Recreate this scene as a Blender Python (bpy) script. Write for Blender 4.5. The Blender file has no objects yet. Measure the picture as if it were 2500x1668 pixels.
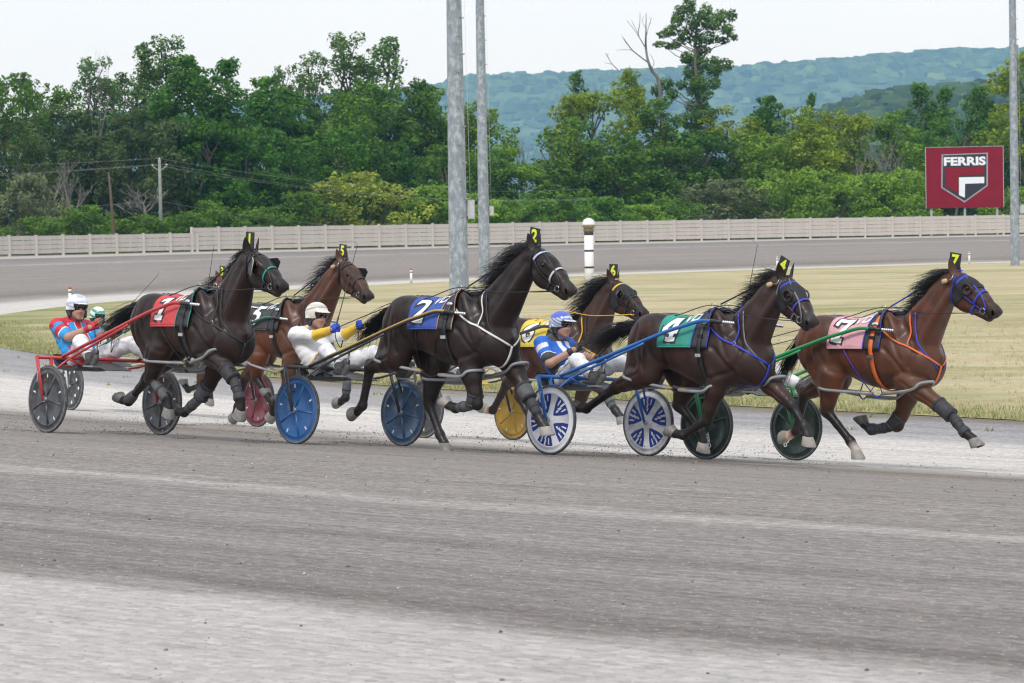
import bpy, bmesh, math, random
import numpy as np
from mathutils import Vector, Matrix
from mathutils.bvhtree import BVHTree

scene = bpy.context.scene
col = scene.collection
R = math.radians

# ------------------------------------------------------------------ camera
cam_d = bpy.data.cameras.new('camera')
cam_d.sensor_width = 36.0
cam_d.lens = 102.08
cam_d.clip_start = 0.5
cam_d.clip_end = 20000
cam_d.dof.use_dof = True
cam_d.dof.focus_distance = 29.5
cam_d.dof.aperture_fstop = 9.0
cam_o = bpy.data.objects.new('camera', cam_d)
col.objects.link(cam_o)
PITCH, ROLL = 0.03849, R(1.0)
fw = Vector((0, math.cos(PITCH), -math.sin(PITCH)))
rt0 = Vector((1, 0, 0))
up0 = rt0.cross(fw)
rt = rt0 * math.cos(ROLL) - up0 * math.sin(ROLL)
up = up0 * math.cos(ROLL) + rt0 * math.sin(ROLL)
m = Matrix((rt, up, -fw)).transposed().to_4x4()
m.translation = Vector((0, 0, 2.28))
cam_o.matrix_world = m
scene.camera = cam_o

# ------------------------------------------------------------------ sky, sun, exposure
SUN_EL, SUN_AZ = R(52), R(200)       # high sun veiled by thin cloud, behind the photographer's right shoulder
world = bpy.data.worlds.new('World')
scene.world = world
world.use_nodes = True
wn, wl = world.node_tree.nodes, world.node_tree.links
wn.clear()
w_out = wn.new('ShaderNodeOutputWorld')
w_bg = wn.new('ShaderNodeBackground')
w_sky = wn.new('ShaderNodeTexSky')
w_sky.sky_type = 'NISHITA'
w_sky.sun_disc = False
w_sky.sun_elevation = SUN_EL
w_sky.sun_rotation = SUN_AZ
w_sky.air_density = 1.0
w_sky.dust_density = 3.0
w_cloud = wn.new('ShaderNodeTexNoise')          # even veil of pale cloud, faintly uneven
w_cloud.inputs['Scale'].default_value = 2.2
w_cloud.inputs['Detail'].default_value = 4
w_ramp = wn.new('ShaderNodeValToRGB')
w_ramp.color_ramp.elements[0].position = 0.30
w_ramp.color_ramp.elements[0].color = (7.5, 8.15, 9.3, 1)
w_ramp.color_ramp.elements[1].position = 0.72
w_ramp.color_ramp.elements[1].color = (8.5, 9.0, 9.9, 1)
w_mix = wn.new('ShaderNodeMixRGB')
w_mix.inputs[0].default_value = 0.86
wl.new(w_cloud.outputs['Fac'], w_ramp.inputs[0])
wl.new(w_sky.outputs[0], w_mix.inputs[1])
wl.new(w_ramp.outputs[0], w_mix.inputs[2])
wl.new(w_mix.outputs[0], w_bg.inputs[0])
w_bg.inputs[1].default_value = 0.097
wl.new(w_bg.outputs[0], w_out.inputs[0])

sun_d = bpy.data.lights.new('sun', 'SUN')
sun_d.energy = 1.5
sun_d.angle = R(12)
sun_d.color = (1.0, 0.965, 0.91)
sun_o = bpy.data.objects.new('sun', sun_d)
col.objects.link(sun_o)
# direction towards the sun: the sky's rotation counts clockwise from +Y
sdir = Vector((math.sin(SUN_AZ) * math.cos(SUN_EL), math.cos(SUN_AZ) * math.cos(SUN_EL), math.sin(SUN_EL)))
sun_o.rotation_euler = sdir.to_track_quat('Z', 'Y').to_euler()
sun_o.location = sdir * 60

scene.view_settings.view_transform = 'Standard'
scene.view_settings.look = 'None'
scene.view_settings.gamma = 1
scene.view_settings.use_curve_mapping = False
scene.view_settings.exposure = 0.48
scene.render.engine = 'CYCLES'
scene.render.resolution_x, scene.render.resolution_y = 1024, 683
scene.cycles.max_bounces = 6
scene.cycles.transparent_max_bounces = 8
scene.cycles.volume_bounces = 2
scene.cycles.filter_width = 1.2

# ------------------------------------------------------------------ helpers
def tag(o, label=None, cat=None, group=None, kind=None):
    if label: o['label'] = label
    if cat: o['category'] = cat
    if group: o['group'] = group
    if kind: o['kind'] = kind
    return o

def empty(name, loc=(0, 0, 0), rot=(0, 0, 0), parent=None):
    o = bpy.data.objects.new(name, None)
    o.empty_display_size = 0.2
    col.objects.link(o)
    o.location = loc
    o.rotation_euler = rot
    if parent: o.parent = parent
    return o

def obj(name, mesh, parent=None):
    o = bpy.data.objects.new(name, mesh)
    col.objects.link(o)
    if parent: o.parent = parent
    return o

def np_mesh(name, V, F, mats=(), smooth=True, attrs=None, fmat=None):
    """V: (n,3) array, F: list of index arrays of one size (quads or tris) or a list of polygons"""
    me = bpy.data.meshes.new(name)
    V = np.asarray(V, dtype=np.float32)
    if isinstance(F, np.ndarray):
        n, k = F.shape
        me.vertices.add(len(V)); me.vertices.foreach_set('co', V.ravel())
        me.loops.add(n * k); me.loops.foreach_set('vertex_index', F.ravel().astype(np.int32))
        me.polygons.add(n)
        me.polygons.foreach_set('loop_start', np.arange(0, n * k, k, dtype=np.int32))
        try: me.polygons.foreach_set('loop_total', np.full(n, k, dtype=np.int32))
        except Exception: pass
        if smooth: me.polygons.foreach_set('use_smooth', np.ones(n, dtype=bool))
        me.update(calc_edges=True)
    else:
        me.from_pydata([tuple(map(float, v)) for v in V], [], [tuple(int(i) for i in f) for f in F])
        if smooth:
            for p in me.polygons: p.use_smooth = True
        me.update()
    for mt in mats: me.materials.append(mt)
    if fmat is not None: me.polygons.foreach_set('material_index', np.asarray(fmat, dtype=np.int32))
    if attrs:
        for an, (typ, data) in attrs.items():
            a = me.attributes.new(an, typ, 'POINT')
            if typ == 'FLOAT_COLOR':
                d = np.ones((len(V), 4), dtype=np.float32); d[:, :3] = data
                a.data.foreach_set('color', d.ravel())
            else:
                a.data.foreach_set('value', np.asarray(data, dtype=np.float32))
    return me

class MB:
    """collects polygons for one mesh"""
    def __init__(s): s.v, s.f, s.mi = [], [], []
    def add(s, vs, fs, mi=0):
        o = len(s.v); s.v += [tuple(v) for v in vs]
        s.f += [tuple(i + o for i in f) for f in fs]; s.mi += [mi] * len(fs); return s
    def box(s, lo, hi, mi=0, mat=None):
        x0, y0, z0 = lo; x1, y1, z1 = hi
        vs = [(x0,y0,z0),(x1,y0,z0),(x1,y1,z0),(x0,y1,z0),(x0,y0,z1),(x1,y0,z1),(x1,y1,z1),(x0,y1,z1)]
        if mat is not None: vs = [mat @ Vector(v) for v in vs]
        return s.add(vs, [(0,3,2,1),(4,5,6,7),(0,1,5,4),(1,2,6,5),(2,3,7,6),(3,0,4,7)], mi)
    def tube(s, pts, rad, n=8, cap=True, closed=False, mi=0, flat=1.0):
        pts = [Vector(p) for p in pts]
        if not hasattr(rad, '__len__'): rad = [rad] * len(pts)
        rings, N = [], len(pts)
        prev = None
        for i, p in enumerate(pts):
            if closed: t = pts[(i + 1) % N] - pts[i - 1]
            else: t = pts[min(i + 1, N - 1)] - pts[max(i - 1, 0)]
            if t.length < 1e-9: t = Vector((0, 0, 1))
            t.normalize()
            if prev is None:
                a = Vector((0, 0, 1)) if abs(t.z) < 0.9 else Vector((0, 1, 0))
                u = a.cross(t).normalized()
            else:
                u = prev - t * prev.dot(t)
                u = u.normalized() if u.length > 1e-6 else Vector((0, 1, 0)).cross(t).normalized()
            prev = u
            w = t.cross(u)
            rings.append([p + (u * math.cos(2*math.pi*k/n) + w * flat * math.sin(2*math.pi*k/n)) * rad[i] for k in range(n)])
        vs = [v for r in rings for v in r]
        fs = []
        M_ = N if closed else N - 1
        for i in range(M_):
            j = (i + 1) % N
            for k in range(n):
                fs.append((i*n+k, i*n+(k+1)%n, j*n+(k+1)%n, j*n+k))
        if cap and not closed:
            fs.append(tuple(range(n - 1, -1, -1)))
            fs.append(tuple((N-1)*n + k for k in range(n)))
        return s.add(vs, fs, mi)
    def ribbon(s, pts, nrm, width, thick=0.004, mi=0):
        """flat strap along pts with given surface normals, both faces and edges"""
        N = len(pts); vs, fs = [], []
        for i in range(N):
            p = Vector(pts[i]); n = Vector(nrm[i]).normalized()
            t = Vector(pts[min(i+1, N-1)]) - Vector(pts[max(i-1, 0)])
            if t.length < 1e-9: t = Vector((1, 0, 0))
            b = n.cross(t.normalized()).normalized() * width * 0.5
            vs += [p - b, p + b, p + b + n*thick, p - b + n*thick]
        for i in range(N - 1):
            a, c = i*4, (i+1)*4
            for k in range(4):
                fs.append((a+k, a+(k+1)%4, c+(k+1)%4, c+k))
        fs += [(3,2,1,0), tuple((N-1)*4+k for k in range(4))]
        return s.add(vs, fs, mi)
    def ball(s, c, r, n=8, mi=0, sc=(1,1,1)):
        vs, fs = [], []
        m_ = n // 2 + 1
        for i in range(m_ + 1):
            th = math.pi * i / m_
            for k in range(n):
                ph = 2*math.pi*k/n
                vs.append((c[0]+r*sc[0]*math.sin(th)*math.cos(ph), c[1]+r*sc[1]*math.sin(th)*math.sin(ph), c[2]+r*sc[2]*math.cos(th)))
        for i in range(m_):
            for k in range(n):
                fs.append((i*n+k, (i+1)*n+k, (i+1)*n+(k+1)%n, i*n+(k+1)%n))
        return s.add(vs, fs, mi)
    def mesh(s, name, mats, smooth=True):
        return np_mesh(name, s.v, s.f, mats if isinstance(mats, (list, tuple)) else [mats], smooth, fmat=s.mi)
    def build(s, name, mats, parent=None, smooth=True):
        me = s.mesh(name, mats, smooth)
        bm = bmesh.new(); bm.from_mesh(me)
        bmesh.ops.recalc_face_normals(bm, faces=bm.faces)
        bm.to_mesh(me); bm.free()
        return obj(name, me, parent)

def sharp(o, ang=35):
    me = o.data
    if hasattr(me, 'set_sharp_from_angle'): me.set_sharp_from_angle(angle=R(ang))
    return o

def crom(pts, n=6, closed=False):
    """Catmull-Rom through points"""
    P = [np.array(p, float) for p in pts]; N = len(P); out = []
    rng = range(N if closed else N - 1)
    for i in rng:
        p1, p2 = P[i], P[(i+1) % N]
        p0 = P[i-1] if (closed or i > 0) else 2*p1 - p2
        p3 = P[(i+2) % N] if (closed or i + 2 < N) else 2*p2 - p1
        for k in range(n):
            t = k / n
            out.append(0.5*((2*p1) + (-p0+p2)*t + (2*p0-5*p1+4*p2-p3)*t*t + (-p0+3*p1-3*p2+p3)*t**3))
    if not closed: out.append(P[-1])
    return out

# ------------------------------------------------------------------ materials
def _nt(name):
    mt = bpy.data.materials.new(name); mt.use_nodes = True
    nt = mt.node_tree
    return mt, nt.nodes, nt.links, nt.nodes['Principled BSDF']

def M(name, c, rough=0.6, var=0.15, scale=6.0, bump=0.0, bscale=40.0, metal=0.0, dirt=0.0, dirtc=(0.16, 0.14, 0.12), spec=0.5, coords='Object'):
    mt, n, l, b = _nt(name)
    tc = n.new('ShaderNodeTexCoord')
    nz = n.new('ShaderNodeTexNoise'); nz.inputs['Scale'].default_value = scale; nz.inputs['Detail'].default_value = 6
    l.new(tc.outputs[coords], nz.inputs['Vector'])
    rp = n.new('ShaderNodeValToRGB')
    rp.color_ramp.elements[0].position, rp.color_ramp.elements[1].position = 0.3, 0.7
    rp.color_ramp.elements[0].color = tuple(max(0, x*(1-var)) for x in c) + (1,)
    rp.color_ramp.elements[1].color = tuple(min(1, x*(1+var)) for x in c) + (1,)
    l.new(nz.outputs['Fac'], rp.inputs[0])
    out = rp.outputs[0]
    if dirt > 0:
        n2 = n.new('ShaderNodeTexNoise'); n2.inputs['Scale'].default_value = scale*2.7; n2.inputs['Detail'].default_value = 8
        l.new(tc.outputs[coords], n2.inputs['Vector'])
        mr = n.new('ShaderNodeMapRange'); mr.inputs[1].default_value = 0.45; mr.inputs[2].default_value = 0.75; mr.inputs[4].default_value = dirt
        l.new(n2.outputs['Fac'], mr.inputs[0])
        mx = n.new('ShaderNodeMixRGB'); mx.inputs[2].default_value = dirtc + (1,)
        l.new(mr.outputs[0], mx.inputs[0]); l.new(out, mx.inputs[1]); out = mx.outputs[0]
    l.new(out, b.inputs['Base Color'])
    b.inputs['Roughness'].default_value = rough
    b.inputs['Metallic'].default_value = metal
    b.inputs['Specular IOR Level'].default_value = spec
    if bump > 0:
        n3 = n.new('ShaderNodeTexNoise'); n3.inputs['Scale'].default_value = bscale; n3.inputs['Detail'].default_value = 4
        l.new(tc.outputs[coords], n3.inputs['Vector'])
        bp = n.new('ShaderNodeBump'); bp.inputs['Strength'].default_value = bump; bp.inputs['Distance'].default_value = 0.02
        l.new(n3.outputs['Fac'], bp.inputs['Height']); l.new(bp.outputs[0], b.inputs['Normal'])
    return mt

def MV(name, rough=0.6, var=0.12, scale=9.0, bump=0.15, bscale=30.0, spec=0.5, dirt=0.0):
    """colour from the point attribute 'col' with fine variation"""
    mt, n, l, b = _nt(name)
    at = n.new('ShaderNodeAttribute'); at.attribute_name = 'col'
    tc = n.new('ShaderNodeTexCoord')
    nz = n.new('ShaderNodeTexNoise'); nz.inputs['Scale'].default_value = scale; nz.inputs['Detail'].default_value = 6
    l.new(tc.outputs['Object'], nz.inputs['Vector'])
    mr = n.new('ShaderNodeMapRange'); mr.inputs[1].default_value = 0.25; mr.inputs[2].default_value = 0.75
    mr.inputs[3].default_value = 1-var; mr.inputs[4].default_value = 1+var
    l.new(nz.outputs['Fac'], mr.inputs[0])
    mul = n.new('ShaderNodeMixRGB'); mul.blend_type = 'MULTIPLY'; mul.inputs[0].default_value = 1
    l.new(at.outputs['Color'], mul.inputs[1]); l.new(mr.outputs[0], mul.inputs[2])
    out = mul.outputs[0]
    if dirt > 0:
        n2 = n.new('ShaderNodeTexNoise'); n2.inputs['Scale'].default_value = 14; n2.inputs['Detail'].default_value = 9
        l.new(tc.outputs['Object'], n2.inputs['Vector'])
        m2 = n.new('ShaderNodeMapRange'); m2.inputs[1].default_value = 0.5; m2.inputs[2].default_value = 0.72; m2.inputs[4].default_value = dirt
        l.new(n2.outputs['Fac'], m2.inputs[0])
        mx = n.new('ShaderNodeMixRGB'); mx.inputs[2].default_value = (0.22, 0.2, 0.19, 1)
        l.new(m2.outputs[0], mx.inputs[0]); l.new(out, mx.inputs[1]); out = mx.outputs[0]
    l.new(out, b.inputs['Base Color'])
    b.inputs['Roughness'].default_value = rough
    b.inputs['Specular IOR Level'].default_value = spec
    if bump > 0:
        n3 = n.new('ShaderNodeTexNoise'); n3.inputs['Scale'].default_value = bscale; n3.inputs['Detail'].default_value = 5
        l.new(tc.outputs['Object'], n3.inputs['Vector'])
        bp = n.new('ShaderNodeBump'); bp.inputs['Strength'].default_value = bump; bp.inputs['Distance'].default_value = 0.02
        l.new(n3.outputs['Fac'], bp.inputs['Height']); l.new(bp.outputs[0], b.inputs['Normal'])
    return mt

MATS = {}
def C(name, c, rough=0.6, **k):
    """cached plain material"""
    if name not in MATS: MATS[name] = M(name, c, rough, **k)
    return MATS[name]

# ------------------------------------------------------------------ lie of the land
# the track is a banked left-hand bend round (CX, CY); u is metres outward from the infield edge
CX, CY, RI = 79.7, 105.9, 98.0
def smooth(a, b, x):
    t = np.clip((np.asarray(x, float) - a) / (b - a), 0, 1); return t*t*(3-2*t)
def zg(x, y):
    dx, dy = np.asarray(x, float) - CX, np.asarray(y, float) - CY
    u = np.hypot(dx, dy) - RI
    a = np.degrees(np.arctan2(dy, dx)) % 360
    t = np.clip((u - 6.0) / 11.5, 0, 1)
    k = 1 - smooth(165, 214, np.where(a < 20, 360, a))
    k = np.where(a < 60, 0.0, k)
    far = np.clip((u - 6.0) / 20.0, 0, 1) * 0.83
    return -0.485 + 0.89 * t + k * far
def heading(x, y):
    dx, dy = x - CX, y - CY; d = math.hypot(dx, dy)
    return (-dy/d, dx/d)

def ring_mesh(name, us, mat, a0=0, a1=360, na=720, lift=0.0):
    A = np.radians(np.linspace(a0, a1, na + 1))
    us = np.asarray(us, float)
    AA, UU = np.meshgrid(A, us, indexing='ij')
    X = CX + (RI + UU) * np.cos(AA); Y = CY + (RI + UU) * np.sin(AA)
    Z = zg(X, Y) + lift
    V = np.stack([X, Y, Z], -1).reshape(-1, 3)
    nu = len(us)
    i = np.arange(na)[:, None] * nu + np.arange(nu - 1)[None, :]
    F = np.stack([i, i + nu, i + nu + 1, i + 1], -1).reshape(-1, 4)
    F = F[:, ::-1]
    me = np_mesh(name, V, F, [mat])
    uv = me.uv_layers.new(name='lane')
    arc = (AA * (RI + 12)).reshape(-1); uu = UU.reshape(-1)
    li = F.ravel()
    uv.data.foreach_set('uv', np.stack([arc[li], uu[li]], -1).astype(np.float32).ravel())
    return me

def ground_mat(name, build):
    mt, n, l, b = _nt(name)
    b.inputs['Roughness'].default_value = 0.95
    b.inputs['Specular IOR Level'].default_value = 0.15
    class K: pass
    k = K(); k.n, k.l, k.b = n, l, b
    def noise(vec, scale, detail=6, rough=0.6):
        z = n.new('ShaderNodeTexNoise'); z.inputs['Scale'].default_value = scale; z.inputs['Detail'].default_value = detail
        z.inputs['Roughness'].default_value = rough
        l.new(vec, z.inputs['Vector']); return z.outputs['Fac']
    def ramp(fac, stops, interp='LINEAR'):
        r = n.new('ShaderNodeValToRGB'); cr = r.color_ramp; cr.interpolation = interp
        while len(cr.elements) < len(stops): cr.elements.new(0.5)
        for e, (p, c) in zip(cr.elements, stops):
            e.position = p; e.color = tuple(c) + (1,) if len(c) == 3 else c
        l.new(fac, r.inputs[0]); return r.outputs[0]
    def mix(a, c, fac, mode='MIX'):
        x = n.new('ShaderNodeMixRGB'); x.blend_type = mode
        for i, s in ((0, fac), (1, a), (2, c)):
            if isinstance(s, (int, float)): x.inputs[i].default_value = s
            elif isinstance(s, tuple): x.inputs[i].default_value = s + (1,)
            else: l.new(s, x.inputs[i])
        return x.outputs[0]
    def maprange(v, a, c, lo=0, hi=1):
        r = n.new('ShaderNodeMapRange'); r.inputs[1].default_value = a; r.inputs[2].default_value = c
        r.inputs[3].default_value = lo; r.inputs[4].default_value = hi
        l.new(v, r.inputs[0]); return r.outputs[0]
    def mapping(vec, sc):
        p = n.new('ShaderNodeMapping'); p.inputs['Scale'].default_value = sc
        l.new(vec, p.inputs['Vector']); return p.outputs[0]
    def math_(op, a, c=0.0):
        x = n.new('ShaderNodeMath'); x.operation = op
        for i, s in ((0, a), (1, c)):
            if isinstance(s, (int, float)): x.inputs[i].default_value = s
            else: l.new(s, x.inputs[i])
        return x.outputs[0]
    def bump(h, strength, dist):
        x = n.new('ShaderNodeBump'); x.inputs['Strength'].default_value = strength; x.inputs['Distance'].default_value = dist
        l.new(h, x.inputs['Height']); l.new(x.outputs[0], b.inputs['Normal'])
    k.noise, k.ramp, k.mix, k.maprange, k.mapping, k.math, k.bump = noise, ramp, mix, maprange, mapping, math_, bump
    k.uv = n.new('ShaderNodeUVMap'); k.uv.uv_map = 'lane'; k.uv = k.uv.outputs[0]
    tc = n.new('ShaderNodeTexCoord'); k.pos = tc.outputs['Object']
    k.sep = n.new('ShaderNodeSeparateXYZ')
    build(k)
    return mt

def track_build(k):
    k.l.new(k.uv, k.sep.inputs[0])
    arc, u = k.sep.outputs[0], k.sep.outputs[1]
    # ragged lane boundary: u wobbled by noise stretched along the lane
    wob = k.noise(k.mapping(k.uv, (0.16, 0.8, 1)), 1.0, 5)
    wob2 = k.noise(k.mapping(k.uv, (1.1, 2.4, 1)), 1.0, 5)
    uw = k.math('ADD', u, k.math('ADD', k.maprange(wob, 0.2, 0.8, -0.40, 0.40), k.maprange(wob2, 0.2, 0.8, -0.20, 0.20)))
    # across the track: infield gravel, pale stone dust, worn dark lane, pale outer strip
    # round the far bend the pale inner strip narrows
    nar = k.maprange(arc, 395, 325, 0, 6.2)
    uw = k.math('ADD', uw, k.math('MULTIPLY', nar, k.maprange(u, 0, 25, 1, 0)))
    across = k.ramp(k.maprange(uw, 0, 27.5), [
        (0.000, (0.20, 0.18, 0.145)), (0.020, (0.25, 0.23, 0.20)), (0.040, (0.32, 0.325, 0.345)), (0.110, (0.37, 0.375, 0.39)), (0.155, (0.64, 0.63, 0.615)),
        (0.345, (0.63, 0.62, 0.60)), (0.400, (0.34, 0.32, 0.30)), (0.425, (0.225, 0.208, 0.19)), (0.470, (0.285, 0.268, 0.25)), (0.560, (0.30, 0.284, 0.268)),
        (0.692, (0.29, 0.275, 0.262)), (0.704, (0.41, 0.395, 0.38)), (0.716, (0.28, 0.268, 0.262)), (0.770, (0.285, 0.272, 0.265)), (0.777, (0.235, 0.222, 0.214)), (0.784, (0.28, 0.266, 0.26)),
        (0.808, (0.275, 0.261, 0.254)), (0.814, (0.215, 0.202, 0.194)), (0.822, (0.265, 0.25, 0.243)), (0.842, (0.25, 0.236, 0.229)), (0.852, (0.20, 0.186, 0.178)),
        (0.866, (0.33, 0.315, 0.305)), (0.878, (0.49, 0.48, 0.475)), (1.0, (0.51, 0.50, 0.495))])
    # harrow and wheel streaks running with the lane
    st = k.noise(k.mapping(k.uv, (0.05, 2.6, 1)), 1.0, 7, 0.65)
    st2 = k.noise(k.mapping(k.uv, (0.35, 9.0, 1)), 1.0, 6, 0.65)
    calm = k.maprange(uw, 23.4, 24.4, 1, 0.35)          # the outer strip is smoother
    across = k.mix(across, (0.845, 0.80, 0.755), 1.0, 'MULTIPLY')
    c = k.mix(across, k.ramp(st, [(0.30, (0.76, 0.76, 0.77)), (0.5, (1, 1, 1)), (0.70, (1.18, 1.17, 1.15))]), k.math('MULTIPLY', calm, 0.7), 'MULTIPLY')
    c = k.mix(c, k.ramp(st2, [(0.32, (0.78, 0.78, 0.78)), (0.52, (1, 1, 1)), (0.70, (1.16, 1.16, 1.16))]), k.math('MULTIPLY', calm, 0.65), 'MULTIPLY')
    # scuffs and dark damp patches of disturbed dirt
    sc = k.noise(k.mapping(k.uv, (0.9, 3.2, 1)), 1.0, 8, 0.7)
    c = k.mix(c, (0.12, 0.107, 0.097), k.maprange(sc, 0.57, 0.72, 0, 0.55))
    # fine harrow furrows, and scattered hoof scuffs that cross them
    hw = k.n.new('ShaderNodeTexWave'); hw.wave_type = 'BANDS'; hw.bands_direction = 'Y'; hw.inputs['Scale'].default_value = 2.6; hw.inputs['Distortion'].default_value = 5.0; hw.inputs['Detail'].default_value = 4; hw.inputs['Detail Scale'].default_value = 1.6
    k.l.new(k.mapping(k.uv, (0.10, 1.0, 1)), hw.inputs['Vector'])
    fur = hw.outputs['Fac']
    c = k.mix(c, k.ramp(fur, [(0.0, (0.80, 0.79, 0.78)), (0.35, (1, 1, 1)), (1.0, (1.05, 1.05, 1.05))]), k.math('MULTIPLY', k.maprange(u, 7, 12, 0.08, 0.42), k.maprange(u, 22, 24, 1, 0.3)), 'MULTIPLY')
    hv = k.n.new('ShaderNodeTexVoronoi'); hv.inputs['Scale'].default_value = 1.0; hv.inputs['Randomness'].default_value = 1.0
    k.l.new(k.mapping(k.uv, (1.3, 2.4, 1)), hv.inputs['Vector'])
    hoof = k.maprange(hv.outputs['Distance'], 0.16, 0.05, 0, 1)
    pick = k.maprange(k.noise(k.mapping(k.uv, (0.5, 0.9, 1)), 1.0, 3), 0.52, 0.62, 0, 1)
    hoof = k.math('MULTIPLY', hoof, pick)
    c = k.mix(c, (0.13, 0.115, 0.10), k.math('MULTIPLY', hoof, 0.55))
    # grain of crushed stone
    gr = k.noise(k.mapping(k.uv, (13, 30, 1)), 1.0, 6, 0.8)
    c = k.mix(c, k.ramp(gr, [(0.30, (0.50, 0.50, 0.50)), (0.5, (1, 1, 1)), (0.70, (1.5, 1.49, 1.47))]), k.math('MULTIPLY', calm, 0.7), 'MULTIPLY')
    gv = k.n.new('ShaderNodeTexVoronoi'); gv.inputs['Scale'].default_value = 1.0; k.l.new(k.mapping(k.uv, (15, 23, 1)), gv.inputs['Vector'])
    gs = k.n.new('ShaderNodeSeparateXYZ'); k.l.new(gv.outputs['Color'], gs.inputs[0])
    c = k.mix(c, k.ramp(gs.outputs[0], [(0.0, (0.66, 0.66, 0.655)), (0.35, (0.95, 0.95, 0.95)), (0.75, (1.06, 1.06, 1.06)), (1.0, (1.38, 1.37, 1.36))]), 0.5, 'MULTIPLY')
    pk = k.noise(k.mapping(k.uv, (24, 46, 1)), 1.0, 2, 0.6)
    c = k.mix(c, (0.58, 0.565, 0.55), k.maprange(pk, 0.64, 0.70, 0, 0.75))
    c = k.mix(c, (0.08, 0.072, 0.068), k.maprange(pk, 0.36, 0.29, 0, 0.7))
    k.l.new(c, k.b.inputs['Base Color'])
    h = k.math('ADD', k.math('ADD', k.math('MULTIPLY', gr, 0.5), k.math('SUBTRACT', k.math('MULTIPLY', fur, 0.5), hoof)), k.math('ADD', k.math('MULTIPLY', st2, 0.6), k.math('MULTIPLY', sc, 1.0)))
    k.bump(h, 0.55, 0.03)
MT_TRACK = ground_mat('stone_dust_track', track_build)

def grass_build(k):
    big = k.noise(k.pos, 0.055, 4)
    mid = k.noise(k.mapping(k.pos, (0.35, 0.8, 1)), 0.6, 6)
    fine = k.noise(k.mapping(k.pos, (2.2, 7.0, 1)), 1.0, 7, 0.7)
    fine2 = k.noise(k.mapping(k.pos, (9, 24, 1)), 1.0, 4, 0.7)
    dry = k.ramp(mid, [(0.3, (0.40, 0.325, 0.18)), (0.52, (0.51, 0.435, 0.265)), (0.72, (0.58, 0.51, 0.35))])
    grn = k.ramp(fine, [(0.3, (0.16, 0.19, 0.06)), (0.7, (0.30, 0.32, 0.12))])
    g = k.noise(k.mapping(k.pos, (0.12, 0.30, 1)), 1.0, 6, 0.65)
    g2 = k.math('ADD', g, k.math('MULTIPLY', big, 0.45))
    c = k.mix(dry, grn, k.maprange(g2, 0.70, 0.92, 0, 0.75))
    # lusher strip along the gravel edge
    xs = k.n.new('ShaderNodeSeparateXYZ'); k.l.new(k.pos, xs.inputs[0])
    dx = k.math('SUBTRACT', xs.outputs[0], CX); dy = k.math('SUBTRACT', xs.outputs[1], CY)
    rho = k.math('SQRT', k.math('ADD', k.math('MULTIPLY', dx, dx), k.math('MULTIPLY', dy, dy)))
    # moister, greener corner towards the left-hand end of the infield
    lush = k.math('MULTIPLY', k.maprange(xs.outputs[0], -6, -15, 0, 1), k.maprange(g, 0.38, 0.58, 0, 0.85))
    c = k.mix(c, grn, lush)
    edge = k.maprange(k.math('ADD', rho, k.math('MULTIPLY', g, 5.0)), 96.6, 100.2, 0, 1)
    c = k.mix(c, grn, k.math('MULTIPLY', edge, k.maprange(mid, 0.3, 0.62, 0.1, 0.75)))
    c = k.mix(c, k.ramp(fine2, [(0.28, (0.72, 0.72, 0.70)), (0.5, (1, 1, 1)), (0.75, (1.22, 1.22, 1.2))]), 0.9, 'MULTIPLY')
    c = k.mix(c, k.ramp(fine, [(0.3, (0.84, 0.83, 0.80)), (0.55, (1, 1, 1)), (0.75, (1.12, 1.12, 1.1))]), 0.9, 'MULTIPLY')
    k.l.new(c, k.b.inputs['Base Color'])
    k.bump(k.math('ADD', fine2, fine), 0.8, 0.06)
MT_GRASS = ground_mat('dry_mown_grass', grass_build)

def far_build(k):
    a = k.noise(k.pos, 0.05, 6)
    c = k.ramp(a, [(0.3, (0.06, 0.075, 0.03)), (0.7, (0.16, 0.16, 0.07))])
    k.l.new(c, k.b.inputs['Base Color'])
MT_FARLAND = ground_mat('rough_meadow', far_build)

us = [-2.0] + list(np.linspace(0, 27.5, 45))
tag(obj('race_track', ring_mesh('race_track', us, MT_TRACK)), kind='structure')
# infield: a disc of grass, level
A = np.linspace(0, 2*np.pi, 361)[:-1]
V = [(CX, CY, -0.478)]
rr = [20, 50, 75, 88, 94, 97.2, 98.06]
rng = np.random.default_rng(3)
edge_w = np.convolve(rng.normal(0, 1, 400), np.ones(5)/5, 'same')[:360] * 0.12
for i, r in enumerate(rr):
    for j, a in enumerate(A):
        r2 = r + (edge_w[j] if i == len(rr) - 1 else 0)
        V.append((CX + r2*math.cos(a), CY + r2*math.sin(a), -0.478 + (0.03 if i < len(rr)-1 else 0.004)))
F = [(0, 1 + j, 1 + (j+1) % 360) for j in range(360)]
for i in range(len(rr) - 1):
    for j in range(360):
        F.append((1+i*360+j, 1+(i+1)*360+j, 1+(i+1)*360+(j+1) % 360, 1+i*360+(j+1) % 360))
tag(obj('infield', np_mesh('infield', V, F, [MT_GRASS])), kind='structure')
# land outside the track, out to the horizon
usx = [27.5, 29, 32, 40, 60, 100, 200, 500, 1200, 3000, 7000]
tag(obj('ground', ring_mesh('ground', usx, MT_FARLAND, 0, 360, 240)), kind='structure')

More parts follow.
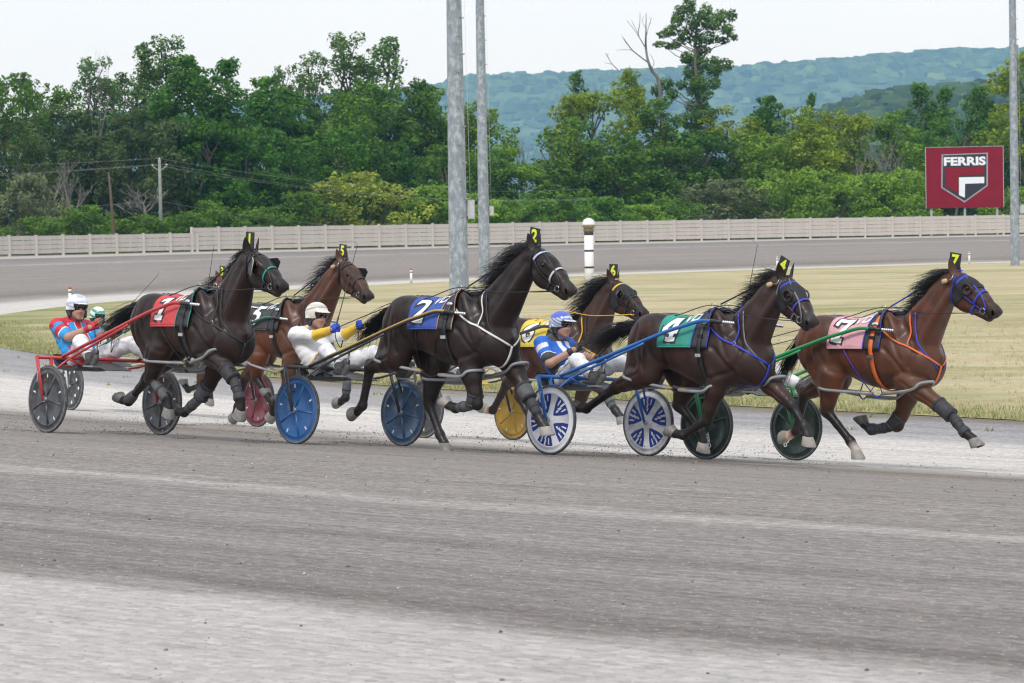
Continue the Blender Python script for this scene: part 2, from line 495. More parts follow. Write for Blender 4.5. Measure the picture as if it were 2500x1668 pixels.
# grass tufts: along the gravel edge and over the near infield
def grass_blades(name, pts, hmin, hmax, mats, seed, per=5, wid=0.012):
    g = np.random.default_rng(seed)
    n = len(pts); P = np.repeat(pts, per, 0)
    P = P + np.c_[g.normal(0, 0.05, (n*per, 2)), np.zeros(n*per)]
    N = len(P); h = g.uniform(hmin, hmax, N); a = g.uniform(0, 2*np.pi, N)
    d = np.c_[np.cos(a), np.sin(a), np.zeros(N)]; lean = g.normal(0, 0.35, (N, 2)) * h[:, None]
    w = wid * g.uniform(0.7, 1.5, N)
    b0 = P - d*w[:, None]; b1 = P + d*w[:, None]
    tip = P + np.c_[lean, h]
    V = np.stack([b0, b1, tip], 1).reshape(-1, 3)
    F = np.arange(N*3).reshape(-1, 3)
    me = np_mesh(name, V, F, mats, smooth=False, fmat=g.integers(0, len(mats), N))
    return obj(name, me)
g = np.random.default_rng(11)
n = 6500
ang = np.radians(g.uniform(186, 247, n)); rr_ = RI - np.abs(g.normal(0, 0.9, n)) + g.normal(0, .12, n)
pts = np.c_[CX + rr_*np.cos(ang), CY + rr_*np.sin(ang), np.full(n, -0.47)]
tag(grass_blades('edge_grass', pts, 0.03, 0.11, [C('grass_green', (0.16, 0.20, 0.06), 0.8), C('grass_lime', (0.24, 0.27, 0.09), 0.8), C('grass_straw', (0.46, 0.39, 0.20), 0.8)], 5, per=11, wid=0.006),
    'green and straw grass tufts along the gravel edge of the infield', 'grass', kind='stuff')
n = 9000
rr_ = RI - 26*g.random(n)**1.4; ang = np.radians(g.uniform(190, 246, n))
pts = np.c_[CX + rr_*np.cos(ang), CY + rr_*np.sin(ang), np.full(n, -0.455)]
tag(grass_blades('dry_grass', pts, 0.03, 0.085, [C('grass_straw', (0.36, 0.30, 0.14)), C('grass_pale', (0.56, 0.48, 0.28), 0.8), C('grass_olive', (0.34, 0.32, 0.14), 0.8)], 6, per=9, wid=0.006),
    'short dry straw coloured grass over the infield', 'grass', kind='stuff')
# sparse weeds on the gravel apron
n = 70
rr_ = RI + g.uniform(0.3, 4.5, n)**1.0; ang = np.radians(g.uniform(196, 245, n))
X, Y = CX + rr_*np.cos(ang), CY + rr_*np.sin(ang)
pts = np.c_[X, Y, zg(X, Y)]
tag(grass_blades('gravel_weeds', pts, 0.02, 0.08, [C('grass_green', (0, 0, 0)), C('grass_straw', (0, 0, 0))], 8, per=12), 'sparse low weeds on the grey gravel apron', 'weeds', kind='stuff')

# clods and pebbles thrown over the track
def lumps(name, pts, sizes, mats, seed):
    g = np.random.default_rng(seed)
    base = np.array([(1,0,0),(-1,0,0),(0,1,0),(0,-1,0),(0,0,1),(0,0,-1)], float)
    tri = np.array([(0,2,4),(2,1,4),(1,3,4),(3,0,4),(2,0,5),(1,2,5),(3,1,5),(0,3,5)])
    n = len(pts)
    V = base[None] * (sizes[:, None, None] * g.uniform(0.55, 1.25, (n, 6, 1)))
    a = g.uniform(0, 6.28, n); ca, sa = np.cos(a), np.sin(a)
    V = np.stack([V[..., 0]*ca[:, None]-V[..., 1]*sa[:, None], V[..., 0]*sa[:, None]+V[..., 1]*ca[:, None], V[..., 2]*0.7], -1) + pts[:, None]
    F = (tri[None] + (np.arange(n)*6)[:, None, None]).reshape(-1, 3)
    return obj(name, np_mesh(name, V.reshape(-1, 3), F, mats, fmat=np.repeat(g.integers(0, len(mats), n), 8)))
n = 15000
uu = g.uniform(5, 27, n); ang = np.radians(g.uniform(212, 245, n))
X, Y = CX + (RI+uu)*np.cos(ang), CY + (RI+uu)*np.sin(ang)
tag(lumps('track_clods', np.c_[X, Y, zg(X, Y)+0.003], 0.003 + 0.012*g.random(n)**7, [C('clod_dark', (0.115, 0.103, 0.092), 0.95), C('clod_grey', (0.20, 0.19, 0.18), 0.95), C('pebble', (0.42, 0.41, 0.40), 0.9)], 4),
    'loose pebbles and dark clods scattered over the track', 'gravel', kind='stuff')

# ------------------------------------------------------------------ fence round the far bend
MT_FENCE = M('weathered_fence_board', (0.54, 0.49, 0.435), 0.85, var=0.12, scale=0.9, dirt=0.22, dirtc=(0.30, 0.27, 0.25), bump=0.2, bscale=14)
MT_POSTF = M('weathered_fence_post', (0.56, 0.51, 0.455), 0.85, var=0.08, scale=1.2)
RF = RI + 26.0
def fence(name, a_from, a_to, nrow, bh, label):
    """boards between posts round the bend; angles in degrees, running down from a_from to a_to"""
    step = math.degrees(2.42 / RF)
    n = int((a_from - a_to) / step + 0.5)
    p0 = (CX + RF*math.cos(R(a_from)), CY + RF*math.sin(R(a_from)))
    root = empty(name, (p0[0], p0[1], float(zg(*p0))))
    tag(root, label, 'fence')
    rnd = random.Random(len(name) + n)
    L = 2.42
    boards = []
    for k in range(6):      # a few differently worn boards, shared by the panels
        mb = MB(); seg = 6
        sag = rnd.uniform(-0.012, 0.012)
        vs, fs = [], []
        for i in range(seg + 1):
            x = -L/2 + 0.012 + (L - 0.024)*i/seg
            dz = sag*math.sin(math.pi*i/seg) + rnd.uniform(-0.003, 0.003)
            for (yy, zz) in ((-0.014, 0.009), (0.014, 0.009), (0.014, bh-0.011), (-0.014, bh-0.011)):
                vs.append((x, yy, zz + dz))
        for i in range(seg):
            for q in range(4): fs.append((i*4+q, i*4+(q+1) % 4, i*4+4+(q+1) % 4, i*4+4+q))
        fs += [(3, 2, 1, 0), (seg*4, seg*4+1, seg*4+2, seg*4+3)]
        mb.add(vs, fs); boards.append(mb.mesh('board', MT_FENCE, smooth=False))
    H = nrow*bh
    post = MB().box((-0.06, -0.075, -0.16), (0.06, 0.075, H + 0.05)).box((-0.07, -0.085, H + 0.051), (0.07, 0.085, H + 0.075)).mesh('post', MT_POSTF, smooth=False)
    bat = MB().box((-0.035, -0.030, 0.0), (0.035, -0.0145, H)).mesh('batten', MT_POSTF, smooth=False)
    def place(mesh, nm, a, dz, yaw=0.0, tilt=0.0):
        x, y = CX + RF*math.cos(a), CY + RF*math.sin(a)
        o = obj(nm, mesh, root)
        o.location = (x - p0[0], y - p0[1], float(zg(x, y)) + 0.13 + dz - root.location.z)
        o.rotation_euler = (0, tilt, a - math.pi/2 + yaw)
    for i in range(n + 1):
        place(post, 'post', R(a_from - i*step), -0.02 + rnd.uniform(-.012, .012), 0, rnd.uniform(-.006, .006))
        if i == n: break
        am = R(a_from - (i + .5)*step)
        place(bat, 'batten', am, 0)
        # the slope of the ground along the panel is small; each board follows it
        for k in range(nrow):
            place(boards[rnd.randrange(6)], 'board', am, k*bh + rnd.uniform(-.004, .004), 0, rnd.uniform(-.004, .004))
    return root
A_STEP = 143.4
fence('perimeter_fence', 156.5, A_STEP, 4, 0.262, 'low section of beige board fence at the left of the far bend')
fence('perimeter_fence', A_STEP - 0.10, 104.8, 5, 0.278, 'taller section of beige board fence round the far bend')

# ------------------------------------------------------------------ light poles
def galv_build(k):
    v = k.n.new('ShaderNodeTexVoronoi'); v.inputs['Scale'].default_value = 7.5; v.feature = 'SMOOTH_F1'
    mp = k.mapping(k.pos, (1.2, 1.2, 0.75)); 
    wob = k.noise(mp, 5.0, 5)
    mx = k.n.new('ShaderNodeMixRGB'); mx.inputs[0].default_value = 0.28; k.l.new(mp, mx.inputs[1])
    cz = k.n.new('ShaderNodeTexNoise'); cz.inputs['Scale'].default_value = 5; k.l.new(mp, cz.inputs['Vector']); k.l.new(cz.outputs['Color'], mx.inputs[2])
    k.l.new(mx.outputs[0], v.inputs['Vector'])
    a = k.noise(k.mapping(k.pos, (6, 6, 3.2)), 1.0, 7, 0.7)
    c = k.ramp(a, [(0.40, (0.235, 0.265, 0.295)), (0.52, (0.29, 0.325, 0.36)), (0.60, (0.42, 0.455, 0.485))])
    c = k.mix(c, k.ramp(v.outputs['Distance'], [(0.2, (0.9, 0.9, 0.9)), (0.7, (1.08, 1.08, 1.08))]), 0.8, 'MULTIPLY')
    k.l.new(c, k.b.inputs['Base Color'])
    k.b.inputs['Roughness'].default_value = 0.55; k.b.inputs['Metallic'].default_value = 0.25
    k.b.inputs['Specular IOR Level'].default_value = 0.4
MT_GALV = ground_mat('galvanised_steel', galv_build)
MT_STEEL = C('dull_steel', (0.30, 0.31, 0.32), 0.5, metal=0.5)
MT_BOX = C('grey_cabinet', (0.36, 0.38, 0.39), 0.6, var=0.08)
def light_pole(loc, h, r0, r1, sides, box, label, conduit=True):
    root = empty('light_pole', loc)
    tag(root, label, 'light pole', 'tall floodlight poles on the infield')
    m_ = MB(); seg = 7
    m_.tube([(0, 0, h*i/seg) for i in range(seg+1)], [r0 + (r1-r0)*i/seg for i in range(seg+1)], sides)
    s = m_.build('shaft', MT_GALV, root, smooth=sides > 12)
    # slip joint collar and base flange
    MB().tube([(0, 0, 0.0), (0, 0, 0.05)], r0*1.55, 16).build('base_plate', MT_STEEL, root)
    # climbing bolts
    z = 2.6; k = 0
    bolt = None
    while z < h - 0.5:
        r = r0 + (r1-r0)*z/h
        a = R(-70 if k % 2 else -38)
        if bolt is None:
            bolt = MB().tube([(0, 0, 0), (0.13, 0, 0)], 0.018, 6).tube([(0.13, 0, 0), (0.145, 0, 0)], 0.034, 6).mesh('step_bolt', MT_STEEL)
        o = obj('step_bolt', bolt, root); o.location = (r*math.cos(a)*.97, r*math.sin(a)*.97, z); o.rotation_euler = (0, 0, a)
        z += 0.62; k += 1
    # control cabinet
    bx, bw, bh, bz = box
    rr0 = r0 + (r1-r0)*bz/h
    b = MB(); b.box((rr0+0.03, -bw*.4, bz), (rr0+0.03+bw, bw*.4, bz+bh)); b.box((rr0-.05, -0.04, bz+.1), (rr0+.035, 0.04, bz+bh-.1))
    cab = sharp(b.build('cabinet', MT_BOX, root, smooth=False))
    MB().box((rr0+0.05, -bw*.4-0.012, bz+.04), (rr0+0.01+bw, -bw*.4-0.002, bz+bh-.04)).build('cabinet_door', C('cabinet_door', (0.42, 0.44, 0.45), 0.5), cab, smooth=False)
    if conduit:
        MB().tube([(rr0+.12, 0, bz+bh), (rr0+.10, 0, bz+bh+2), (r1+.09, 0, h)], 0.006, 5).build('cable', C('pale_cable', (0.55, 0.56, 0.58), 0.5), root)
    return root
light_pole((-1.79, 100, -0.48), 13.5, 0.345, 0.235, 12, (0, 0.24, 0.66, 3.15), 'thickest grey galvanised light pole, left of the striped milepost')
light_pole((-1.35, 150, -0.48), 18.0, 0.300, 0.200, 12, (0, 0.22, 0.50, 3.5), 'thinner grey light pole just right of the thickest one')
light_pole((30.75, 177, -0.48), 22.0, 0.285, 0.185, 12, (0, 0.28, 0.55, 3.2), 'grey light pole beside the red billboard at the right edge')

# ------------------------------------------------------------------ striped milepost with a ball
mp = empty('milepost', (3.03, 112, -0.48)); tag(mp, 'white milepost with black bands and a ball on top', 'milepost')
MT_WHITE = M('white_post_paint', (0.78, 0.78, 0.77), 0.5, var=0.05, scale=3, dirt=0.15, dirtc=(0.5, 0.47, 0.42))
MT_BLACK = C('black_paint', (0.03, 0.03, 0.032), 0.55)
MB().tube([(0, 0, 0), (0, 0, 2.62)], 0.178, 24).build('post', MT_WHITE, mp)
for z in (0.58, 1.22, 1.86, 2.50):
    MB().tube([(0, 0, z), (0, 0, z + (0.075 if z < 2.4 else 0.14))], 0.182, 24).build('band', MT_BLACK, mp)
MB().tube([(0, 0, 2.62), (0, 0, 2.66), (0, 0, 2.72)], [0.19, 0.20, 0.22], 24).build('collar', C('bronze_collar', (0.20, 0.16, 0.10), 0.5, metal=0.4), mp)
b_ = MB(); prof = [(0.05 + 0.0, 2.70)]
def lathe(prof, n=24):
    vs, fs = [], []
    for (r, z) in prof:
        for k in range(n): vs.append((r*math.cos(2*math.pi*k/n), r*math.sin(2*math.pi*k/n), z))
    for i in range(len(prof)-1):
        for k in range(n): fs.append((i*n+k, i*n+(k+1) % n, (i+1)*n+(k+1) % n, (i+1)*n+k))
    return vs, fs
lo = [(0.245*math.sin(t), 2.90 - 0.245*math.cos(t)) for t in np.linspace(0.55, 1.5, 7)]
hi = [(0.25*math.sin(t), 2.905 + 0.25*math.cos(t)) for t in np.linspace(1.5708, 0.001, 9)]
MB().add(*lathe(lo)).build('ball_lower_half', C('bronze_paint', (0.26, 0.20, 0.11), 0.45, var=0.1), mp)
MB().add(*lathe(hi)).build('ball_upper_half', M('ball_white', (0.72, 0.74, 0.74), 0.4, var=0.06, scale=8), mp)

# ------------------------------------------------------------------ infield edge stakes
for (x, y, lab) in ((-17.46, 114.9, 'white stake with a red top, behind the driver in red and blue'),
                    (-5.28, 153.8, 'white stake with a red top, left of the thickest light pole'),
                    (16.55, 180.3, 'white stake beside the number 4 head plate'),
                    (29.99, 189.9, 'white stake right of the number 7 head plate')):
    s = empty('edge_stake', (x, y, -0.47)); tag(s, lab, 'stake', 'white stakes along the infield edge')
    MB().tube([(0, 0, 0), (0, 0, 0.56)], 0.062, 12).build('stake', MT_WHITE, s)
    MB().tube([(0, 0, 0.561), (0, 0, 0.60)], 0.064, 12).build('dark_ring', MT_BLACK, s)
    MB().tube([(0, 0, 0.601), (0, 0, 0.70)], 0.064, 12).build('stripe', MT_WHITE, s)
    MB().tube([(0, 0, 0.701), (0, 0, 0.79), (0, 0, 0.81)], [0.065, 0.065, 0.045], 12).build('cap', C('stake_red', (0.45, 0.10, 0.08), 0.6) if x < 10 else C('stake_grey', (0.45, 0.43, 0.42), 0.6), s)

# ------------------------------------------------------------------ text helper
def text_geo(s, size=1.0, offset=0.0, shear=0.0):
    cu = bpy.data.curves.new('lettering', 'FONT'); cu.body = s; cu.size = size; cu.offset = offset; cu.shear = shear
    cu.resolution_u = 4; cu.align_x = 'CENTER'; cu.align_y = 'CENTER'
    o = bpy.data.objects.new('lettering', cu); col.objects.link(o)
    dg = bpy.context.evaluated_depsgraph_get(); dg.update()
    me = bpy.data.meshes.new_from_object(o.evaluated_get(dg))
    bm = bmesh.new(); bm.from_mesh(me)
    bmesh.ops.triangulate(bm, faces=bm.faces)
    V = [tuple(v.co) for v in bm.verts]; F = [tuple(v.index for v in f.verts) for f in bm.faces]
    bm.free(); bpy.data.objects.remove(o); bpy.data.curves.remove(cu); bpy.data.meshes.remove(me)
    return V, F

# ------------------------------------------------------------------ billboard behind the fence
bb = empty('billboard', (35.6, 227.3, 1.25)); bb.rotation_euler = (0, 0, R(-7)); tag(bb, 'red billboard with a black and white shield reading FERRIS', 'billboard')
MT_RED = M('billboard_red', (0.215, 0.009, 0.024), 0.7, spec=0.15, var=0.10, scale=0.8, bump=0.1, bscale=2)
MT_BK = C('sign_black', (0.018, 0.02, 0.026), 0.5); MT_WT = C('sign_white', (0.80, 0.81, 0.84), 0.5, var=0.03); MT_GY = C('sign_grey', (0.36, 0.33, 0.36), 0.5)
BW, Z0, Z1 = 5.95, 2.13, 6.86
pan = MB().box((-BW/2, 0, Z0), (BW/2, 0.12, Z1)).build('panel', MT_RED, bb, smooth=False)
fr = MB()
fr.box((-BW/2-.05, -.03, Z0), (-BW/2-.002, .15, Z1+.04)).box((BW/2+.002, -.03, Z0), (BW/2+.05, .15, Z1+.04)).box((-BW/2, -.03, Z1+.002), (BW/2, .15, Z1+.04))
fr.build('edge_trim', C('trim_alu', (0.45, 0.44, 0.45), 0.5, metal=0.4), bb, smooth=False)
for x in (-2.6, 0.0, 2.5):
    lg = MB().box((x-.09, .14, -0.3), (x+.09, .32, Z1-.4)).build('leg', C('leg_steel', (0.42, 0.44, 0.45), 0.5, metal=0.4), bb, smooth=False)
    MB().tube([(x-.02, 0.32, 2.6), (x-.02, 1.6, -0.2)], 0.06, 6).build('back_stay', C('leg_steel', (0, 0, 0)), lg)
# coordinates on the board: from the photograph's panel proportions (u right 0..1, v down 0..1)
def bp(u, v): return (-BW/2 + u*BW, Z1 - v*(Z1-Z0))
def plate(name, pts, mat, dep, parent=pan):
    P = [bp(*p) for p in pts]; n = len(P)
    vs = [(x, -dep, z) for x, z in P] + [(x, -dep + 0.008, z) for x, z in P]
    fs = [tuple(range(n)), tuple(range(2*n-1, n-1, -1))] + [(i, n+i, n+(i+1) % n, (i+1) % n) for i in range(n)]
    return MB().add(vs, fs).build(name, mat, parent, smooth=False)
plate('shield_border', [(.205, .115), (.805, .10), (.80, .645), (.495, .915), (.195, .665)], MT_GY, 0.010)
plate('shield', [(.222, .13), (.788, .117), (.782, .635), (.495, .888), (.212, .655)], MT_BK, 0.020)
plate('red_field', [(.245, .335), (.755, .325), (.753, .455), (.42, .465), (.42, .755), (.255, .645)], C('shield_red', (0.23, 0.009, 0.022), 0.7, spec=0.15), 0.030)
plate('white_angle', [(.428, .497), (.755, .497), (.753, .60), (.505, .605), (.500, .835), (.425, .79)], MT_WT, 0.030)
V, F = text_geo('FERRIS', 1.0, 0.042)
xs = [v[0] for v in V]; ys = [v[1] for v in V]
cx0, cz0 = bp(.505, .232); sx = (0.545*BW)/(max(xs)-min(xs)); sy = (0.145*(Z1-Z0))/(max(ys)-min(ys))
mx_, my_ = (max(xs)+min(xs))/2, (max(ys)+min(ys))/2
MB().add([(cx0+(x-mx_)*sx, -0.033, cz0+(y-my_)*sy) for x, y, z in V], F).build('lettering', MT_WT, pan, smooth=False)

# ------------------------------------------------------------------ utility pole and its lines
up_ = empty('utility_pole', (-23.0, 191.5, 1.25)); tag(up_, 'grey wooden utility pole behind the low fence', 'utility pole')
MT_WOODP = M('grey_pole_wood', (0.24, 0.25, 0.23), 0.9, var=0.2, scale=3)
MB().tube([(0, 0, -0.3), (0, 0, 3), (0, 0, 6.05)], [0.135, 0.12, 0.095], 10).build('pole', MT_WOODP, up_)
arm = MB().tube([(-0.46, 0, 5.62), (-0.25, 0, 5.44), (0, 0, 5.36), (0.25, 0, 5.44), (0.46, 0, 5.65)], 0.028, 6).build('bracket', C('leg_steel', (0, 0, 0)), up_)
for x, z in ((-0.46, 5.63), (0.46, 5.66), (0, 6.06)):
    MB().tube([(x, 0, z), (x, 0, z+.05), (x, 0, z+.10)], [0.05, 0.07, 0.04], 8).build('insulator', C('porcelain', (0.62, 0.64, 0.66), 0.3), up_)
def wire(a, b, sag, label):
    P = [tuple(np.array(a)*(1-t) + np.array(b)*t - np.array([0, 0, sag*4*t*(1-t)])) for t in np.linspace(0, 1, 15)]
    w = MB().tube(P, 0.0065, 5).build('power_line', C('wire_grey', (0.30, 0.32, 0.31), 0.6), None)
    tag(w, label, 'power line', 'overhead lines at the utility pole')
px0 = Vector((-23.0, 191.5, 1.25))
for dx, dz, zl, zr, nm in ((0, 6.13, 0.3, -0.6, 'topmost'), (-0.46, 5.72, -0.25, -0.9, 'second'), (0.46, 5.74, -0.55, -1.0, 'third'), (0, 3.3, -0.1, -0.9, 'lowest')):
    p = px0 + Vector((dx, 0, dz))
    wire(p, (-62, 186 + dx, p.z + zl), 0.55, f'{nm} overhead line running left from the utility pole')
    wire(p, (6.0, 214.0 + dx, p.z + zr - 1.6), 0.9, f'{nm} overhead line running right from the utility pole')

# ------------------------------------------------------------------ trees
def leaf_build(k):
    oi = k.n.new('ShaderNodeObjectInfo')
    at = k.n.new('ShaderNodeAttribute'); at.attribute_name = 'tint'
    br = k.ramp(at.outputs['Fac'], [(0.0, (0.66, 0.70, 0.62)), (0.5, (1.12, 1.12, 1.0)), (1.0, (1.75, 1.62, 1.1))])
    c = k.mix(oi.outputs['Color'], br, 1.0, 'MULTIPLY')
    tr = k.n.new('ShaderNodeBsdfTranslucent'); ms = k.n.new('ShaderNodeMixShader'); ms.inputs[0].default_value = 0.42
    k.l.new(c, k.b.inputs['Base Color']); k.l.new(c, tr.inputs[0])
    k.b.inputs['Roughness'].default_value = 0.55; k.b.inputs['Specular IOR Level'].default_value = 0.12
    out = [x for x in k.n if x.type == 'OUTPUT_MATERIAL'][0]
    k.l.new(k.b.outputs[0], ms.inputs[1]); k.l.new(tr.outputs[0], ms.inputs[2]); k.l.new(ms.outputs[0], out.inputs[0])
MT_LEAF = ground_mat('leaf', leaf_build)
MT_BARK = M('bark', (0.085, 0.075, 0.06), 0.95, var=0.35, scale=4, bump=0.4, bscale=8)
MT_DEADBARK = M('dead_bark', (0.20, 0.185, 0.17), 0.95, var=0.3, scale=4)

def leaf_mesh(name, clusters, size, seed, dens=1.0, droop=0.0):
    """clusters: (centre, radii, n) -> small leaf faces through each cluster, thickest at its skin"""
    g = np.random.default_rng(seed); VS, TS = [], []
    for (c, r, n) in clusters:
        n = max(6, int(n*dens))
        d = g.normal(0, 1, (n, 3)); d /= np.linalg.norm(d, axis=1)[:, None]
        rad = 1 - 0.55*g.random(n)**2.2 + g.normal(0, .07, n)
        P = np.array(c) + d*rad[:, None]*np.array(r)
        nr = d*np.array([1, 1, 1.0]) + g.normal(0, 0.55, (n, 3)) + np.array([0, 0, 0.35])
        nr /= np.linalg.norm(nr, axis=1)[:, None]
        t = np.cross(nr, g.normal(0, 1, (n, 3))); t /= np.linalg.norm(t, axis=1)[:, None]
        b = np.cross(nr, t)
        s = size*g.uniform(0.6, 1.35, n)[:, None]
        q = np.stack([P - t*s*.5, P + b*s*.36 - nr*s*.10, P + t*s*.62, P - b*s*.36 - nr*s*.10], 1)
        q[:, :, 2] -= droop*s*0.5*np.array([0, .3, 1, .3])[None]
        VS.append(q)
        cl = g.normal(0, 0.16)
        TS.append(np.repeat(np.clip(0.45 + cl + 0.22*d[:, 2] + g.normal(0, .17, n), 0, 1), 4))  # upper leaves of each cluster painted lighter, as if sunlit
    V = np.concatenate(VS).reshape(-1, 3)
    F = np.arange(len(V)).reshape(-1, 4)
    return np_mesh(name, V, F, [MT_LEAF], smooth=False, attrs={'tint': ('FLOAT', np.concatenate(TS))})

def limb(mb, a, b, r0, r1, rnd, wob=0.12, n=5):
    a, b = np.array(a, float), np.array(b, float); L = np.linalg.norm(b-a)
    P = [a + (b-a)*t + (np.array([rnd.gauss(0, 1), rnd.gauss(0, 1), rnd.gauss(0, .4)])*wob*L*0.25*math.sin(math.pi*t) if 0 < t < 1 else 0) for t in np.linspace(0, 1, n)]
    mb.tube(P, [r0 + (r1-r0)*t for t in np.linspace(0, 1, n)], 6, cap=False)
    return P

def tree_proto(kind, seed):
    """returns (trunk mesh, crown mesh, natural height, natural width)"""
    rnd = random.Random(seed); mb = MB(); cl = []
    def crown(n, H, W, z0, prof, smin, smax, flat, dens, limbs, sx=1.0):
        for i in range(n):
            t = rnd.random()**.9; z = H*(z0 + (1-z0)*t)
            pr = W/2*prof(t)
            a = rnd.uniform(0, 6.283); r = pr*math.sqrt(rnd.uniform(.02, 1.0))*rnd.uniform(.85, 1.15)
            s = rnd.uniform(smin, smax)*(1 - .35*max(0, t-.75)/.25)
            c = (r*math.cos(a), r*math.sin(a), min(z, H - s*.6))
            cl.append((c, (s, s, s*flat), dens*s*s))
            # smaller sprays budding from each clump break its outline
            for q in range(4):
                b_ = rnd.uniform(0, 6.283); e_ = rnd.uniform(-.2, 1.2); s2 = s*rnd.uniform(.28, .5)
                cl.append(((c[0]+s*math.cos(b_)*math.cos(e_), c[1]+s*math.sin(b_)*math.cos(e_), c[2]+s*flat*math.sin(e_)), (s2, s2, s2*.85), dens*.9*s2*s2))
            if i % limbs == 0: limb(mb, (0, 0, max(.8, z-1.4-r*.5)), c, .06, .015, rnd)
    if kind == 'maple':
        H, W = 12.0, 5.6
        limb(mb, (0, 0, -.3), (rnd.uniform(-.4, .4), rnd.uniform(-.4, .4), H*.8), 0.26, 0.05, rnd, .1, 8)
        crown(46, H, W, .06, lambda t: (1-abs(2*t-.85)**2.6*.55)*(1 if t < .7 else math.sqrt(max(.05, 1-((t-.7)/.32)**2))), .55, 1.15, .85, 150, 4)
    elif kind == 'ash':
        H, W = 12.0, 5.0
        limb(mb, (0, 0, -.3), (rnd.uniform(-.6, .6), rnd.uniform(-.4, .4), H*.85), 0.2, 0.04, rnd, .15, 8)
        crown(50, H, W, .05, lambda t: (.82+.25*math.sin(5*t+seed))*(1 if t < .6 else math.sqrt(max(.04, 1-((t-.6)/.42)**2))), .42, .95, .95, 150, 3)
    elif kind == 'poplar':
        H, W = 15.0, 4.0
        top = (rnd.uniform(-.5, .5), rnd.uniform(-.4, .4), H*.93)
        limb(mb, (0, 0, -.3), top, 0.24, 0.03, rnd, .08, 9)
        crown(54, H, W, .12, lambda t: (.72+.35*math.sin(7*t+seed*2))*(1 if t < .55 else math.sqrt(max(.05, 1-((t-.55)/.47)**2))), .38, .84, 1.1, 150, 2)
    elif kind == 'low':
        H, W = 8.0, 5.6
        limb(mb, (0, 0, -.3), (rnd.uniform(-.5, .5), rnd.uniform(-.4, .4), H*.8), 0.18, 0.04, rnd, .15, 8)
        crown(40, H, W, .04, lambda t: (.85+.2*math.sin(6*t+seed))*(1 if t < .55 else math.sqrt(max(.04, 1-((t-.55)/.47)**2))), .42, .95, .95, 165, 3)
    else:                                   # bush
        H, W = 4.0, 5.0
        for b in range(7):
            a = b*0.9; limb(mb, (0.15*math.cos(a), .15*math.sin(a), -.2), (1.5*math.cos(a), 1.5*math.sin(a), 2.6), .06, .015, rnd)
        crown(44, H, W, .05, lambda t: math.sqrt(max(.03, 1-(max(0, t-.2)/.84)**2)), .34, .70, .9, 210, 9)
    size = {'maple': .24, 'ash': .21, 'poplar': .20, 'low': .20, 'bush': .17}[kind]
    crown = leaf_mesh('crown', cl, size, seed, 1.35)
    return mb.mesh('trunk', MT_BARK), crown, H, W
PROTO = {k: [tree_proto(k, s) for s in ss] for k, ss in {'maple': (1, 2, 3), 'ash': (4, 5, 6), 'poplar': (7, 8, 9), 'bush': (10, 11, 12), 'low': (13, 14, 15)}.items()}
LOOK = {  # crown colour (foliage base colours), form, wording
 'maple': ((0.070, 0.172, 0.028), 'maple', 'dense dark green'), 'ash': ((0.105, 0.205, 0.034), 'ash', 'mid green leafy'),
 'poplar': ((0.098, 0.182, 0.052), 'poplar', 'tall slim grey-green'), 'dull': ((0.092, 0.138, 0.052), 'ash', 'dull olive-grey'),
 'light': ((0.165, 0.285, 0.038), 'ash', 'fresh light green'), 'olive': ((0.205, 0.285, 0.034), 'ash', 'yellowish olive green'),
 'yellow': ((0.29, 0.35, 0.065), 'bush', 'yellow-green'), 'bush': ((0.115, 0.225, 0.038), 'bush', 'green'),
 'limebush': ((0.20, 0.33, 0.045), 'bush', 'bright lime green'), 'silver': ((0.165, 0.20, 0.115), 'bush', 'silvery grey-green')}
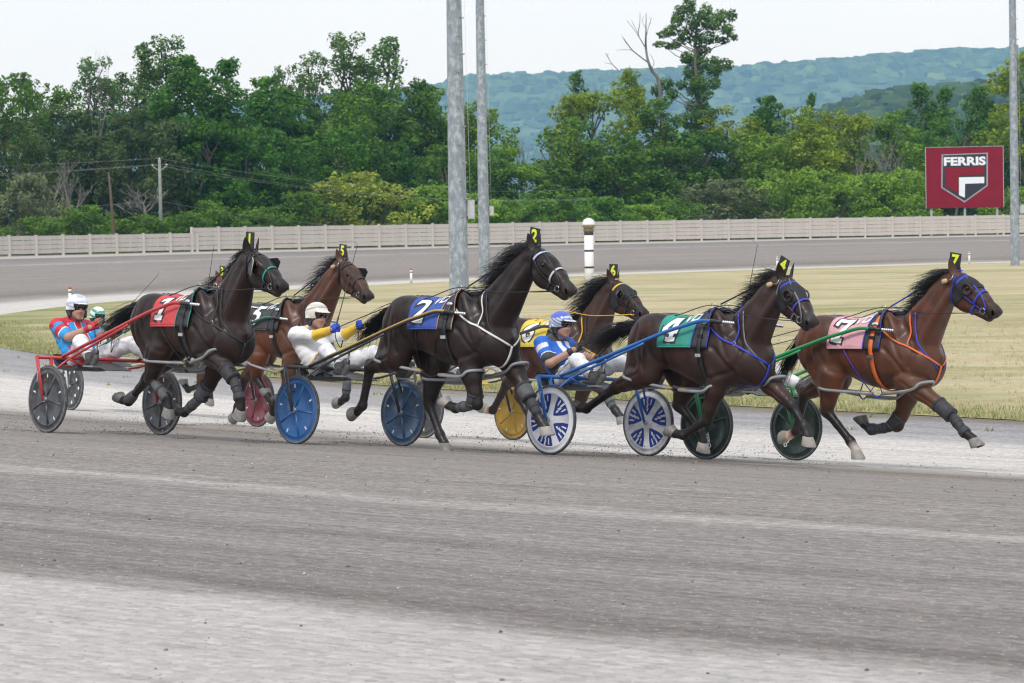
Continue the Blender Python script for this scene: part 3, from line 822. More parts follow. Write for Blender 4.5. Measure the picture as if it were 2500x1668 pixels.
TREES = [
   (-33.3, 192.6, 11.7, 3.5, 'ash'),
   (-33.5, 202.2, 12.7, 3.1, 'poplar'),
   (-32.2, 206.5, 11.7, 3.5, 'ash'),
   (-28.6, 201.5, 13.2, 3.1, 'poplar'),
   (-28.2, 211.5, 13.1, 2.7, 'poplar'),
   (-30.4, 201.7, 10.2, 4.6, 'dull'),
   (-27.0, 208.4, 10.3, 4.1, 'dull'),
   (-32.4, 191.6, 8.6, 4.6, 'dull'),
   (-28.2, 199.9, 8.0, 4.8, 'dull'),
   (-26.9, 215.3, 15.2, 3.6, 'poplar'),
   (-25.6, 217.8, 15.6, 3.4, 'poplar'),
   (-22.6, 206.6, 13.6, 5.2, 'maple'),
   (-20.0, 210.6, 13.5, 5.6, 'maple'),
   (-18.2, 218.0, 12.6, 4.9, 'maple'),
   (-21.0, 204.1, 8.9, 5.8, 'maple'),
   (-24.0, 202.8, 8.9, 4.9, 'dull'),
   (-18.7, 206.7, 8.1, 5.5, 'maple'),
   (-17.2, 223.3, 13.6, 2.2, 'poplar'),
   (-15.2, 225.2, 14.7, 2.7, 'poplar'),
   (-12.5, 227.7, 16.3, 3.9, 'poplar'),
   (-9.4, 230.2, 16.6, 4.2, 'poplar'),
   (-13.7, 222.3, 11.8, 5.0, 'ash'),
   (-10.7, 225.1, 12.6, 5.4, 'ash'),
   (-8.5, 228.0, 12.6, 4.8, 'ash'),
   (-7.0, 228.2, 12.7, 4.5, 'ash'),
   (-16.8, 221.6, 11.6, 4.7, 'maple'),
   (-12.1, 219.7, 9.9, 5.6, 'ash'),
   (-5.2, 230.7, 12.7, 3.9, 'light'),
   (-3.2, 229.2, 11.0, 4.5, 'light'),
   (-1.6, 229.5, 9.2, 3.9, 'light'),
   (-12.6, 212.9, 8.5, 5.7, 'maple'),
   (-15.4, 210.1, 7.7, 5.0, 'maple'),
   (-8.7, 218.6, 7.7, 4.9, 'maple'),
   (-4.7, 222.0, 7.4, 5.0, 'ash'),
   (-1.3, 224.7, 7.1, 5.1, 'ash'),
   (0.9, 224.4, 5.8, 4.7, 'light'),
   (3.4, 228.2, 6.6, 5.5, 'ash'),
   (5.7, 241.5, 13.9, 3.2, 'poplar'),
   (6.6, 233.3, 11.7, 6.3, 'olive'),
   (10.2, 237.5, 13.6, 4.4, 'olive'),
   (12.3, 235.9, 11.3, 5.0, 'ash'),
   (8.4, 229.6, 8.3, 6.8, 'ash'),
   (12.8, 233.3, 7.4, 5.9, 'ash'),
   (5.2, 230.4, 9.4, 5.5, 'ash'),
   (18.3, 241.2, 11.1, 5.4, 'olive'),
   (22.3, 250.9, 12.0, 3.9, 'maple'),
   (23.5, 241.9, 11.0, 5.1, 'olive'),
   (26.6, 253.9, 12.3, 2.2, 'maple'),
   (26.7, 243.4, 10.4, 5.2, 'olive'),
   (29.6, 244.7, 9.9, 5.5, 'olive'),
   (32.3, 243.9, 10.2, 4.8, 'light'),
   (36.0, 255.8, 13.1, 5.1, 'maple'),
   (39.1, 258.8, 12.8, 4.0, 'maple'),
   (42.3, 259.9, 12.9, 4.0, 'maple'),
   (42.1, 249.4, 9.5, 5.3, 'maple'),
   (43.7, 246.2, 15.0, 5.9, 'olive'),
   (39.1, 250.3, 8.5, 4.9, 'dull'),
   (15.9, 236.1, 8.4, 6.3, 'maple'),
   (20.4, 237.5, 8.4, 6.0, 'light'),
   (24.8, 238.8, 8.0, 6.1, 'olive'),
   (35.8, 247.2, 8.8, 5.6, 'maple'),
]
BUSHES = [
   (-10.6, 207.5, 5.2, 6.3, 'yellow'),
   (-19.7, 196.8, 3.4, 4.4, 'bush'),
   (-16.8, 200.1, 2.9, 3.7, 'bush'),
   (-14.3, 203.8, 3.9, 4.3, 'bush'),
   (-5.5, 212.2, 4.3, 4.5, 'limebush'),
   (-2.5, 214.7, 3.8, 4.5, 'limebush'),
   (21.4, 229.5, 5.4, 5.8, 'limebush'),
   (24.9, 230.3, 5.6, 6.2, 'limebush'),
   (28.8, 233.0, 4.9, 5.6, 'limebush'),
   (31.4, 233.2, 5.4, 5.3, 'limebush'),
   (16.8, 227.9, 4.6, 6.4, 'silver'),
   (12.9, 224.7, 3.4, 4.1, 'bush'),
   (9.9, 222.8, 2.8, 4.1, 'limebush'),
   (6.6, 221.6, 3.4, 5.3, 'bush'),
   (3.0, 219.0, 3.8, 5.3, 'bush'),
   (-31.0, 186.2, 5.0, 3.7, 'silver'),
   (-27.8, 188.7, 3.1, 4.0, 'bush'),
   (41.1, 239.7, 3.9, 5.1, 'limebush'),
   (0.2, 215.9, 3.5, 4.0, 'bush'),
   (-24.7, 191.7, 2.6, 4.1, 'bush'),
   (-29.8, 183.2, 2.4, 3.9, 'bush'),
   (-22.0, 194.0, 2.7, 3.8, 'bush'),
   (-7.2, 209.7, 3.0, 3.8, 'bush'),
]
BARE = [
   (2.3, 235.3, 9.6, 4.0),
   (-30.4, 189.7, 5.9, 2.9),
   (-28.8, 190.7, 6.4, 2.7),
   (-24.4, 194.3, 4.8, 3.3),
   (28.4, 237.6, 7.8, 4.0),
   (31.6, 238.9, 8.1, 4.0),
   (37.4, 244.0, 8.3, 3.8),
   (0.9, 233.4, 8.6, 3.0),
   (-28.5, 200.5, 14.2, 2.3),
]

def ordinal(n): return ['first','second','third','fourth','fifth','sixth','seventh','eighth','ninth','tenth','eleventh','twelfth','thirteenth','fourteenth','fifteenth','sixteenth','seventeenth','eighteenth','nineteenth','twentieth'][n]
def plant(rows, name, cat, group, seed):
    rnd = random.Random(seed)
    byk = {}
    for r in rows: byk.setdefault(r[4], []).append(r)
    for k in byk: byk[k].sort(key=lambda r: r[0]/r[1])
    for r in rows:
        x, y, h, w, k = r
        c, form, words = LOOK[k]
        if form in ('ash', 'maple') and h/w < 2.05: form = 'low'
        tm, cm, H, W = PROTO[form][rnd.randrange(3)]
        z = float(zg(x, y)) - 0.15
        root = empty(name, (x, y, z))
        sc = w*1.32/W; sz = h*1.02/H
        root.scale = (sc, sc, sz); root.rotation_euler = (0, 0, rnd.uniform(0, 6.28))
        n = len(byk[k]); i = byk[k].index(r)
        if n == 1: lab = f'{words} {cat} behind the board fence'
        elif i == 0: lab = f'{words} {cat} behind the fence, leftmost of its kind'
        elif i == n-1: lab = f'{words} {cat} behind the fence, rightmost of its kind'
        else: lab = f'{words} {cat} behind the fence, {ordinal(i)} of its kind from the left'
        tag(root, lab, cat, group)
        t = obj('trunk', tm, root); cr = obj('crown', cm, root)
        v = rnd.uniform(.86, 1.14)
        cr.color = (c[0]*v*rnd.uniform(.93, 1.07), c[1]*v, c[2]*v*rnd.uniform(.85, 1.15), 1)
plant(TREES, 'broadleaf_tree', 'tree', 'trees of the wood behind the fence', 21)
plant(BUSHES, 'shrub', 'shrub', 'shrubs just behind the fence', 22)

# bare and dead trees
def bare_mesh(seed, H, W, thick):
    rnd = random.Random(seed); mb = MB()
    def grow(p, d, L, r, lev):
        q = p + d*L
        P = [p, p + d*L*.5 + Vector((rnd.gauss(0, 1), rnd.gauss(0, 1), rnd.gauss(0, .5)))*L*.05, q]
        mb.tube(P, [r, r*.8, r*.62], 5, cap=False)
        if lev == 0: return
        for k in range(rnd.choice((2, 3, 3))):
            e = (d + Vector((rnd.gauss(0, .42), rnd.gauss(0, .42), rnd.uniform(-.05, .35)))).normalized()
            grow(p + d*L*rnd.uniform(.55, 1.0) if k else q, e, L*rnd.uniform(.55, .85), r*rnd.uniform(.52, .70), lev-1)
    grow(Vector((0, 0, -.3)), Vector((rnd.uniform(-.1, .1), 0, 1)).normalized(), H*.36, thick, 5)
    zz = max(v[2] for v in mb.v); xx = max(abs(v[0]) for v in mb.v)
    return mb, zz, xx*2
BARE_LAB = ['thin bare grey tree standing in the gap below the wooded hill', 'bare scrubby tree near the left edge, left of a twin', 'bare scrubby tree near the left edge, right of a twin',
            'bare brushy sapling right beside the utility pole', 'bare grey sapling among lime shrubs, left of a twin', 'bare grey sapling left of the billboard, right of a twin', 'bare twiggy tree above the billboard', 'thinnest bare tree at the left of the gap below the hill', 'dead topped bare tree standing above the left wood']
for i, (x, y, h, w) in enumerate(BARE):
    mb, zz, xx = bare_mesh(40 + i, h, w, 0.30 if h > 9 else 0.20)
    root = empty('bare_tree', (x, y, float(zg(x, y)) - .1)); tag(root, BARE_LAB[i], 'tree', 'bare and dead trees in the wood')
    o = obj('trunk', mb.mesh('trunk', MT_DEADBARK), root)
    o.scale = (w*1.15/xx, w*1.15/xx, h/zz)
    root.rotation_euler = (0, 0, 0)
# the big dead tree: its bare boughs stand against the sky left of the tallest tree
dt = empty('dead_tree', (11.9, 238.5, 1.2)); tag(dt, 'pale dead tree with bare forked boughs left of the tallest tree', 'tree', 'bare and dead trees in the wood')
KD = 238.5/7089; rnd = random.Random(9); mb = MB()
def dp(X, Y): return ((1240 + X/2.8 - 1600)*KD, rnd.uniform(-.5, .5), (561 - Y/2.8 - 5)*KD + 1.05)
mb.tube(crom([(.9, 0, -.2), (.8, 0, 4), dp(1055, 620), dp(1010, 500), dp(978, 430), dp(966, 330), dp(964, 250), dp(968, 170), dp(972, 92)], 3), list(np.linspace(.20, .025, 25)), 7, cap=False)
for P, r in (([(975, 432), (925, 390), (872, 345), (838, 305), (812, 262)], .12), ([(966, 335), (935, 285), (915, 235), (925, 165), (928, 95)], .09), ([(966, 260), (985, 190), (1010, 125)], .06), ([(935, 285), (895, 215), (838, 145)], .06), ([(872, 345), (815, 345), (762, 345)], .05),
             ([(1000, 480), (1020, 430), (990, 370)], .06), ([(912, 235), (880, 170), (868, 140)], .045), ([(964, 200), (945, 150), (955, 115)], .045), ([(838, 305), (800, 240)], .045), ([(985, 190), (1000, 150), (990, 120)], .04), ([(780, 490), (735, 440), (712, 400), (688, 365)], .08), ([(735, 440), (680, 430)], .05), ([(712, 400), (700, 370), (715, 375)], .04)):
    L = [dp(*q) for q in P]; mb.tube(crom(L, 3), list(np.linspace(r*.55, r*.24, (len(L)-1)*3+1)), 5, cap=False)
mb.build('trunk', M('pale_dead_wood', (.17, .15, .14), .95, var=.25, scale=4), dt)
# brown bare trunk in front of the left wood
tr = empty('tree_trunk', (-25.05, 184.1, 1.2)); tag(tr, 'leaning brown bare trunk left of the utility pole', 'tree trunk')
MB().tube([(0, 0, -.2), (-0.08, 0, 1.2), (-0.2, 0, 3.9), (-.3, 0, 5.2)], [0.13, 0.115, 0.085, .05], 8).build('trunk', M('brown_bark', (0.12, 0.085, 0.06), 0.95, var=0.25, scale=5), tr)

# the tallest tree: a rangy cottonwood with separate tufts
hx, hy, hz = 15.35, 240.7, 1.2
hero = empty('cottonwood_tree', (hx, hy, hz)); tag(hero, 'tallest rangy tree rising far above the wood and the hill', 'tree')
mb = MB(); rnd = random.Random(77); K = 1/29.455
def hp(px, py): return ((px-1690)*K, rnd.uniform(-.7, .7), 17.0*0 + (561-py)*K + 1.03)
trunk_pts = [(0, 0, -.3), (.2, 0, 4), hp(1697, 330), hp(1700, 230), hp(1695, 150), hp(1700, 90), hp(1705, 40)]
mb.tube(crom(trunk_pts, 4), list(np.linspace(.30, .05, 25)), 8, cap=False)
cl = []
tufts = [(1683, 22, 18, 26), (1725, 38, 17, 24), (1762, 52, 22, 20), (1788, 48, 13, 16), (1660, 40, 18, 22), (1700, 62, 30, 26), (1740, 70, 24, 22), (1650, 62, 16, 16), (1640, 82, 20, 14), (1620, 92, 17, 10), (1608, 116, 16, 8), (1640, 118, 20, 10), (1662, 108, 16, 12), (1672, 90, 18, 16),
         (1775, 85, 18, 16), (1790, 102, 12, 8), (1765, 108, 16, 10), (1730, 104, 24, 16), (1700, 104, 20, 22), (1715, 130, 22, 12), (1695, 150, 24, 20), (1675, 148, 16, 16), (1712, 165, 20, 20), (1690, 185, 26, 24), (1745, 160, 18, 14), (1768, 168, 20, 16), (1740, 182, 20, 16), (1705, 210, 26, 22), (1740, 212, 16, 16), (1715, 235, 24, 20), (1690, 225, 18, 18), (1660, 215, 16, 12), (1625, 212, 20, 18), (1640, 235, 18, 14), (1600, 228, 16, 16), (1700, 265, 30, 22), (1720, 290, 30, 24), (1680, 300, 30, 24), (1700, 340, 36, 26), (1735, 335, 26, 22)]
for (px, py, rx, ry) in tufts:
    c = hp(px, py); cl.append((c, (rx*K, rx*K*.9, ry*K), 300*rx*ry*K*K + 16))
    limb(mb, (rnd.uniform(-.1, .3), 0, c[2] - .5 - abs(c[0])*.45), c, .055, .015, rnd, .2)
mb.build('trunk', M('grey_bark', (0.14, 0.12, 0.10), 0.95, var=0.3, scale=4), hero)
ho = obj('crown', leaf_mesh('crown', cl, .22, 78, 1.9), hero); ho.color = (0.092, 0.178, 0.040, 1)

# deeper wood: fills behind the front trees
def wood_mass(name, spots, seed, label, colr, size=.3):
    rnd = random.Random(seed); cl = []
    for (x, y, h, w) in spots:
        z0 = float(zg(x, y))
        for q in range(int(7 + h)):
            s = rnd.uniform(.7, 1.3)
            cl.append(((x + rnd.gauss(0, w*.3), y + rnd.gauss(0, 1.2), z0 + h*rnd.uniform(.02, .95)), (s, s, s*.8), 90*s*s))
    o = obj(name, leaf_mesh(name, cl, size, seed)); o.color = colr
    tag(o, label, 'wood', kind='stuff')
sp = []
rnd = random.Random(5)
for i in range(60):
    t = i/59; x = -44 + 98*t; y = 216 + 60*t - 10*t*t
    hh = 11.5 if x < -1 else (4.6 if x < 4 else 8.2)
    sp.append((x, y + rnd.uniform(3, 9), hh*rnd.uniform(.75, 1.0), 3.2))
wood_mass('deep_wood', sp, 31, 'shaded depth of the wood behind the front trees', (0.062, 0.125, 0.028, 1))

# ------------------------------------------------------------------ wooded hills
def canopy_mat(name, c):
    def b(k):
        at = k.n.new('ShaderNodeAttribute'); at.attribute_name = 'tint'
        k.l.new(k.ramp(at.outputs['Fac'], [(0, tuple(x*.30 for x in c)), (.5, c), (1, (c[0]*2.4, c[1]*2.0, c[2]*1.4))]), k.b.inputs['Base Color'])
    return ground_mat(name, b)
MT_CANOPY = M('far_canopy', (0.050, 0.092, 0.030), 0.9, var=0.55, scale=0.028)
MT_CANOPY2 = M('mid_canopy', (0.030, 0.056, 0.020), 0.9, var=0.5, scale=0.08)
def hill(name, kindlabel, D, depth, prof, step, rcan, mat, seed, forest_label, canopy):
    """prof: ridge (x, z); the slope falls towards the track"""
    g = np.random.default_rng(seed)
    px = np.array([p[0] for p in prof]); pz = np.array([p[1] for p in prof])
    nx, ny = 90, 24
    X = np.linspace(px[0], px[-1], nx); T = np.linspace(0, 1, ny)
    ridge = np.interp(X, px, pz)
    V = []
    def hz(x, t): return np.interp(x, px, pz) * (smooth(0, 1, t)*0.9 + 0.1*t) * 1.0
    for t in T:
        z = hz(X, t)
        V.append(np.stack([X, np.full(nx, D - depth*(1-t)), z], -1))
    V = np.concatenate(V); i = np.arange(ny-1)[:, None]*nx + np.arange(nx-1)[None]
    F = np.stack([i, i+1, i+nx+1, i+nx], -1).reshape(-1, 4)
    # back slope
    tag(obj(name, np_mesh(name, V, F, [mat])), kind='structure')
    # crowns, as low lumpy domes
    n = int((px[-1]-px[0])*depth/(step*step))
    n = min(n, 17000)
    x = g.uniform(px[0], px[-1], n); t = g.random(n)**.8; t[:n//9] = 1.0
    z = hz(x, t); y = D - depth*(1-t)
    r = rcan*g.uniform(.55, 1.3, n); r[:n//9] *= g.uniform(.7, 1.35, n//9)
    base = []
    for th, m_ in ((0.0, 1), (0.75, 6), (1.45, 7)):
        for k in range(m_): base.append((math.sin(th)*math.cos(6.283*k/m_), math.sin(th)*math.sin(6.283*k/m_), math.cos(th)))
    base = np.array(base)
    tri = [(0, 1+k, 1+(k+1) % 6) for k in range(6)]
    for k in range(7):
        a = 7 + k; b = 7 + (k+1) % 7; c = 1 + int(round(k*6/7)) % 6; d = 1 + int(round((k+1)*6/7)) % 6
        tri.append((c, a, b)); 
        if c != d: tri.append((c, b, d))
    tri = np.array(tri)
    jit = g.uniform(.72, 1.25, (n, len(base), 1)); jit[:, 0] = g.uniform(.75, .95, (n, 1))
    W = base[None]*r[:, None, None]*jit*np.array([1, 1, .95])
    W = W + np.stack([x, y, z - r*.25], -1)[:, None]
    F = (tri[None] + (np.arange(n)*len(base))[:, None, None]).reshape(-1, 3)
    tint = np.repeat(np.clip(g.normal(.5, .22, n), 0, 1), len(base))
    o = obj('forest', np_mesh('forest', W.reshape(-1, 3), F, [canopy], smooth=False, attrs={'tint': ('FLOAT', tint)})); tag(o, forest_label, 'forest', kind='stuff')
# ridge lines (metres): far ridge 2.4 km away, nearer spur at 760 m
FAR = [(x*2.1667, 2.28 + (z-2.28)*2.1667) for x, z in [(-420, 99), (-200, 112), (-95, 119.7), (-59, 123.7), (-37, 130.5), (-12, 131.5), (30, 131.5), (84, 132.7), (120, 133.1), (192, 135.1), (228, 136.6), (264, 139.2), (300, 141.1), (336, 143.3), (365, 145.7), (426, 145.3), (479, 145.5), (620, 147)]]
SPUR = [(x*1.9737, 2.28 + (z-2.28)*1.9737) for x, z in [(50, 14), (69, 26.9), (77, 31.1), (89, 36.2), (100, 38.9), (112, 39.4), (128, 40.4), (134, 41.7), (151, 41.4), (200, 43), (300, 46)]]
hill('hill', '', 5200, 900, [(x, z-11) for x, z in FAR], 21, 15.5, MT_CANOPY, 61, 'bluish wooded ridge filling the skyline beyond the trees', canopy_mat('far_crowns', (.045, .085, .028)))
hill('spur', '', 1500, 210, [(x, z-6) for x, z in SPUR], 7.0, 6.0, MT_CANOPY2, 62, 'darker wooded spur in front of the ridge at the right', canopy_mat('spur_crowns', (.034, .066, .022)))


# ------------------------------------------------------------------ smooth solid modelling
class Field:
    """blends rounded solids into one continuous skin"""
    def __init__(s): s.pr = []
    def cone(s, a, b, ra, rb, k=0.05, sy=1.0, c=0, op='add'):
        s.pr.append(('cone', np.array(a, float), np.array(b, float), ra, rb, k, sy, c, op)); return s
    def chain(s, pts, rad, k=0.04, sy=1.0, c=0):
        for i in range(len(pts)-1): s.cone(pts[i], pts[i+1], rad[i], rad[i+1], k, sy, c)
        return s
    def ell(s, cen, rad, k=0.05, pitch=0.0, yaw=0.0, c=0, op='add'):
        s.pr.append(('ell', np.array(cen, float), np.array(rad, float), pitch, yaw, k, None, c, op)); return s
    def loft(s, sec, k=0.05, c=0, shape=None):
        s.pr.append(('loft', np.array(sec, float), shape, 0, 0, k, None, c, 'add')); return s
    @staticmethod
    def dist(p, X, Y, Z):
        t = p[0]
        if t == 'cone':
            a, b, ra, rb, k, sy = p[1:7]
            d = b - a; L2 = max(d @ d, 1e-9)
            T = np.clip(((X-a[0])*d[0] + (Y-a[1])*d[1] + (Z-a[2])*d[2]) / L2, 0, 1)
            return np.sqrt((X-a[0]-d[0]*T)**2 + ((Y-a[1]-d[1]*T)*sy)**2 + (Z-a[2]-d[2]*T)**2) - (ra + (rb-ra)*T)
        if t == 'ell':
            c, r, pt, yw = p[1:5]
            x, y, z = X-c[0], Y-c[1], Z-c[2]
            if yw: cw, sw = math.cos(yw), math.sin(yw); x, y = x*cw + y*sw, -x*sw + y*cw
            if pt: cp, sp = math.cos(pt), math.sin(pt); x, z = x*cp + z*sp, -x*sp + z*cp
            q = np.sqrt((x/r[0])**2 + (y/r[1])**2 + (z/r[2])**2)
            q2 = np.sqrt((x/r[0]**2)**2 + (y/r[1]**2)**2 + (z/r[2]**2)**2)
            return q*(q-1)/np.maximum(q2, 1e-6)
        if t == 'loft':
            S = p[1]; f = p[2]
            x = np.clip(X, S[0, 0], S[-1, 0])
            zt = np.interp(x, S[:, 0], S[:, 1]); zb = np.interp(x, S[:, 0], S[:, 2]); hy = np.interp(x, S[:, 0], S[:, 3])
            zc = (zt+zb)/2; hz = np.maximum((zt-zb)/2, .01)
            v = (Z-zc)/hz
            w = hy*(1 - 0.30*np.clip(v, 0, 1)**1.6*np.interp(x, [-.6, -.05, .3], [.25, 1, 1]) + 0.03*np.clip(-v, 0, 1))
            q = (np.abs(Y/w)**2.25 + np.abs(v)**2.25)**(1/2.25)
            d = (q-1)*np.minimum(hz, w)
            return np.sqrt(np.maximum(d, 0)**2 + (X-x)**2) + np.minimum(d, 0)
    def bbox(s, p):
        t = p[0]
        if t == 'cone':
            r = max(p[3], p[4]); m_ = np.array([r, r/min(p[6], 1), r]); return np.minimum(p[1], p[2]) - m_, np.maximum(p[1], p[2]) + m_
        if t == 'ell':
            r = p[2].max() if (p[3] or p[4]) else p[2]; return p[1]-r, p[1]+r
        S = p[1]; w = S[:, 3].max()*1.05
        return np.array([S[0, 0], -w, S[:, 2].min()]), np.array([S[-1, 0], w, S[:, 1].max()])
    def mesh(s, h, relax=1):
        L = np.array([s.bbox(p)[0] for p in s.pr if p[8] == 'add']).min(0) - 3*h
        U = np.array([s.bbox(p)[1] for p in s.pr if p[8] == 'add']).max(0) + 3*h
        n = np.ceil((U-L)/h).astype(int) + 1
        G = np.full(n, 1.0, dtype=np.float32)
        ax = [L[i] + h*np.arange(n[i]) for i in range(3)]
        for p in s.pr:
            lo, hi = s.bbox(p); k = p[5]
            i0 = np.maximum(np.floor((lo-k-2*h-L)/h).astype(int), 0); i1 = np.minimum(np.ceil((hi+k+2*h-L)/h).astype(int)+1, n)
            if (i1 <= i0).any(): continue
            sl = tuple(slice(i0[i], i1[i]) for i in range(3))
            X = ax[0][sl[0]][:, None, None]; Y = ax[1][sl[1]][None, :, None]; Z = ax[2][sl[2]][None, None, :]
            d = s.dist(p, X, Y, Z).astype(np.float32); f = G[sl]
            if p[8] == 'add':
                q = np.clip(.5 + .5*(f-d)/k, 0, 1); G[sl] = f + (d-f)*q - k*q*(1-q)
            else:
                q = np.clip(.5 - .5*(f+d)/k, 0, 1); G[sl] = f + (-d-f)*q + k*q*(1-q)
        V, F = surface_nets(G, L, h)
        if relax: V = relax_mesh(V, F, relax)
        return V, F
    def weights(s, V, sharp_=0.02):
        """for every vertex the blended colour class of the solids round it"""
        X, Y, Z = V.T
        D = np.stack([s.dist(p, X, Y, Z) for p in s.pr if p[8] == 'add'])
        cs = np.array([p[7] for p in s.pr if p[8] == 'add'], float)
        D = D - D.min(0)
        W = np.exp(-D/sharp_)
        return (W*cs[:, None]).sum(0)/W.sum(0)

def surface_nets(G, L, h):
    S = G < 0
    n = np.array(G.shape)
    c = S[:-1, :-1, :-1].astype(np.int8)
    tot = sum(S[i:n[0]-1+i, j:n[1]-1+j, k:n[2]-1+k].astype(np.int8) for i in (0, 1) for j in (0, 1) for k in (0, 1))
    act = (tot > 0) & (tot < 8)
    I = np.argwhere(act)
    idx = -np.ones(act.shape, dtype=np.int64); idx[act] = np.arange(len(I))
    cor = [(i, j, k) for i in (0, 1) for j in (0, 1) for k in (0, 1)]
    val = {q: G[I[:, 0]+q[0], I[:, 1]+q[1], I[:, 2]+q[2]] for q in cor}
    acc = np.zeros((len(I), 3)); cnt = np.zeros(len(I))
    for a in cor:
        for d in range(3):
            if a[d] == 0:
                b = list(a); b[d] = 1; b = tuple(b)
                va, vb = val[a], val[b]
                m_ = (va < 0) != (vb < 0)
                t = np.where(m_, va/np.where(m_, va-vb, 1), 0)
                P = np.tile(np.array(a, float), (len(I), 1)); P[:, d] = t
                acc += P*m_[:, None]; cnt += m_
    V = L + h*(I + acc/cnt[:, None])
    F = []
    for d in range(3):
        u, v = (d+1) % 3, (d+2) % 3
        sl0 = [slice(None)]*3; sl1 = [slice(None)]*3
        sl0[d] = slice(0, -1); sl1[d] = slice(1, None)
        A, B = S[tuple(sl0)], S[tuple(sl1)]
        E = np.argwhere(A != B)
        ok = (E[:, u] > 0) & (E[:, v] > 0) & (E[:, u] < n[u]-1) & (E[:, v] < n[v]-1)
        E = E[ok]
        flip = A[tuple(E.T)]
        def cell(du, dv):
            Q = E.copy(); Q[:, u] += du; Q[:, v] += dv; return idx[tuple(Q.T)]
        q = np.stack([cell(-1, -1), cell(0, -1), cell(0, 0), cell(-1, 0)], 1)
        q[~flip] = q[~flip][:, ::-1]
        F.append(q)
    return V, np.concatenate(F)

def vert_normals(V, F):
    n = np.cross(V[F[:, 2]]-V[F[:, 0]], V[F[:, 3]]-V[F[:, 1]]); N = np.zeros_like(V)
    for i in range(4):
        for k in range(3): N[:, k] += np.bincount(F[:, i], n[:, k], len(V))
    return N/(np.linalg.norm(N, axis=1)[:, None]+1e-12)

def seg_dist(P, A, B):
    d = B-A; t = np.clip(((P-A) @ d)/max(d @ d, 1e-9), 0, 1); return np.linalg.norm(P - A - t[:, None]*d, axis=1)

def furrow(V, N, lines, ymin=.03):
    """press grooves (or raise ridges) into both flanks along lines given in side view"""
    S = V[:, [0, 2]]; out = np.zeros(len(V))
    face = np.clip((np.abs(N[:, 1])-.15)/.35, 0, 1)*(np.abs(V[:, 1]) > ymin)
    for pts, depth, w, sel in lines:
        P = np.array(crom([(a, 0, b) for a, b in pts], 4))[:, [0, 2]]
        D = np.min([seg_dist(S, P[i], P[i+1]) for i in range(len(P)-1)], 0)
        f_ = depth*np.exp(-(D/w)**2)
        if sel: f_ = f_*((V[:, 1]*sel) > 0)
        out -= f_
    return V + N*(out*face)[:, None]

def relax_mesh(V, F, it):
    e = np.concatenate([F[:, [i, (i+1) % 4]] for i in range(4)])
    for _ in range(it):
        acc = np.zeros_like(V); cnt = np.zeros(len(V))
        for k in range(3):
            acc[:, k] = np.bincount(e[:, 0], V[e[:, 1], k], len(V)) + np.bincount(e[:, 1], V[e[:, 0], k], len(V))
        cnt = np.bincount(e[:, 0], minlength=len(V)) + np.bincount(e[:, 1], minlength=len(V))
        V = V*0.5 + 0.5*acc/cnt[:, None]
    return V

# ------------------------------------------------------------------ horses
def coat_build(k):
    at = k.n.new('ShaderNodeAttribute'); at.attribute_name = 'col'
    nz = k.noise(k.pos, 3.0, 5); n2 = k.noise(k.mapping(k.pos, (26, 26, 60)), 1.0, 4)
    c = k.mix(at.outputs['Color'], k.ramp(nz, [(0.3, (0.80, 0.80, 0.82)), (0.55, (1, 1, 1)), (0.75, (1.22, 1.16, 1.1))]), 0.9, 'MULTIPLY')
    warm = k.noise(k.pos, 1.7, 3); c = k.mix(c, (2.1, 1.4, 1.08), k.maprange(warm, 0.48, 0.68, 0, 0.8), 'MULTIPLY')
    c = k.mix(c, k.ramp(n2, [(0.3, (0.86, 0.86, 0.86)), (0.7, (1.12, 1.12, 1.12))]), 0.7, 'MULTIPLY')
    # specks of flung dirt
    sp = k.noise(k.pos, 55, 3); c = k.mix(c, (0.22, 0.20, 0.18), k.maprange(sp, 0.735, 0.77, 0, 0.5))
    k.l.new(c, k.b.inputs['Base Color'])
    rgh = k.maprange(k.noise(k.pos, 5.0, 4), 0.3, 0.7, 0.44, 0.60); k.l.new(rgh, k.b.inputs['Roughness'])
    k.b.inputs['Specular IOR Level'].default_value = 0.34
    cw = k.maprange(k.noise(k.pos, 4.0, 4), 0.42, 0.62, 0.0, 0.30); k.l.new(cw, k.b.inputs['Coat Weight']); k.b.inputs['Coat Roughness'].default_value = 0.28
    hb = k.math('ADD', k.math('MULTIPLY', k.noise(k.mapping(k.pos, (7, 7, 4)), 1.0, 4), 0.8), k.math('MULTIPLY', k.noise(k.mapping(k.pos, (60, 60, 150)), 1.0, 3), 0.22))
    k.bump(hb, 0.22, 0.03)
MT_COAT = ground_mat('horse_coat', coat_build)
MT_HAIR = M('black_hair', (0.012, 0.010, 0.010), 0.42, var=0.4, scale=12)
MT_EYE = C('horse_eye', (0.006, 0.004, 0.003), 0.12, spec=0.35)
MT_HOOFG = M('grey_hoof', (0.17, 0.16, 0.148), 0.6, var=0.2, scale=20, dirt=0.4, dirtc=(0.42, 0.40, 0.37))
MT_HOOFW = M('pale_hoof', (0.31, 0.285, 0.25), 0.6, var=0.2, scale=20, dirt=0.4, dirtc=(0.3, 0.25, 0.2))
MT_HOOFD = M('dark_hoof', (0.05, 0.047, 0.045), 0.6, var=0.3, scale=20, dirt=0.3, dirtc=(0.2, 0.19, 0.18))
MT_LEATHER = M('black_leather', (0.016, 0.016, 0.018), 0.45, var=0.3, scale=15)
MT_NEO = M('black_neoprene', (0.028, 0.029, 0.032), 0.7, var=0.25, scale=12, bump=0.2, bscale=60, dirt=0.25, dirtc=(0.10, 0.095, 0.09))
MT_NEOG = M('grey_boot', (0.075, 0.078, 0.085), 0.65, var=0.25, scale=12, bump=0.2, bscale=60, dirt=0.3, dirtc=(0.16, 0.15, 0.145))
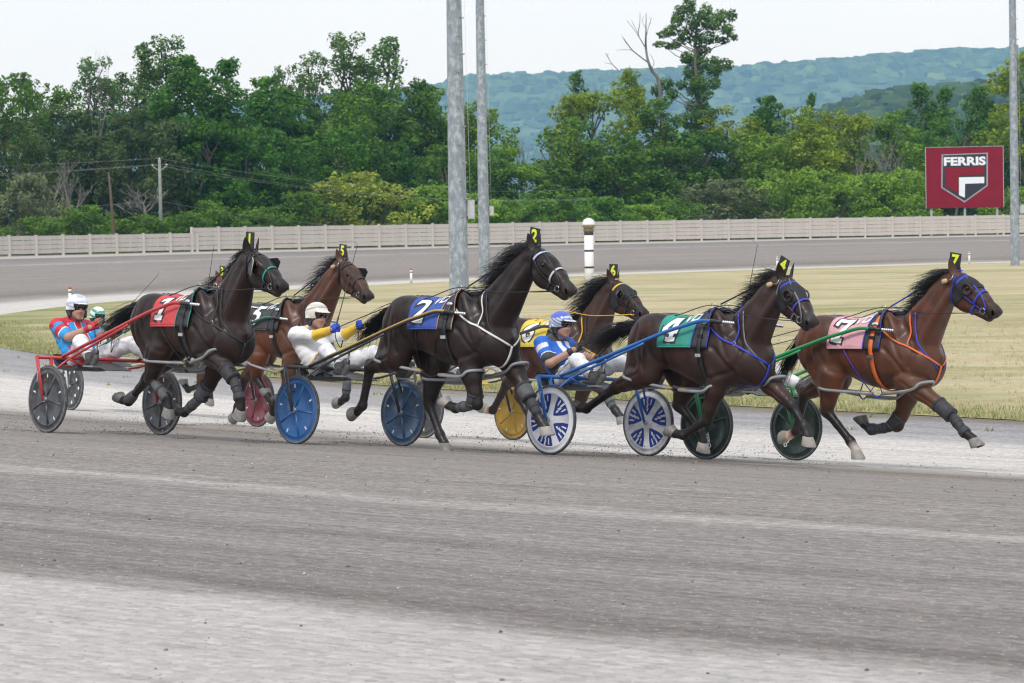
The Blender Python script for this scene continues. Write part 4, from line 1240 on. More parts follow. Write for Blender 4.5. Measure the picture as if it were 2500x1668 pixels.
MT_CHROME = C('bright_metal', (0.62, 0.63, 0.64), 0.25, metal=0.9, var=0.05)
MT_HOP = M('grey_hopple_pipe', (0.24, 0.25, 0.255), 0.45, var=0.2, scale=10, dirt=0.3, dirtc=(0.32, 0.31, 0.30))
MT_HOPY = C('yellow_sleeve', (0.42, 0.26, 0.06), 0.5, var=0.2)
MT_YEL = C('plate_yellow', (0.72, 0.78, 0.04), 0.5, var=0.03)
MT_PLATE = C('plate_black', (0.02, 0.021, 0.022), 0.5)
MT_CORK = M('ear_plug_cork', (0.46, 0.34, 0.20), 0.85, var=0.2, scale=30)
MT_NOSESHADE = C('nostril_shade', (0.006, 0.003, 0.003), 1.0, spec=0.0)  # matt black stands in for the shade inside the shallow nostril

TORSO = [(-1.20, 1.325, 1.12, .08), (-1.14, 1.40, 1.08, .155), (-1.02, 1.475, 1.05, .225), (-.84, 1.520, 1.02, .265), (-.65, 1.495, .935, .278), (-.45, 1.472, .875, .288),
         (-.25, 1.495, .825, .283), (-.08, 1.545, .800, .265), (.08, 1.520, .800, .25), (.22, 1.44, .83, .228), (.34, 1.34, .905, .18), (.43, 1.24, 1.0, .10)]

class Horse: pass

def make_horse(p):
    """p: pose and looks. Local frame: x forward, y left, z up, origin on the ground below the withers"""
    hd = heading(*p['pos'])
    hz = float(zg(*p['pos']))
    H = Horse(); H.p = p
    root = empty('horse', (p['pos'][0], p['pos'][1], hz), (R(-1.5), 0, math.atan2(hd[1], hd[0])))
    tag(root, p['label'], 'horse', 'racing pacers in harness'); H.root = root
    dz = p['wither'] - 1.545; H.dz = dz
    f = Field()
    tk = p.get('tuck', 0.0)
    f.loft([(a, b+dz, c+dz+tk*float(np.interp(a, [-.8, -.4, .1, .3], [0, 1, 1, .3])), d) for a, b, c, d in TORSO], k=.06)
    # rib cage, loin and croup muscles
    f.ell((-.22, 0, 1.16+dz+tk*.5), (.40, .300, .332-tk*.5), k=.10, pitch=-.12)
    for s in (-1, 1):
        f.ell((-.86, s*.125, 1.36+dz), (.26, .155, .165), k=.05, pitch=-.12)          # gluteal
        f.ell((-1.05, s*.13, 1.19+dz), (.135, .115, .25), k=.04, pitch=.18)            # buttock
        f.ell((.06, s*.155, 1.30+dz), (.10, .092, .30), k=.03, pitch=.42)             # shoulder blade
        f.ell((.27, s*.12, 1.10+dz), (.165, .125, .20), k=.04, pitch=.2)               # point of shoulder
        f.ell((-.01, s*.185, 1.05+dz), (.165, .085, .14), k=.03, pitch=-.6)               # triceps
    f.ell((.36, 0, 1.02+dz), (.13, .19, .20), k=.08)                                     # breast
    nbody = len(f.pr)
    # neck
    poll = np.array(p['poll']); e = np.array(p['muz']) - poll; hl = p.get('hlen', .635); e = e/np.linalg.norm(e)
    dn = np.array([-e[1]*-1, e[0]*-1]); dn = np.array([e[1], -e[0]]);
    if dn[1] > 0: dn = -dn
    yaw = R(p.get('yaw', 0))
    def hp_(u, v, y=0.0):
        q = poll + e*u*hl/.66 + dn*v
        # turn the head about a vertical through the poll
        dx = q[0]-poll[0]; c_, s_ = math.cos(yaw), math.sin(yaw)
        return (poll[0] + dx*c_ - y*s_, dx*s_ + y*c_, q[1])
    H.hp, H.poll, H.e, H.dn, H.yaw = hp_, poll, e, dn, yaw
    nb = np.array([.16, 1.225+dz]); nt = poll + dn*.13 - e*.03
    ax = nt - nb
    nl = np.array([-ax[1], ax[0]])/np.linalg.norm(ax)
    for i, (t, r, bow) in enumerate(((0, .255, 0), (.22, .208, .0), (.48, .163, .010), (.74, .134, .016), (.97, .120, .0))):
        q = nb + ax*t + nl*bow
        if i: f.cone((q0[0], 0, q0[1]), (q[0], 0, q[1]), r0, r, k=.06, sy=(1.42 if i < 3 else 1.62))
        q0, r0 = q, r
    q = nb + ax*.5
    for s in (-1, 1):       # jugular groove edge and crest muscle
        f.cone((nb[0]+.10, s*.115, nb[1]-.06), (nb+ax*.9-nl*.07)[[0]].tolist() + [s*.035] + (nb+ax*.9-nl*.07)[[1]].tolist(), .085, .05, k=.05)
        f.cone((nb[0]-.10, s*.075, nb[1]+.12), (nb+ax*.8+nl*.06)[[0]].tolist() + [s*.03] + (nb+ax*.8+nl*.06)[[1]].tolist(), .09, .05, k=.05)
    # head
    pt_ = math.atan2(e[1], e[0])
    f.cone(hp_(.03, .078), hp_(.22, .076), .088, .106, k=.04, sy=1.04)
    f.ell(hp_(.215, .175), (.150, .076, .130), k=.025, pitch=pt_, yaw=yaw)                         # cheek
    f.cone(hp_(.20, .066), hp_(.42, .070), .098, .078, k=.04, sy=1.22)
    f.cone(hp_(.40, .072), hp_(.57, .080), .078, .070, k=.04, sy=1.10)
    f.cone(hp_(.27, .215), hp_(.545, .168), .058, .040, k=.03, sy=1.05)
    f.ell(hp_(.575, .082), (.076, .062, .074), k=.03, pitch=pt_, yaw=yaw)
    f.ell(hp_(.560, .166), (.056, .045, .038), k=.012, pitch=pt_, yaw=yaw)                         # chin
    for s in (-1, 1):
        f.ell(hp_(.215, .018, s*.080), (.050, .026, .028), k=.022, pitch=pt_, yaw=yaw)             # brow
        f.cone(hp_(.27, .098, s*.076), hp_(.42, .092, s*.058), .020, .014, k=.018)                 # facial crest
        f.cone(hp_(.30, .020, s*.050), hp_(.46, .030, s*.042), .022, .018, k=.03)                  # nasal bone
        f.ell(hp_(.600, .066, s*.052), (.046, .026, .042), k=.012, pitch=pt_, yaw=yaw)             # nostril wing
        f.ell(hp_(.608, .068, s*.080), (.026, .020, .019), k=.010, pitch=pt_+.5, yaw=yaw, op='sub')   # nostril opening
        f.ell(hp_(.238, .046, s*.108), (.026, .018, .018), k=.012, pitch=pt_, yaw=yaw, op='sub')   # eye socket
    f.cone(hp_(.47, .134, -.075), hp_(.64, .126, -.02), .008, .008, k=.012, op='sub')             # mouth line
    f.cone(hp_(.47, .134, .075), hp_(.64, .126, .02), .008, .008, k=.012, op='sub')
    # legs
    H.legs = {}
    for nm, y in (('NF', -.15), ('FF', .15), ('NH', -.145), ('FH', .145)):
        J = [np.array(q) for q in p[nm]]
        fore = nm[1] == 'F'
        s = 1 if y > 0 else -1
        def j3(q, yy): return (q[0], yy, q[1])
        if fore:
            el, kn, ft, hf = J
            f.cone((.14, y*.95, 1.10+dz), j3(el, y*1.02), .165, .105, k=.07, sy=1.15)
            mid = el + (kn-el)*.32; d_ = (kn-el)/np.linalg.norm(kn-el); pr = np.array([-d_[1], d_[0]])
            f.chain([j3(el, y*1.02), j3(mid, y*1.02), j3(el+(kn-el)*.72, y*.98), j3(kn, y*.95)], [.112, .100, .070, .054], k=.04)
            f.ell(j3(el+(kn-el)*.27 + pr*.035, y*1.1), (.055, .055, .155), k=.03, pitch=math.atan2(d_[0], -d_[1]))
            f.ell(j3(kn, y*.95), (.058, .054, .066), k=.025, c=1)
            f.chain([j3(kn, y*.95), j3(kn+(ft-kn)*.5, y*.93), j3(ft, y*.9)], [.050, .038, .041], k=.02, c=1)
            w_, hoc = .95, None
        else:
            st, hk, ft, hf = J
            f.cone((-.84, y*.9, 1.26+dz), j3(st, y*1.25), .215, .135, k=.08, sy=1.2)
            f.cone((-1.04, y*.85, 1.22+dz), j3(st*.5+hk*.5 + np.array([-.03, 0]), y*1.05), .15, .088, k=.07, sy=1.15)
            d_ = (hk-st)/np.linalg.norm(hk-st); pr = np.array([-d_[1], d_[0]])
            f.chain([j3(st, y*1.2), j3(st+(hk-st)*.35, y*1.12), j3(st+(hk-st)*.75, y*1.0), j3(hk, y*.95)], [.135, .112, .074, .058], k=.045)
            # hock with its backward point and the tendon above it
            back = -np.array([-(ft-hk)[1], (ft-hk)[0]])/np.linalg.norm(ft-hk)
            if back[0] > 0 and abs(back[0]) > .3: back = -back
            f.ell(j3(hk, y*.95), (.064, .056, .072), k=.025, c=1)
            f.cone(j3(hk + back*.042 - (ft-hk)/np.linalg.norm(ft-hk)*.045, y*.95), j3(hk + back*.02 + (ft-hk)*.15, y*.95), .030, .028, k=.03, c=1)
            f.cone(j3(hk + back*.045 - (ft-hk)/np.linalg.norm(ft-hk)*.05, y*.95), j3(st+(hk-st)*.45 + back*.05, y*1.0), .020, .045, k=.03)
            f.chain([j3(hk, y*.95), j3(hk+(ft-hk)*.45, y*.93), j3(ft, y*.9)], [.056, .043, .044], k=.02, c=1)
        f.ell(j3(ft, y*.9), (.052, .049, .054), k=.02, c=1)
        pd = (hf-ft)/np.linalg.norm(hf-ft)
        cor = ft + pd*.115
        f.chain([j3(ft, y*.9), j3(cor, y*.88)], [.043, .050], k=.025, c=1)
        H.legs[nm] = dict(J=J, y=y, pd=pd, cor=cor, fore=fore)
    V, F = f.mesh(.0152, relax=1)
    L_ = [([(x, z+dz) for x, z in P], d, w, 0) for P, d, w in (
        ([(-.17, 1.34), (-.18, 1.12), (-.12, .96)], .017, .030), ([(-.01, 1.49), (.09, 1.29), (.20, 1.10)], .011, .024), ([(.11, 1.50), (.235, 1.33), (.355, 1.18)], .014, .030),
        ([(.0, 1.20), (.13, 1.09), (.21, .98)], .012, .022), ([(.24, .97), (.10, .93), (-.04, .90)], .011, .022), ([(-.02, 1.16), (-.06, 1.02), (-.02, .92)], -.008, .035),
        ([(-.60, 1.38), (-.66, 1.18), (-.69, 1.02)], .018, .045), ([(-1.0, 1.40), (-1.055, 1.18), (-1.03, .98)], .014, .024), ([(-.80, 1.43), (-.83, 1.24), (-.75, 1.04)], .010, .030),
        ([(-.90, 1.30), (-.93, 1.12), (-.88, .96)], .008, .022), ([(-.70, .98), (-.55, .93), (-.40, .90)], .007, .022),
        ([(.30, 1.28), (.33, 1.14), (.28, 1.02)], .010, .020))]
    L_ += [([(x, 1.40+dz), (x-.05, 1.15+dz), (x-.03, .96+dz)], .0042, .014, 0) for x in (-.26, -.32, -.38, -.44, -.50)]
    n0, n1 = nb - nl*.075, nt - nl*.035
    L_ += [([tuple(n0 + (n1-n0)*t) for t in (.12, .4, .7, .95)], .012, .018, 0), ([tuple(nb + nl*.06 + ax*t) for t in (.1, .35, .6, .85)], .008, .030, 0), ([tuple(nb + ax*t - nl*(.02+.03*math.sin(t*5))) for t in (.25, .5, .8)], .006, .022, 0)]
    for nm, q in H.legs.items():
        a_, b_ = q['J'][0], q['J'][1]; d_ = b_-a_; pr = np.array([-d_[1], d_[0]])/np.linalg.norm(d_)
        sg = 1 if q['y'] > 0 else -1
        L_ += [([tuple(a_ + d_*.05 - pr*.012), tuple(a_ + d_*.4 - pr*.012), tuple(a_ + d_*.85 - pr*.008)], .010, .014, sg)]
        L_ += [([tuple(b_ + (q['J'][2]-b_)*.15 - pr*.012), tuple(b_ + (q['J'][2]-b_)*.9 - pr*.012)], .006, .010, sg)]
    V = furrow(V, vert_normals(V, F), [(P, d*1.4, w, q) for P, d, w, q in L_])
    V = relax_mesh(V, F, 1)
    w = f.weights(V, .022)
    H.V = V
    # colour: coat, dark points, darker along the back and face
    cb, cd = np.array(p['coat']), np.array(p.get('points', (.012, .009, .008)))
    w = np.clip(w*1.25, 0, 1)
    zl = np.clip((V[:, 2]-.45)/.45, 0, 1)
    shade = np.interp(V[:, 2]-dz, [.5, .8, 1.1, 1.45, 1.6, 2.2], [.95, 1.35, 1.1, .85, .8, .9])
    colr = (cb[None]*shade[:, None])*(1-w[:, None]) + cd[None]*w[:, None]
    um = (V[:, [0, 2]]-poll) @ e
    mz = np.clip((um-.46*hl/.66)/.10, 0, 1)*(V[:, 0] > poll[0])*(V[:, 2] > .9)
    colr = colr*(1-mz[:, None]*.88) + np.array((.020, .018, .018))*mz[:, None]*.88
    if p.get('socks'):
        for nm in p['socks']:
            q = H.legs[nm]; c3 = np.array([q['cor'][0], q['y']*.9, q['cor'][1]])
            a = np.clip(1.6 - np.linalg.norm(V-c3, axis=1)/.07, 0, 1)[:, None]
            colr = colr*(1-a) + np.array((.55, .48, .42))*a
    # ears and inner skin are part of the same body mesh
    ev, ef, ec = [], [], []
    for s in (-1, 1):
        base = np.array(hp_(-.005, .03, s*.058)); fwd, out = p.get('ears', (.02, .05))[0], p.get('ears', (.02, .05))[1]
        tip = base + np.array([fwd*math.cos(yaw), s*out, .165])
        axv = (tip-base)/np.linalg.norm(tip-base); frt = np.array([math.cos(yaw+s*.7), math.sin(yaw+s*.7), 0]); frt -= axv*(frt@axv); frt /= np.linalg.norm(frt); sd = np.cross(axv, frt)
        prof = [(0, .034), (.25, .043), (.5, .040), (.75, .026), (.93, .010), (1.0, .001)]
        o = len(V)+len(ev)
        for t, r in prof:
            for k in range(8):
                a = 6.2832*k/8
                ev.append(base + axv*(t*.175-.012) + (frt*math.cos(a)*(r*.45) - (frt*r*.55 if math.cos(a) > .5 else 0)*(1 if .15 < t < .9 else 0)*.9 + sd*math.sin(a)*r))
                ec.append(cb*1.05 if math.cos(a) < .5 else cb*.45)
        for i in range(len(prof)-1):
            for k in range(8): ef.append((o+i*8+k, o+i*8+(k+1) % 8, o+(i+1)*8+(k+1) % 8, o+(i+1)*8+k))
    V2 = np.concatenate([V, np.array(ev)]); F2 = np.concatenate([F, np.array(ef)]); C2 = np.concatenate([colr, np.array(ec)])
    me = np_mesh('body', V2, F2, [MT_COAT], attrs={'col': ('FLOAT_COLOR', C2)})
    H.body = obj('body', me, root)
    H.bvh = BVHTree.FromPolygons([Vector(v) for v in V], [tuple(q) for q in F.tolist()])
    ft_ = Field(); ft_.pr = f.pr[:nbody]; Vt, Ft = ft_.mesh(.022)        # trunk alone, for what is girt round it
    H.tbvh = BVHTree.FromPolygons([Vector(v) for v in Vt], [tuple(q) for q in Ft.tolist()])
    # eyes and nostrils
    for s in (-1, 1):
        mb = MB(); mb.ball((0, 0, 0), .027, 12)
        eq, en, _, _ = H.bvh.find_nearest(Vector(hp_(.238, .046, s*.12))); o = mb.build('eye', MT_EYE, root); o.location = eq - en*.013
        c = Vector(hp_(.608, .068, s*.075)); q, n_, i_, d_ = H.bvh.find_nearest(c)
        mb = MB(); mb.ball((0, 0, 0), 1.0, 10, sc=(.030, .006, .020))
        o = mb.build('nostril', MT_NOSESHADE, root); o.location = q - n_*.001
        o.rotation_euler = (0, -math.atan2(e[1], e[0])+.5, yaw + s*.25)
    # teeth / mouth line
    mb = MB(); mb.tube(crom([hp_(.49, .132, -.044), hp_(.56, .130, -.046), hp_(.605, .128, -.026), hp_(.612, .128, .0), hp_(.605, .128, .026), hp_(.56, .130, .046), hp_(.49, .132, .044)], 4), .006, 6)
    mb.build('mouth', C('mouth_dark', (.012, .008, .008), .5), root)
    hoof_and_boots(H)
    hair(H)
    tack(H)
    return H

def hoof_and_boots(H):
    p = H.p
    for nm, q in H.legs.items():
        y = q['y']*.88; a = q['pd']; cor = q['cor']
        t = np.array([-a[1], a[0]])                     # forward when the limb points down
        n_ = .8*a - .6*t; s_ = .6*a + .8*t
        def P(base, u, w, k): return (base[0]+s_[0]*u, y+w, base[1]+s_[1]*u)
        vs, fs = [], []
        rings = [(.0, .046, .0), (.012, .054, .004), (.04, .062, .014), (.080, .073, .026), (.088, .073, .027), (.0885, .060, .027), (.080, .046, .027)]
        N = 16
        for dd, r, fwd in rings:
            b = cor + n_*dd - a*.012
            for k in range(N):
                an = 6.28318*k/N
                ca = math.cos(an); vs.append(P(b, fwd + r*ca*(1.12 if ca > 0 else .92), r*math.sin(an)*.98, k))
        for i in range(len(rings)-1):
            for k in range(N): fs.append((i*N+k, i*N+(k+1) % N, (i+1)*N+(k+1) % N, (i+1)*N+k))
        fs.append(tuple(range(N-1, -1, -1))); fs.append(tuple((len(rings)-1)*N+k for k in range(N)))
        mt = {'g': MT_HOOFG, 'w': MT_HOOFW, 'd': MT_HOOFD}[p.get('hoof', {}).get(nm, 'g')]
        hf = sharp(MB().add(vs, fs).build('hoof', mt, H.root), 50)
        # aluminium shoe under the hoof
        vs, fs = [], []
        for k in range(13):
            an = -2.35 + 4.7*k/12; ca, sa = math.cos(an), math.sin(an)
            for rr, dd in ((.073, .0895), (.054, .0895), (.054, .097), (.073, .097)):
                b = cor + n_*dd - a*.012; vs.append(P(b, .027 + rr*ca*(1.12 if ca > 0 else .92), rr*sa*.98, k))
        for k in range(12):
            for w in range(4): fs.append((k*4+w, k*4+(w+1) % 4, k*4+4+(w+1) % 4, k*4+4+w))
        fs += [(3, 2, 1, 0), (48, 49, 50, 51)]
        MB().add(vs, fs).build('horseshoe', C('shoe_metal', (.32, .31, .30), .45, metal=.7, var=.2), hf)
        J = q['J']; fore = q['fore']
        up_, kn, ft, hh = J
        yy = q['y']*.92
        def boot(name, A, B, r0, r1, mat, yo=0, n=6, straps=()):
            P_ = [tuple((A[0]+(B[0]-A[0])*t, yy+yo, A[1]+(B[1]-A[1])*t)) for t in np.linspace(0, 1, n)]
            rr = [r0+(r1-r0)*t + .004*math.sin(math.pi*t) for t in np.linspace(0, 1, n)]
            rr[0] *= .93; rr[-1] *= .95
            o = MB().tube(P_, rr, 14).build(name, mat, H.root)
            for ts in straps:
                c0 = np.array(P_[0])*(1-ts) + np.array(P_[-1])*ts; c1 = c0 + (np.array(P_[-1])-np.array(P_[0]))/np.linalg.norm(np.array(P_[-1])-np.array(P_[0]))*.022
                r_ = r0+(r1-r0)*ts + .0075
                MB().tube([c0, c1], r_, 14).build('boot_strap', MT_NEO, o)
            return o
        for b in p.get('boots', {}).get(nm, ''):
            if b == 'c': boot('shin_boot', kn+(ft-kn)*.22, kn+(ft-kn)*.86, .050, .049, MT_NEO, straps=(.45,))
            if b == 'C': boot('shin_boot', kn+(ft-kn)*.22, kn+(ft-kn)*.86, .050, .049, MT_NEOG, straps=(.6,))
            if b == 'f': boot('ankle_boot', kn+(ft-kn)*.80, ft+(hh-ft)/np.linalg.norm(hh-ft)*.02, .052, .062, MT_NEO)
            if b == 'F': boot('ankle_boot', kn+(ft-kn)*.66, ft+(hh-ft)/np.linalg.norm(hh-ft)*.02, .050, .062, MT_NEOG)
            if b == 'k': boot('knee_boot', up_+(kn-up_)*.74, kn+(ft-kn)*.20, .079, .073, MT_NEO, straps=(.06, .9))
            if b == 'K': boot('knee_boot', up_+(kn-up_)*.74, kn+(ft-kn)*.20, .079, .073, MT_NEOG, straps=(.06, .9))
            if b == 'b': boot('bell_boot', q['cor'] - q['pd']*.05, q['cor'] + q['pd']*.045, .046, .072, MT_NEO)

def hair(H):
    p = H.p; poll, e, dn = H.poll, H.e, H.dn
    g = random.Random(p['seed'])
    dz = H.dz
    # crest line from poll to withers
    a = np.array([poll[0]-.02, poll[1]+.0]); c = np.array([-.02, 1.555+dz])
    m_ = (a+c)/2 + np.array([-.045, .03])
    V, F = [], []
    mb = MB()
    def strand(P, r0):
        mb.tube(P, [r0*(1-.85*t) for t in np.linspace(0, 1, len(P))], 3, cap=False)
    blow, lift, lmax, n = p.get('mane', (.9, .35, .26, 330))
    for i in range(int(n*1.5)):
        t = g.random()
        q = a*(1-t)**2 + 2*m_*t*(1-t) + c*t*t
        s3 = Vector((q[0], g.uniform(-.02, .02), q[1]))
        hit, nn, _, _ = H.bvh.find_nearest(s3 + Vector((0, 0, .06)))
        if hit is None: continue
        s3 = hit - nn*.006
        L = lmax*g.uniform(.45, 1.15)*(.65 + .5*math.sin(math.pi*min(1, t+.15)))
        nk = Vector((c[0]-a[0], 0, c[1]-a[1])).normalized()
        back = (Vector((-1, 0, .02)) + nk*.7).normalized()
        d = (back*blow*g.uniform(.75, 1.2) + Vector((0, g.gauss(-.08, .22), lift*g.uniform(-.5, 1.2)))).normalized()
        st = Vector((-.1, 0, .9)); ph0 = 3*t*6 + g.gauss(0, .5); wv = Vector((.25, g.gauss(0, .5), .8))
        P = [s3]
        for k in range(1, 6):
            w = k/5
            dd = (st*(1-w)*.9*max(.12, lift) + d*w + Vector((g.gauss(0, .10), g.gauss(0, .09), g.gauss(0, .09) - .30*w*w)))
            P.append(P[-1] + dd.normalized()*L/5 + wv*math.sin(k*1.7+ph0)*L*.055)
        # keep locks outside the skin
        for k in range(1, 6):
            h_, n2, _, d2 = H.bvh.find_nearest(P[k])
            if h_ is not None and (P[k]-h_).dot(n2) < .008: P[k] = h_ + n2*g.uniform(.008, .022)
        strand(P, g.uniform(.002, .0055))
    mb.build('mane', MT_HAIR, H.root)
    # forelock and bridle path stay short; tail
    mb = MB()
    th = np.array([-1.13, 1.395+dz]); dirx, dirz, TL, n = p.get('tail', (-.9, -.22, .75, 320))
    for i in range(int(n*1.5)):
        L = TL*g.uniform(.55, 1.12); P = [Vector((th[0]+g.gauss(0, .022), g.gauss(0, .028), th[1]+g.gauss(0, .022)))]
        sp = g.gauss(0, .13); sz = g.gauss(0, .16); swing = p.get('swing', 0.0)
        for k in range(1, 9):
            w = k/8
            d = Vector((dirx*(1-.1*w), sp*w*1.3 + swing*w + g.gauss(0, .035), dirz*(.6+1.15*w) + .32*(1-w)**2*(-1 if dirz < -.5 else 1) + sz*w + g.gauss(0, .05)))
            P.append(P[-1] + d.normalized()*L/8)
        strand(P, g.uniform(.0025, .006))
    dock = [(th[0]+.06, 0, th[1]-.03), (th[0]-.04, 0, th[1]+.02), (th[0]+dirx*.16, 0, th[1]+dirz*.12), (th[0]+dirx*.34, 0, th[1]+dirz*.40)]
    mb.tube(crom(dock, 4), [.055, .055, .052, .05, .045, .042, .04, .036, .03, .026, .02, .014, .008], 8)
    mb.build('tail', MT_HAIR, H.root)

def snap(H, pts, off, n=5, closed=False):
    """lay a line of points on the skin"""
    P = crom(pts, n, closed); out, nr = [], []
    for q in P:
        h_, n_, _, _ = H.bvh.find_nearest(Vector(q))
        out.append(h_ + n_*off); nr.append(n_)
    # soften
    for _ in range(2):
        o2 = [out[0]] + [(out[i-1]+out[i]*2+out[i+1])/4 for i in range(1, len(out)-1)] + [out[-1]]
        nr = [nr[0]] + [(nr[i-1]+nr[i]*2+nr[i+1]).normalized() for i in range(1, len(nr)-1)] + [nr[-1]]
        out = o2
    return out, nr

def strap(H, name, pts, mat, w=.022, off=.004, n=5, parent=None, thick=.005):
    P, N_ = snap(H, pts, off, n)
    return MB().ribbon(P, N_, w, thick).build(name, mat, parent or H.root)

def barrel(H, x, ang, off):
    """point on the barrel: angle 0 at the backbone, + to the left side"""
    c = Vector((x, 0, 1.17+H.dz)); d = Vector((0, math.sin(ang), math.cos(ang)))
    hit, n_, _, _ = H.tbvh.ray_cast(c + d*.9, -d, .9)
    if hit is None: hit = c + d*.3; n_ = d
    return hit + n_*off, n_

DIG = {'1': [[(.12, 0), (.68, 0), (.68, .17), (.12, .17)], [(.29, .15), (.53, .15), (.53, 1), (.29, 1)], [(.30, 1), (.08, .84), (.08, .67), (.30, .78)]],
       '7': [[(0, .80), (.78, .80), (.78, 1), (0, 1)], [(0, .60), (.15, .60), (.15, .82), (0, .82)], [(.20, .14), (.44, .14), (.78, .82), (.53, .82)], [(.06, 0), (.60, 0), (.60, .16), (.06, .16)]],
       '4': [[(0, .40), (.22, .44), (.52, 1), (.28, 1)], [(0, .27), (.82, .27), (.82, .44), (0, .44)], [(.44, .12), (.66, .12), (.66, 1), (.36, 1)], [(.28, 0), (.80, 0), (.80, .14), (.28, .14)]]}

def cloth_patch(H, name, x0, x1, a0, a1, mat, off=.012, nx=14, na=26, parent=None, flare=.0):
    """cloth lying on the barrel between two angles, with real thickness"""
    vs, fs = [], []
    for lay in (0, .007):
        for i in range(nx+1):
            for j in range(na+1):
                t = j/na; x = x0 + (x1-x0)*i/nx; a = a0 + (a1-a0)*t
                edge = abs(2*t-1)
                q, n_ = barrel(H, x, a, off + lay + flare*max(0, edge-.75)*(1 + .6*math.sin(i*1.7+j)) + .0025*math.sin(i*1.3+j*.9))
                vs.append(q)
    o = (nx+1)*(na+1); W = na+1
    for i in range(nx):
        for j in range(na):
            fs.append((i*W+j, i*W+j+1, (i+1)*W+j+1, (i+1)*W+j)); fs.append((o+i*W+j, o+(i+1)*W+j, o+(i+1)*W+j+1, o+i*W+j+1))
    for i in range(nx):
        for j in (0, na): fs.append((i*W+j, (i+1)*W+j, o+(i+1)*W+j, o+i*W+j))
    for j in range(na):
        for i in (0, nx): fs.append((i*W+j, i*W+j+1, o+i*W+j+1, o+i*W+j))
    return MB().add(vs, fs).build(name, mat, parent or H.root)

def on_cloth(H, polys, X0, S, S0, size, off, mat, name, parent, side=-1, lean=0.0, sub=3):
    """flat lettering shapes wrapped on the side of the barrel: X0 rear edge, S0 arc length down from the backbone to the foot of the figure"""
    # arc length table at this x
    tab = {}
    def ang_at(x, s):
        kx = round(x*40)
        if kx not in tab:
            A_ = np.linspace(0, 2.2, 60); pts = [barrel(H, kx/40, side*a, off)[0] for a in A_]
            L = np.concatenate([[0], np.cumsum([(pts[i+1]-pts[i]).length for i in range(59)])]); tab[kx] = (A_, L)
        A_, L = tab[kx]; return float(np.interp(s, L, A_))
    mb = MB()
    for k, (V, F) in enumerate(polys):
        bm = bmesh.new()
        bv = [bm.verts.new((v[0]*size[0], v[1]*size[1], 0)) for v in V]
        for f_ in F:
            try: bm.faces.new([bv[i] for i in f_])
            except ValueError: pass
        for _ in range(sub):
            ed = [e_ for e_ in bm.edges if e_.calc_length() > .03]
            if ed: bmesh.ops.subdivide_edges(bm, edges=ed, cuts=1, use_grid_fill=False)
            bmesh.ops.triangulate(bm, faces=bm.faces)
        bm.verts.index_update()
        vs = []
        for v in bm.verts:
            x = X0 + v.co.x + lean*v.co.y
            q, n_ = barrel(H, x, side*ang_at(x, S0 - v.co.y), off + .0006*k); vs.append(q)
        mb.add(vs, [[v.index for v in f_.verts] for f_ in bm.faces]); bm.free()
    return mb.build(name, mat, parent)

def digit_polys(ch, grow=0.0):
    if ch in DIG:
        out = []
        for q in DIG[ch]:
            c = np.mean(q, 0)
            out.append(([tuple(np.array(v) + np.sign(np.array(v)-c)*grow) for v in q], [(0, 1, 2, 3)]))
        return out
    V, F = text_geo(ch, 1.36, .035 + grow*.9)
    V = np.array(V); m0 = V.min(0); M0 = V.max(0)
    return [([((v[0]-m0[0])/(M0[0]-m0[0])*(.76+2*grow) - grow, (v[1]-m0[1])/(M0[1]-m0[1])*(1+2*grow) - grow) for v in V], F)]

def ring(H, c, r, name='ring', parent=None, axis='y', t=.0035, mat=None):
    P = []
    for k in range(14):
        a = 6.2832*k/14
        P.append((c[0]+r*math.cos(a), c[1], c[2]+r*math.sin(a)) if axis == 'y' else (c[0], c[1]+r*math.cos(a), c[2]+r*math.sin(a)))
    return MB().tube(P, t, 6, closed=True).build(name, mat or MT_CHROME, parent or H.root)

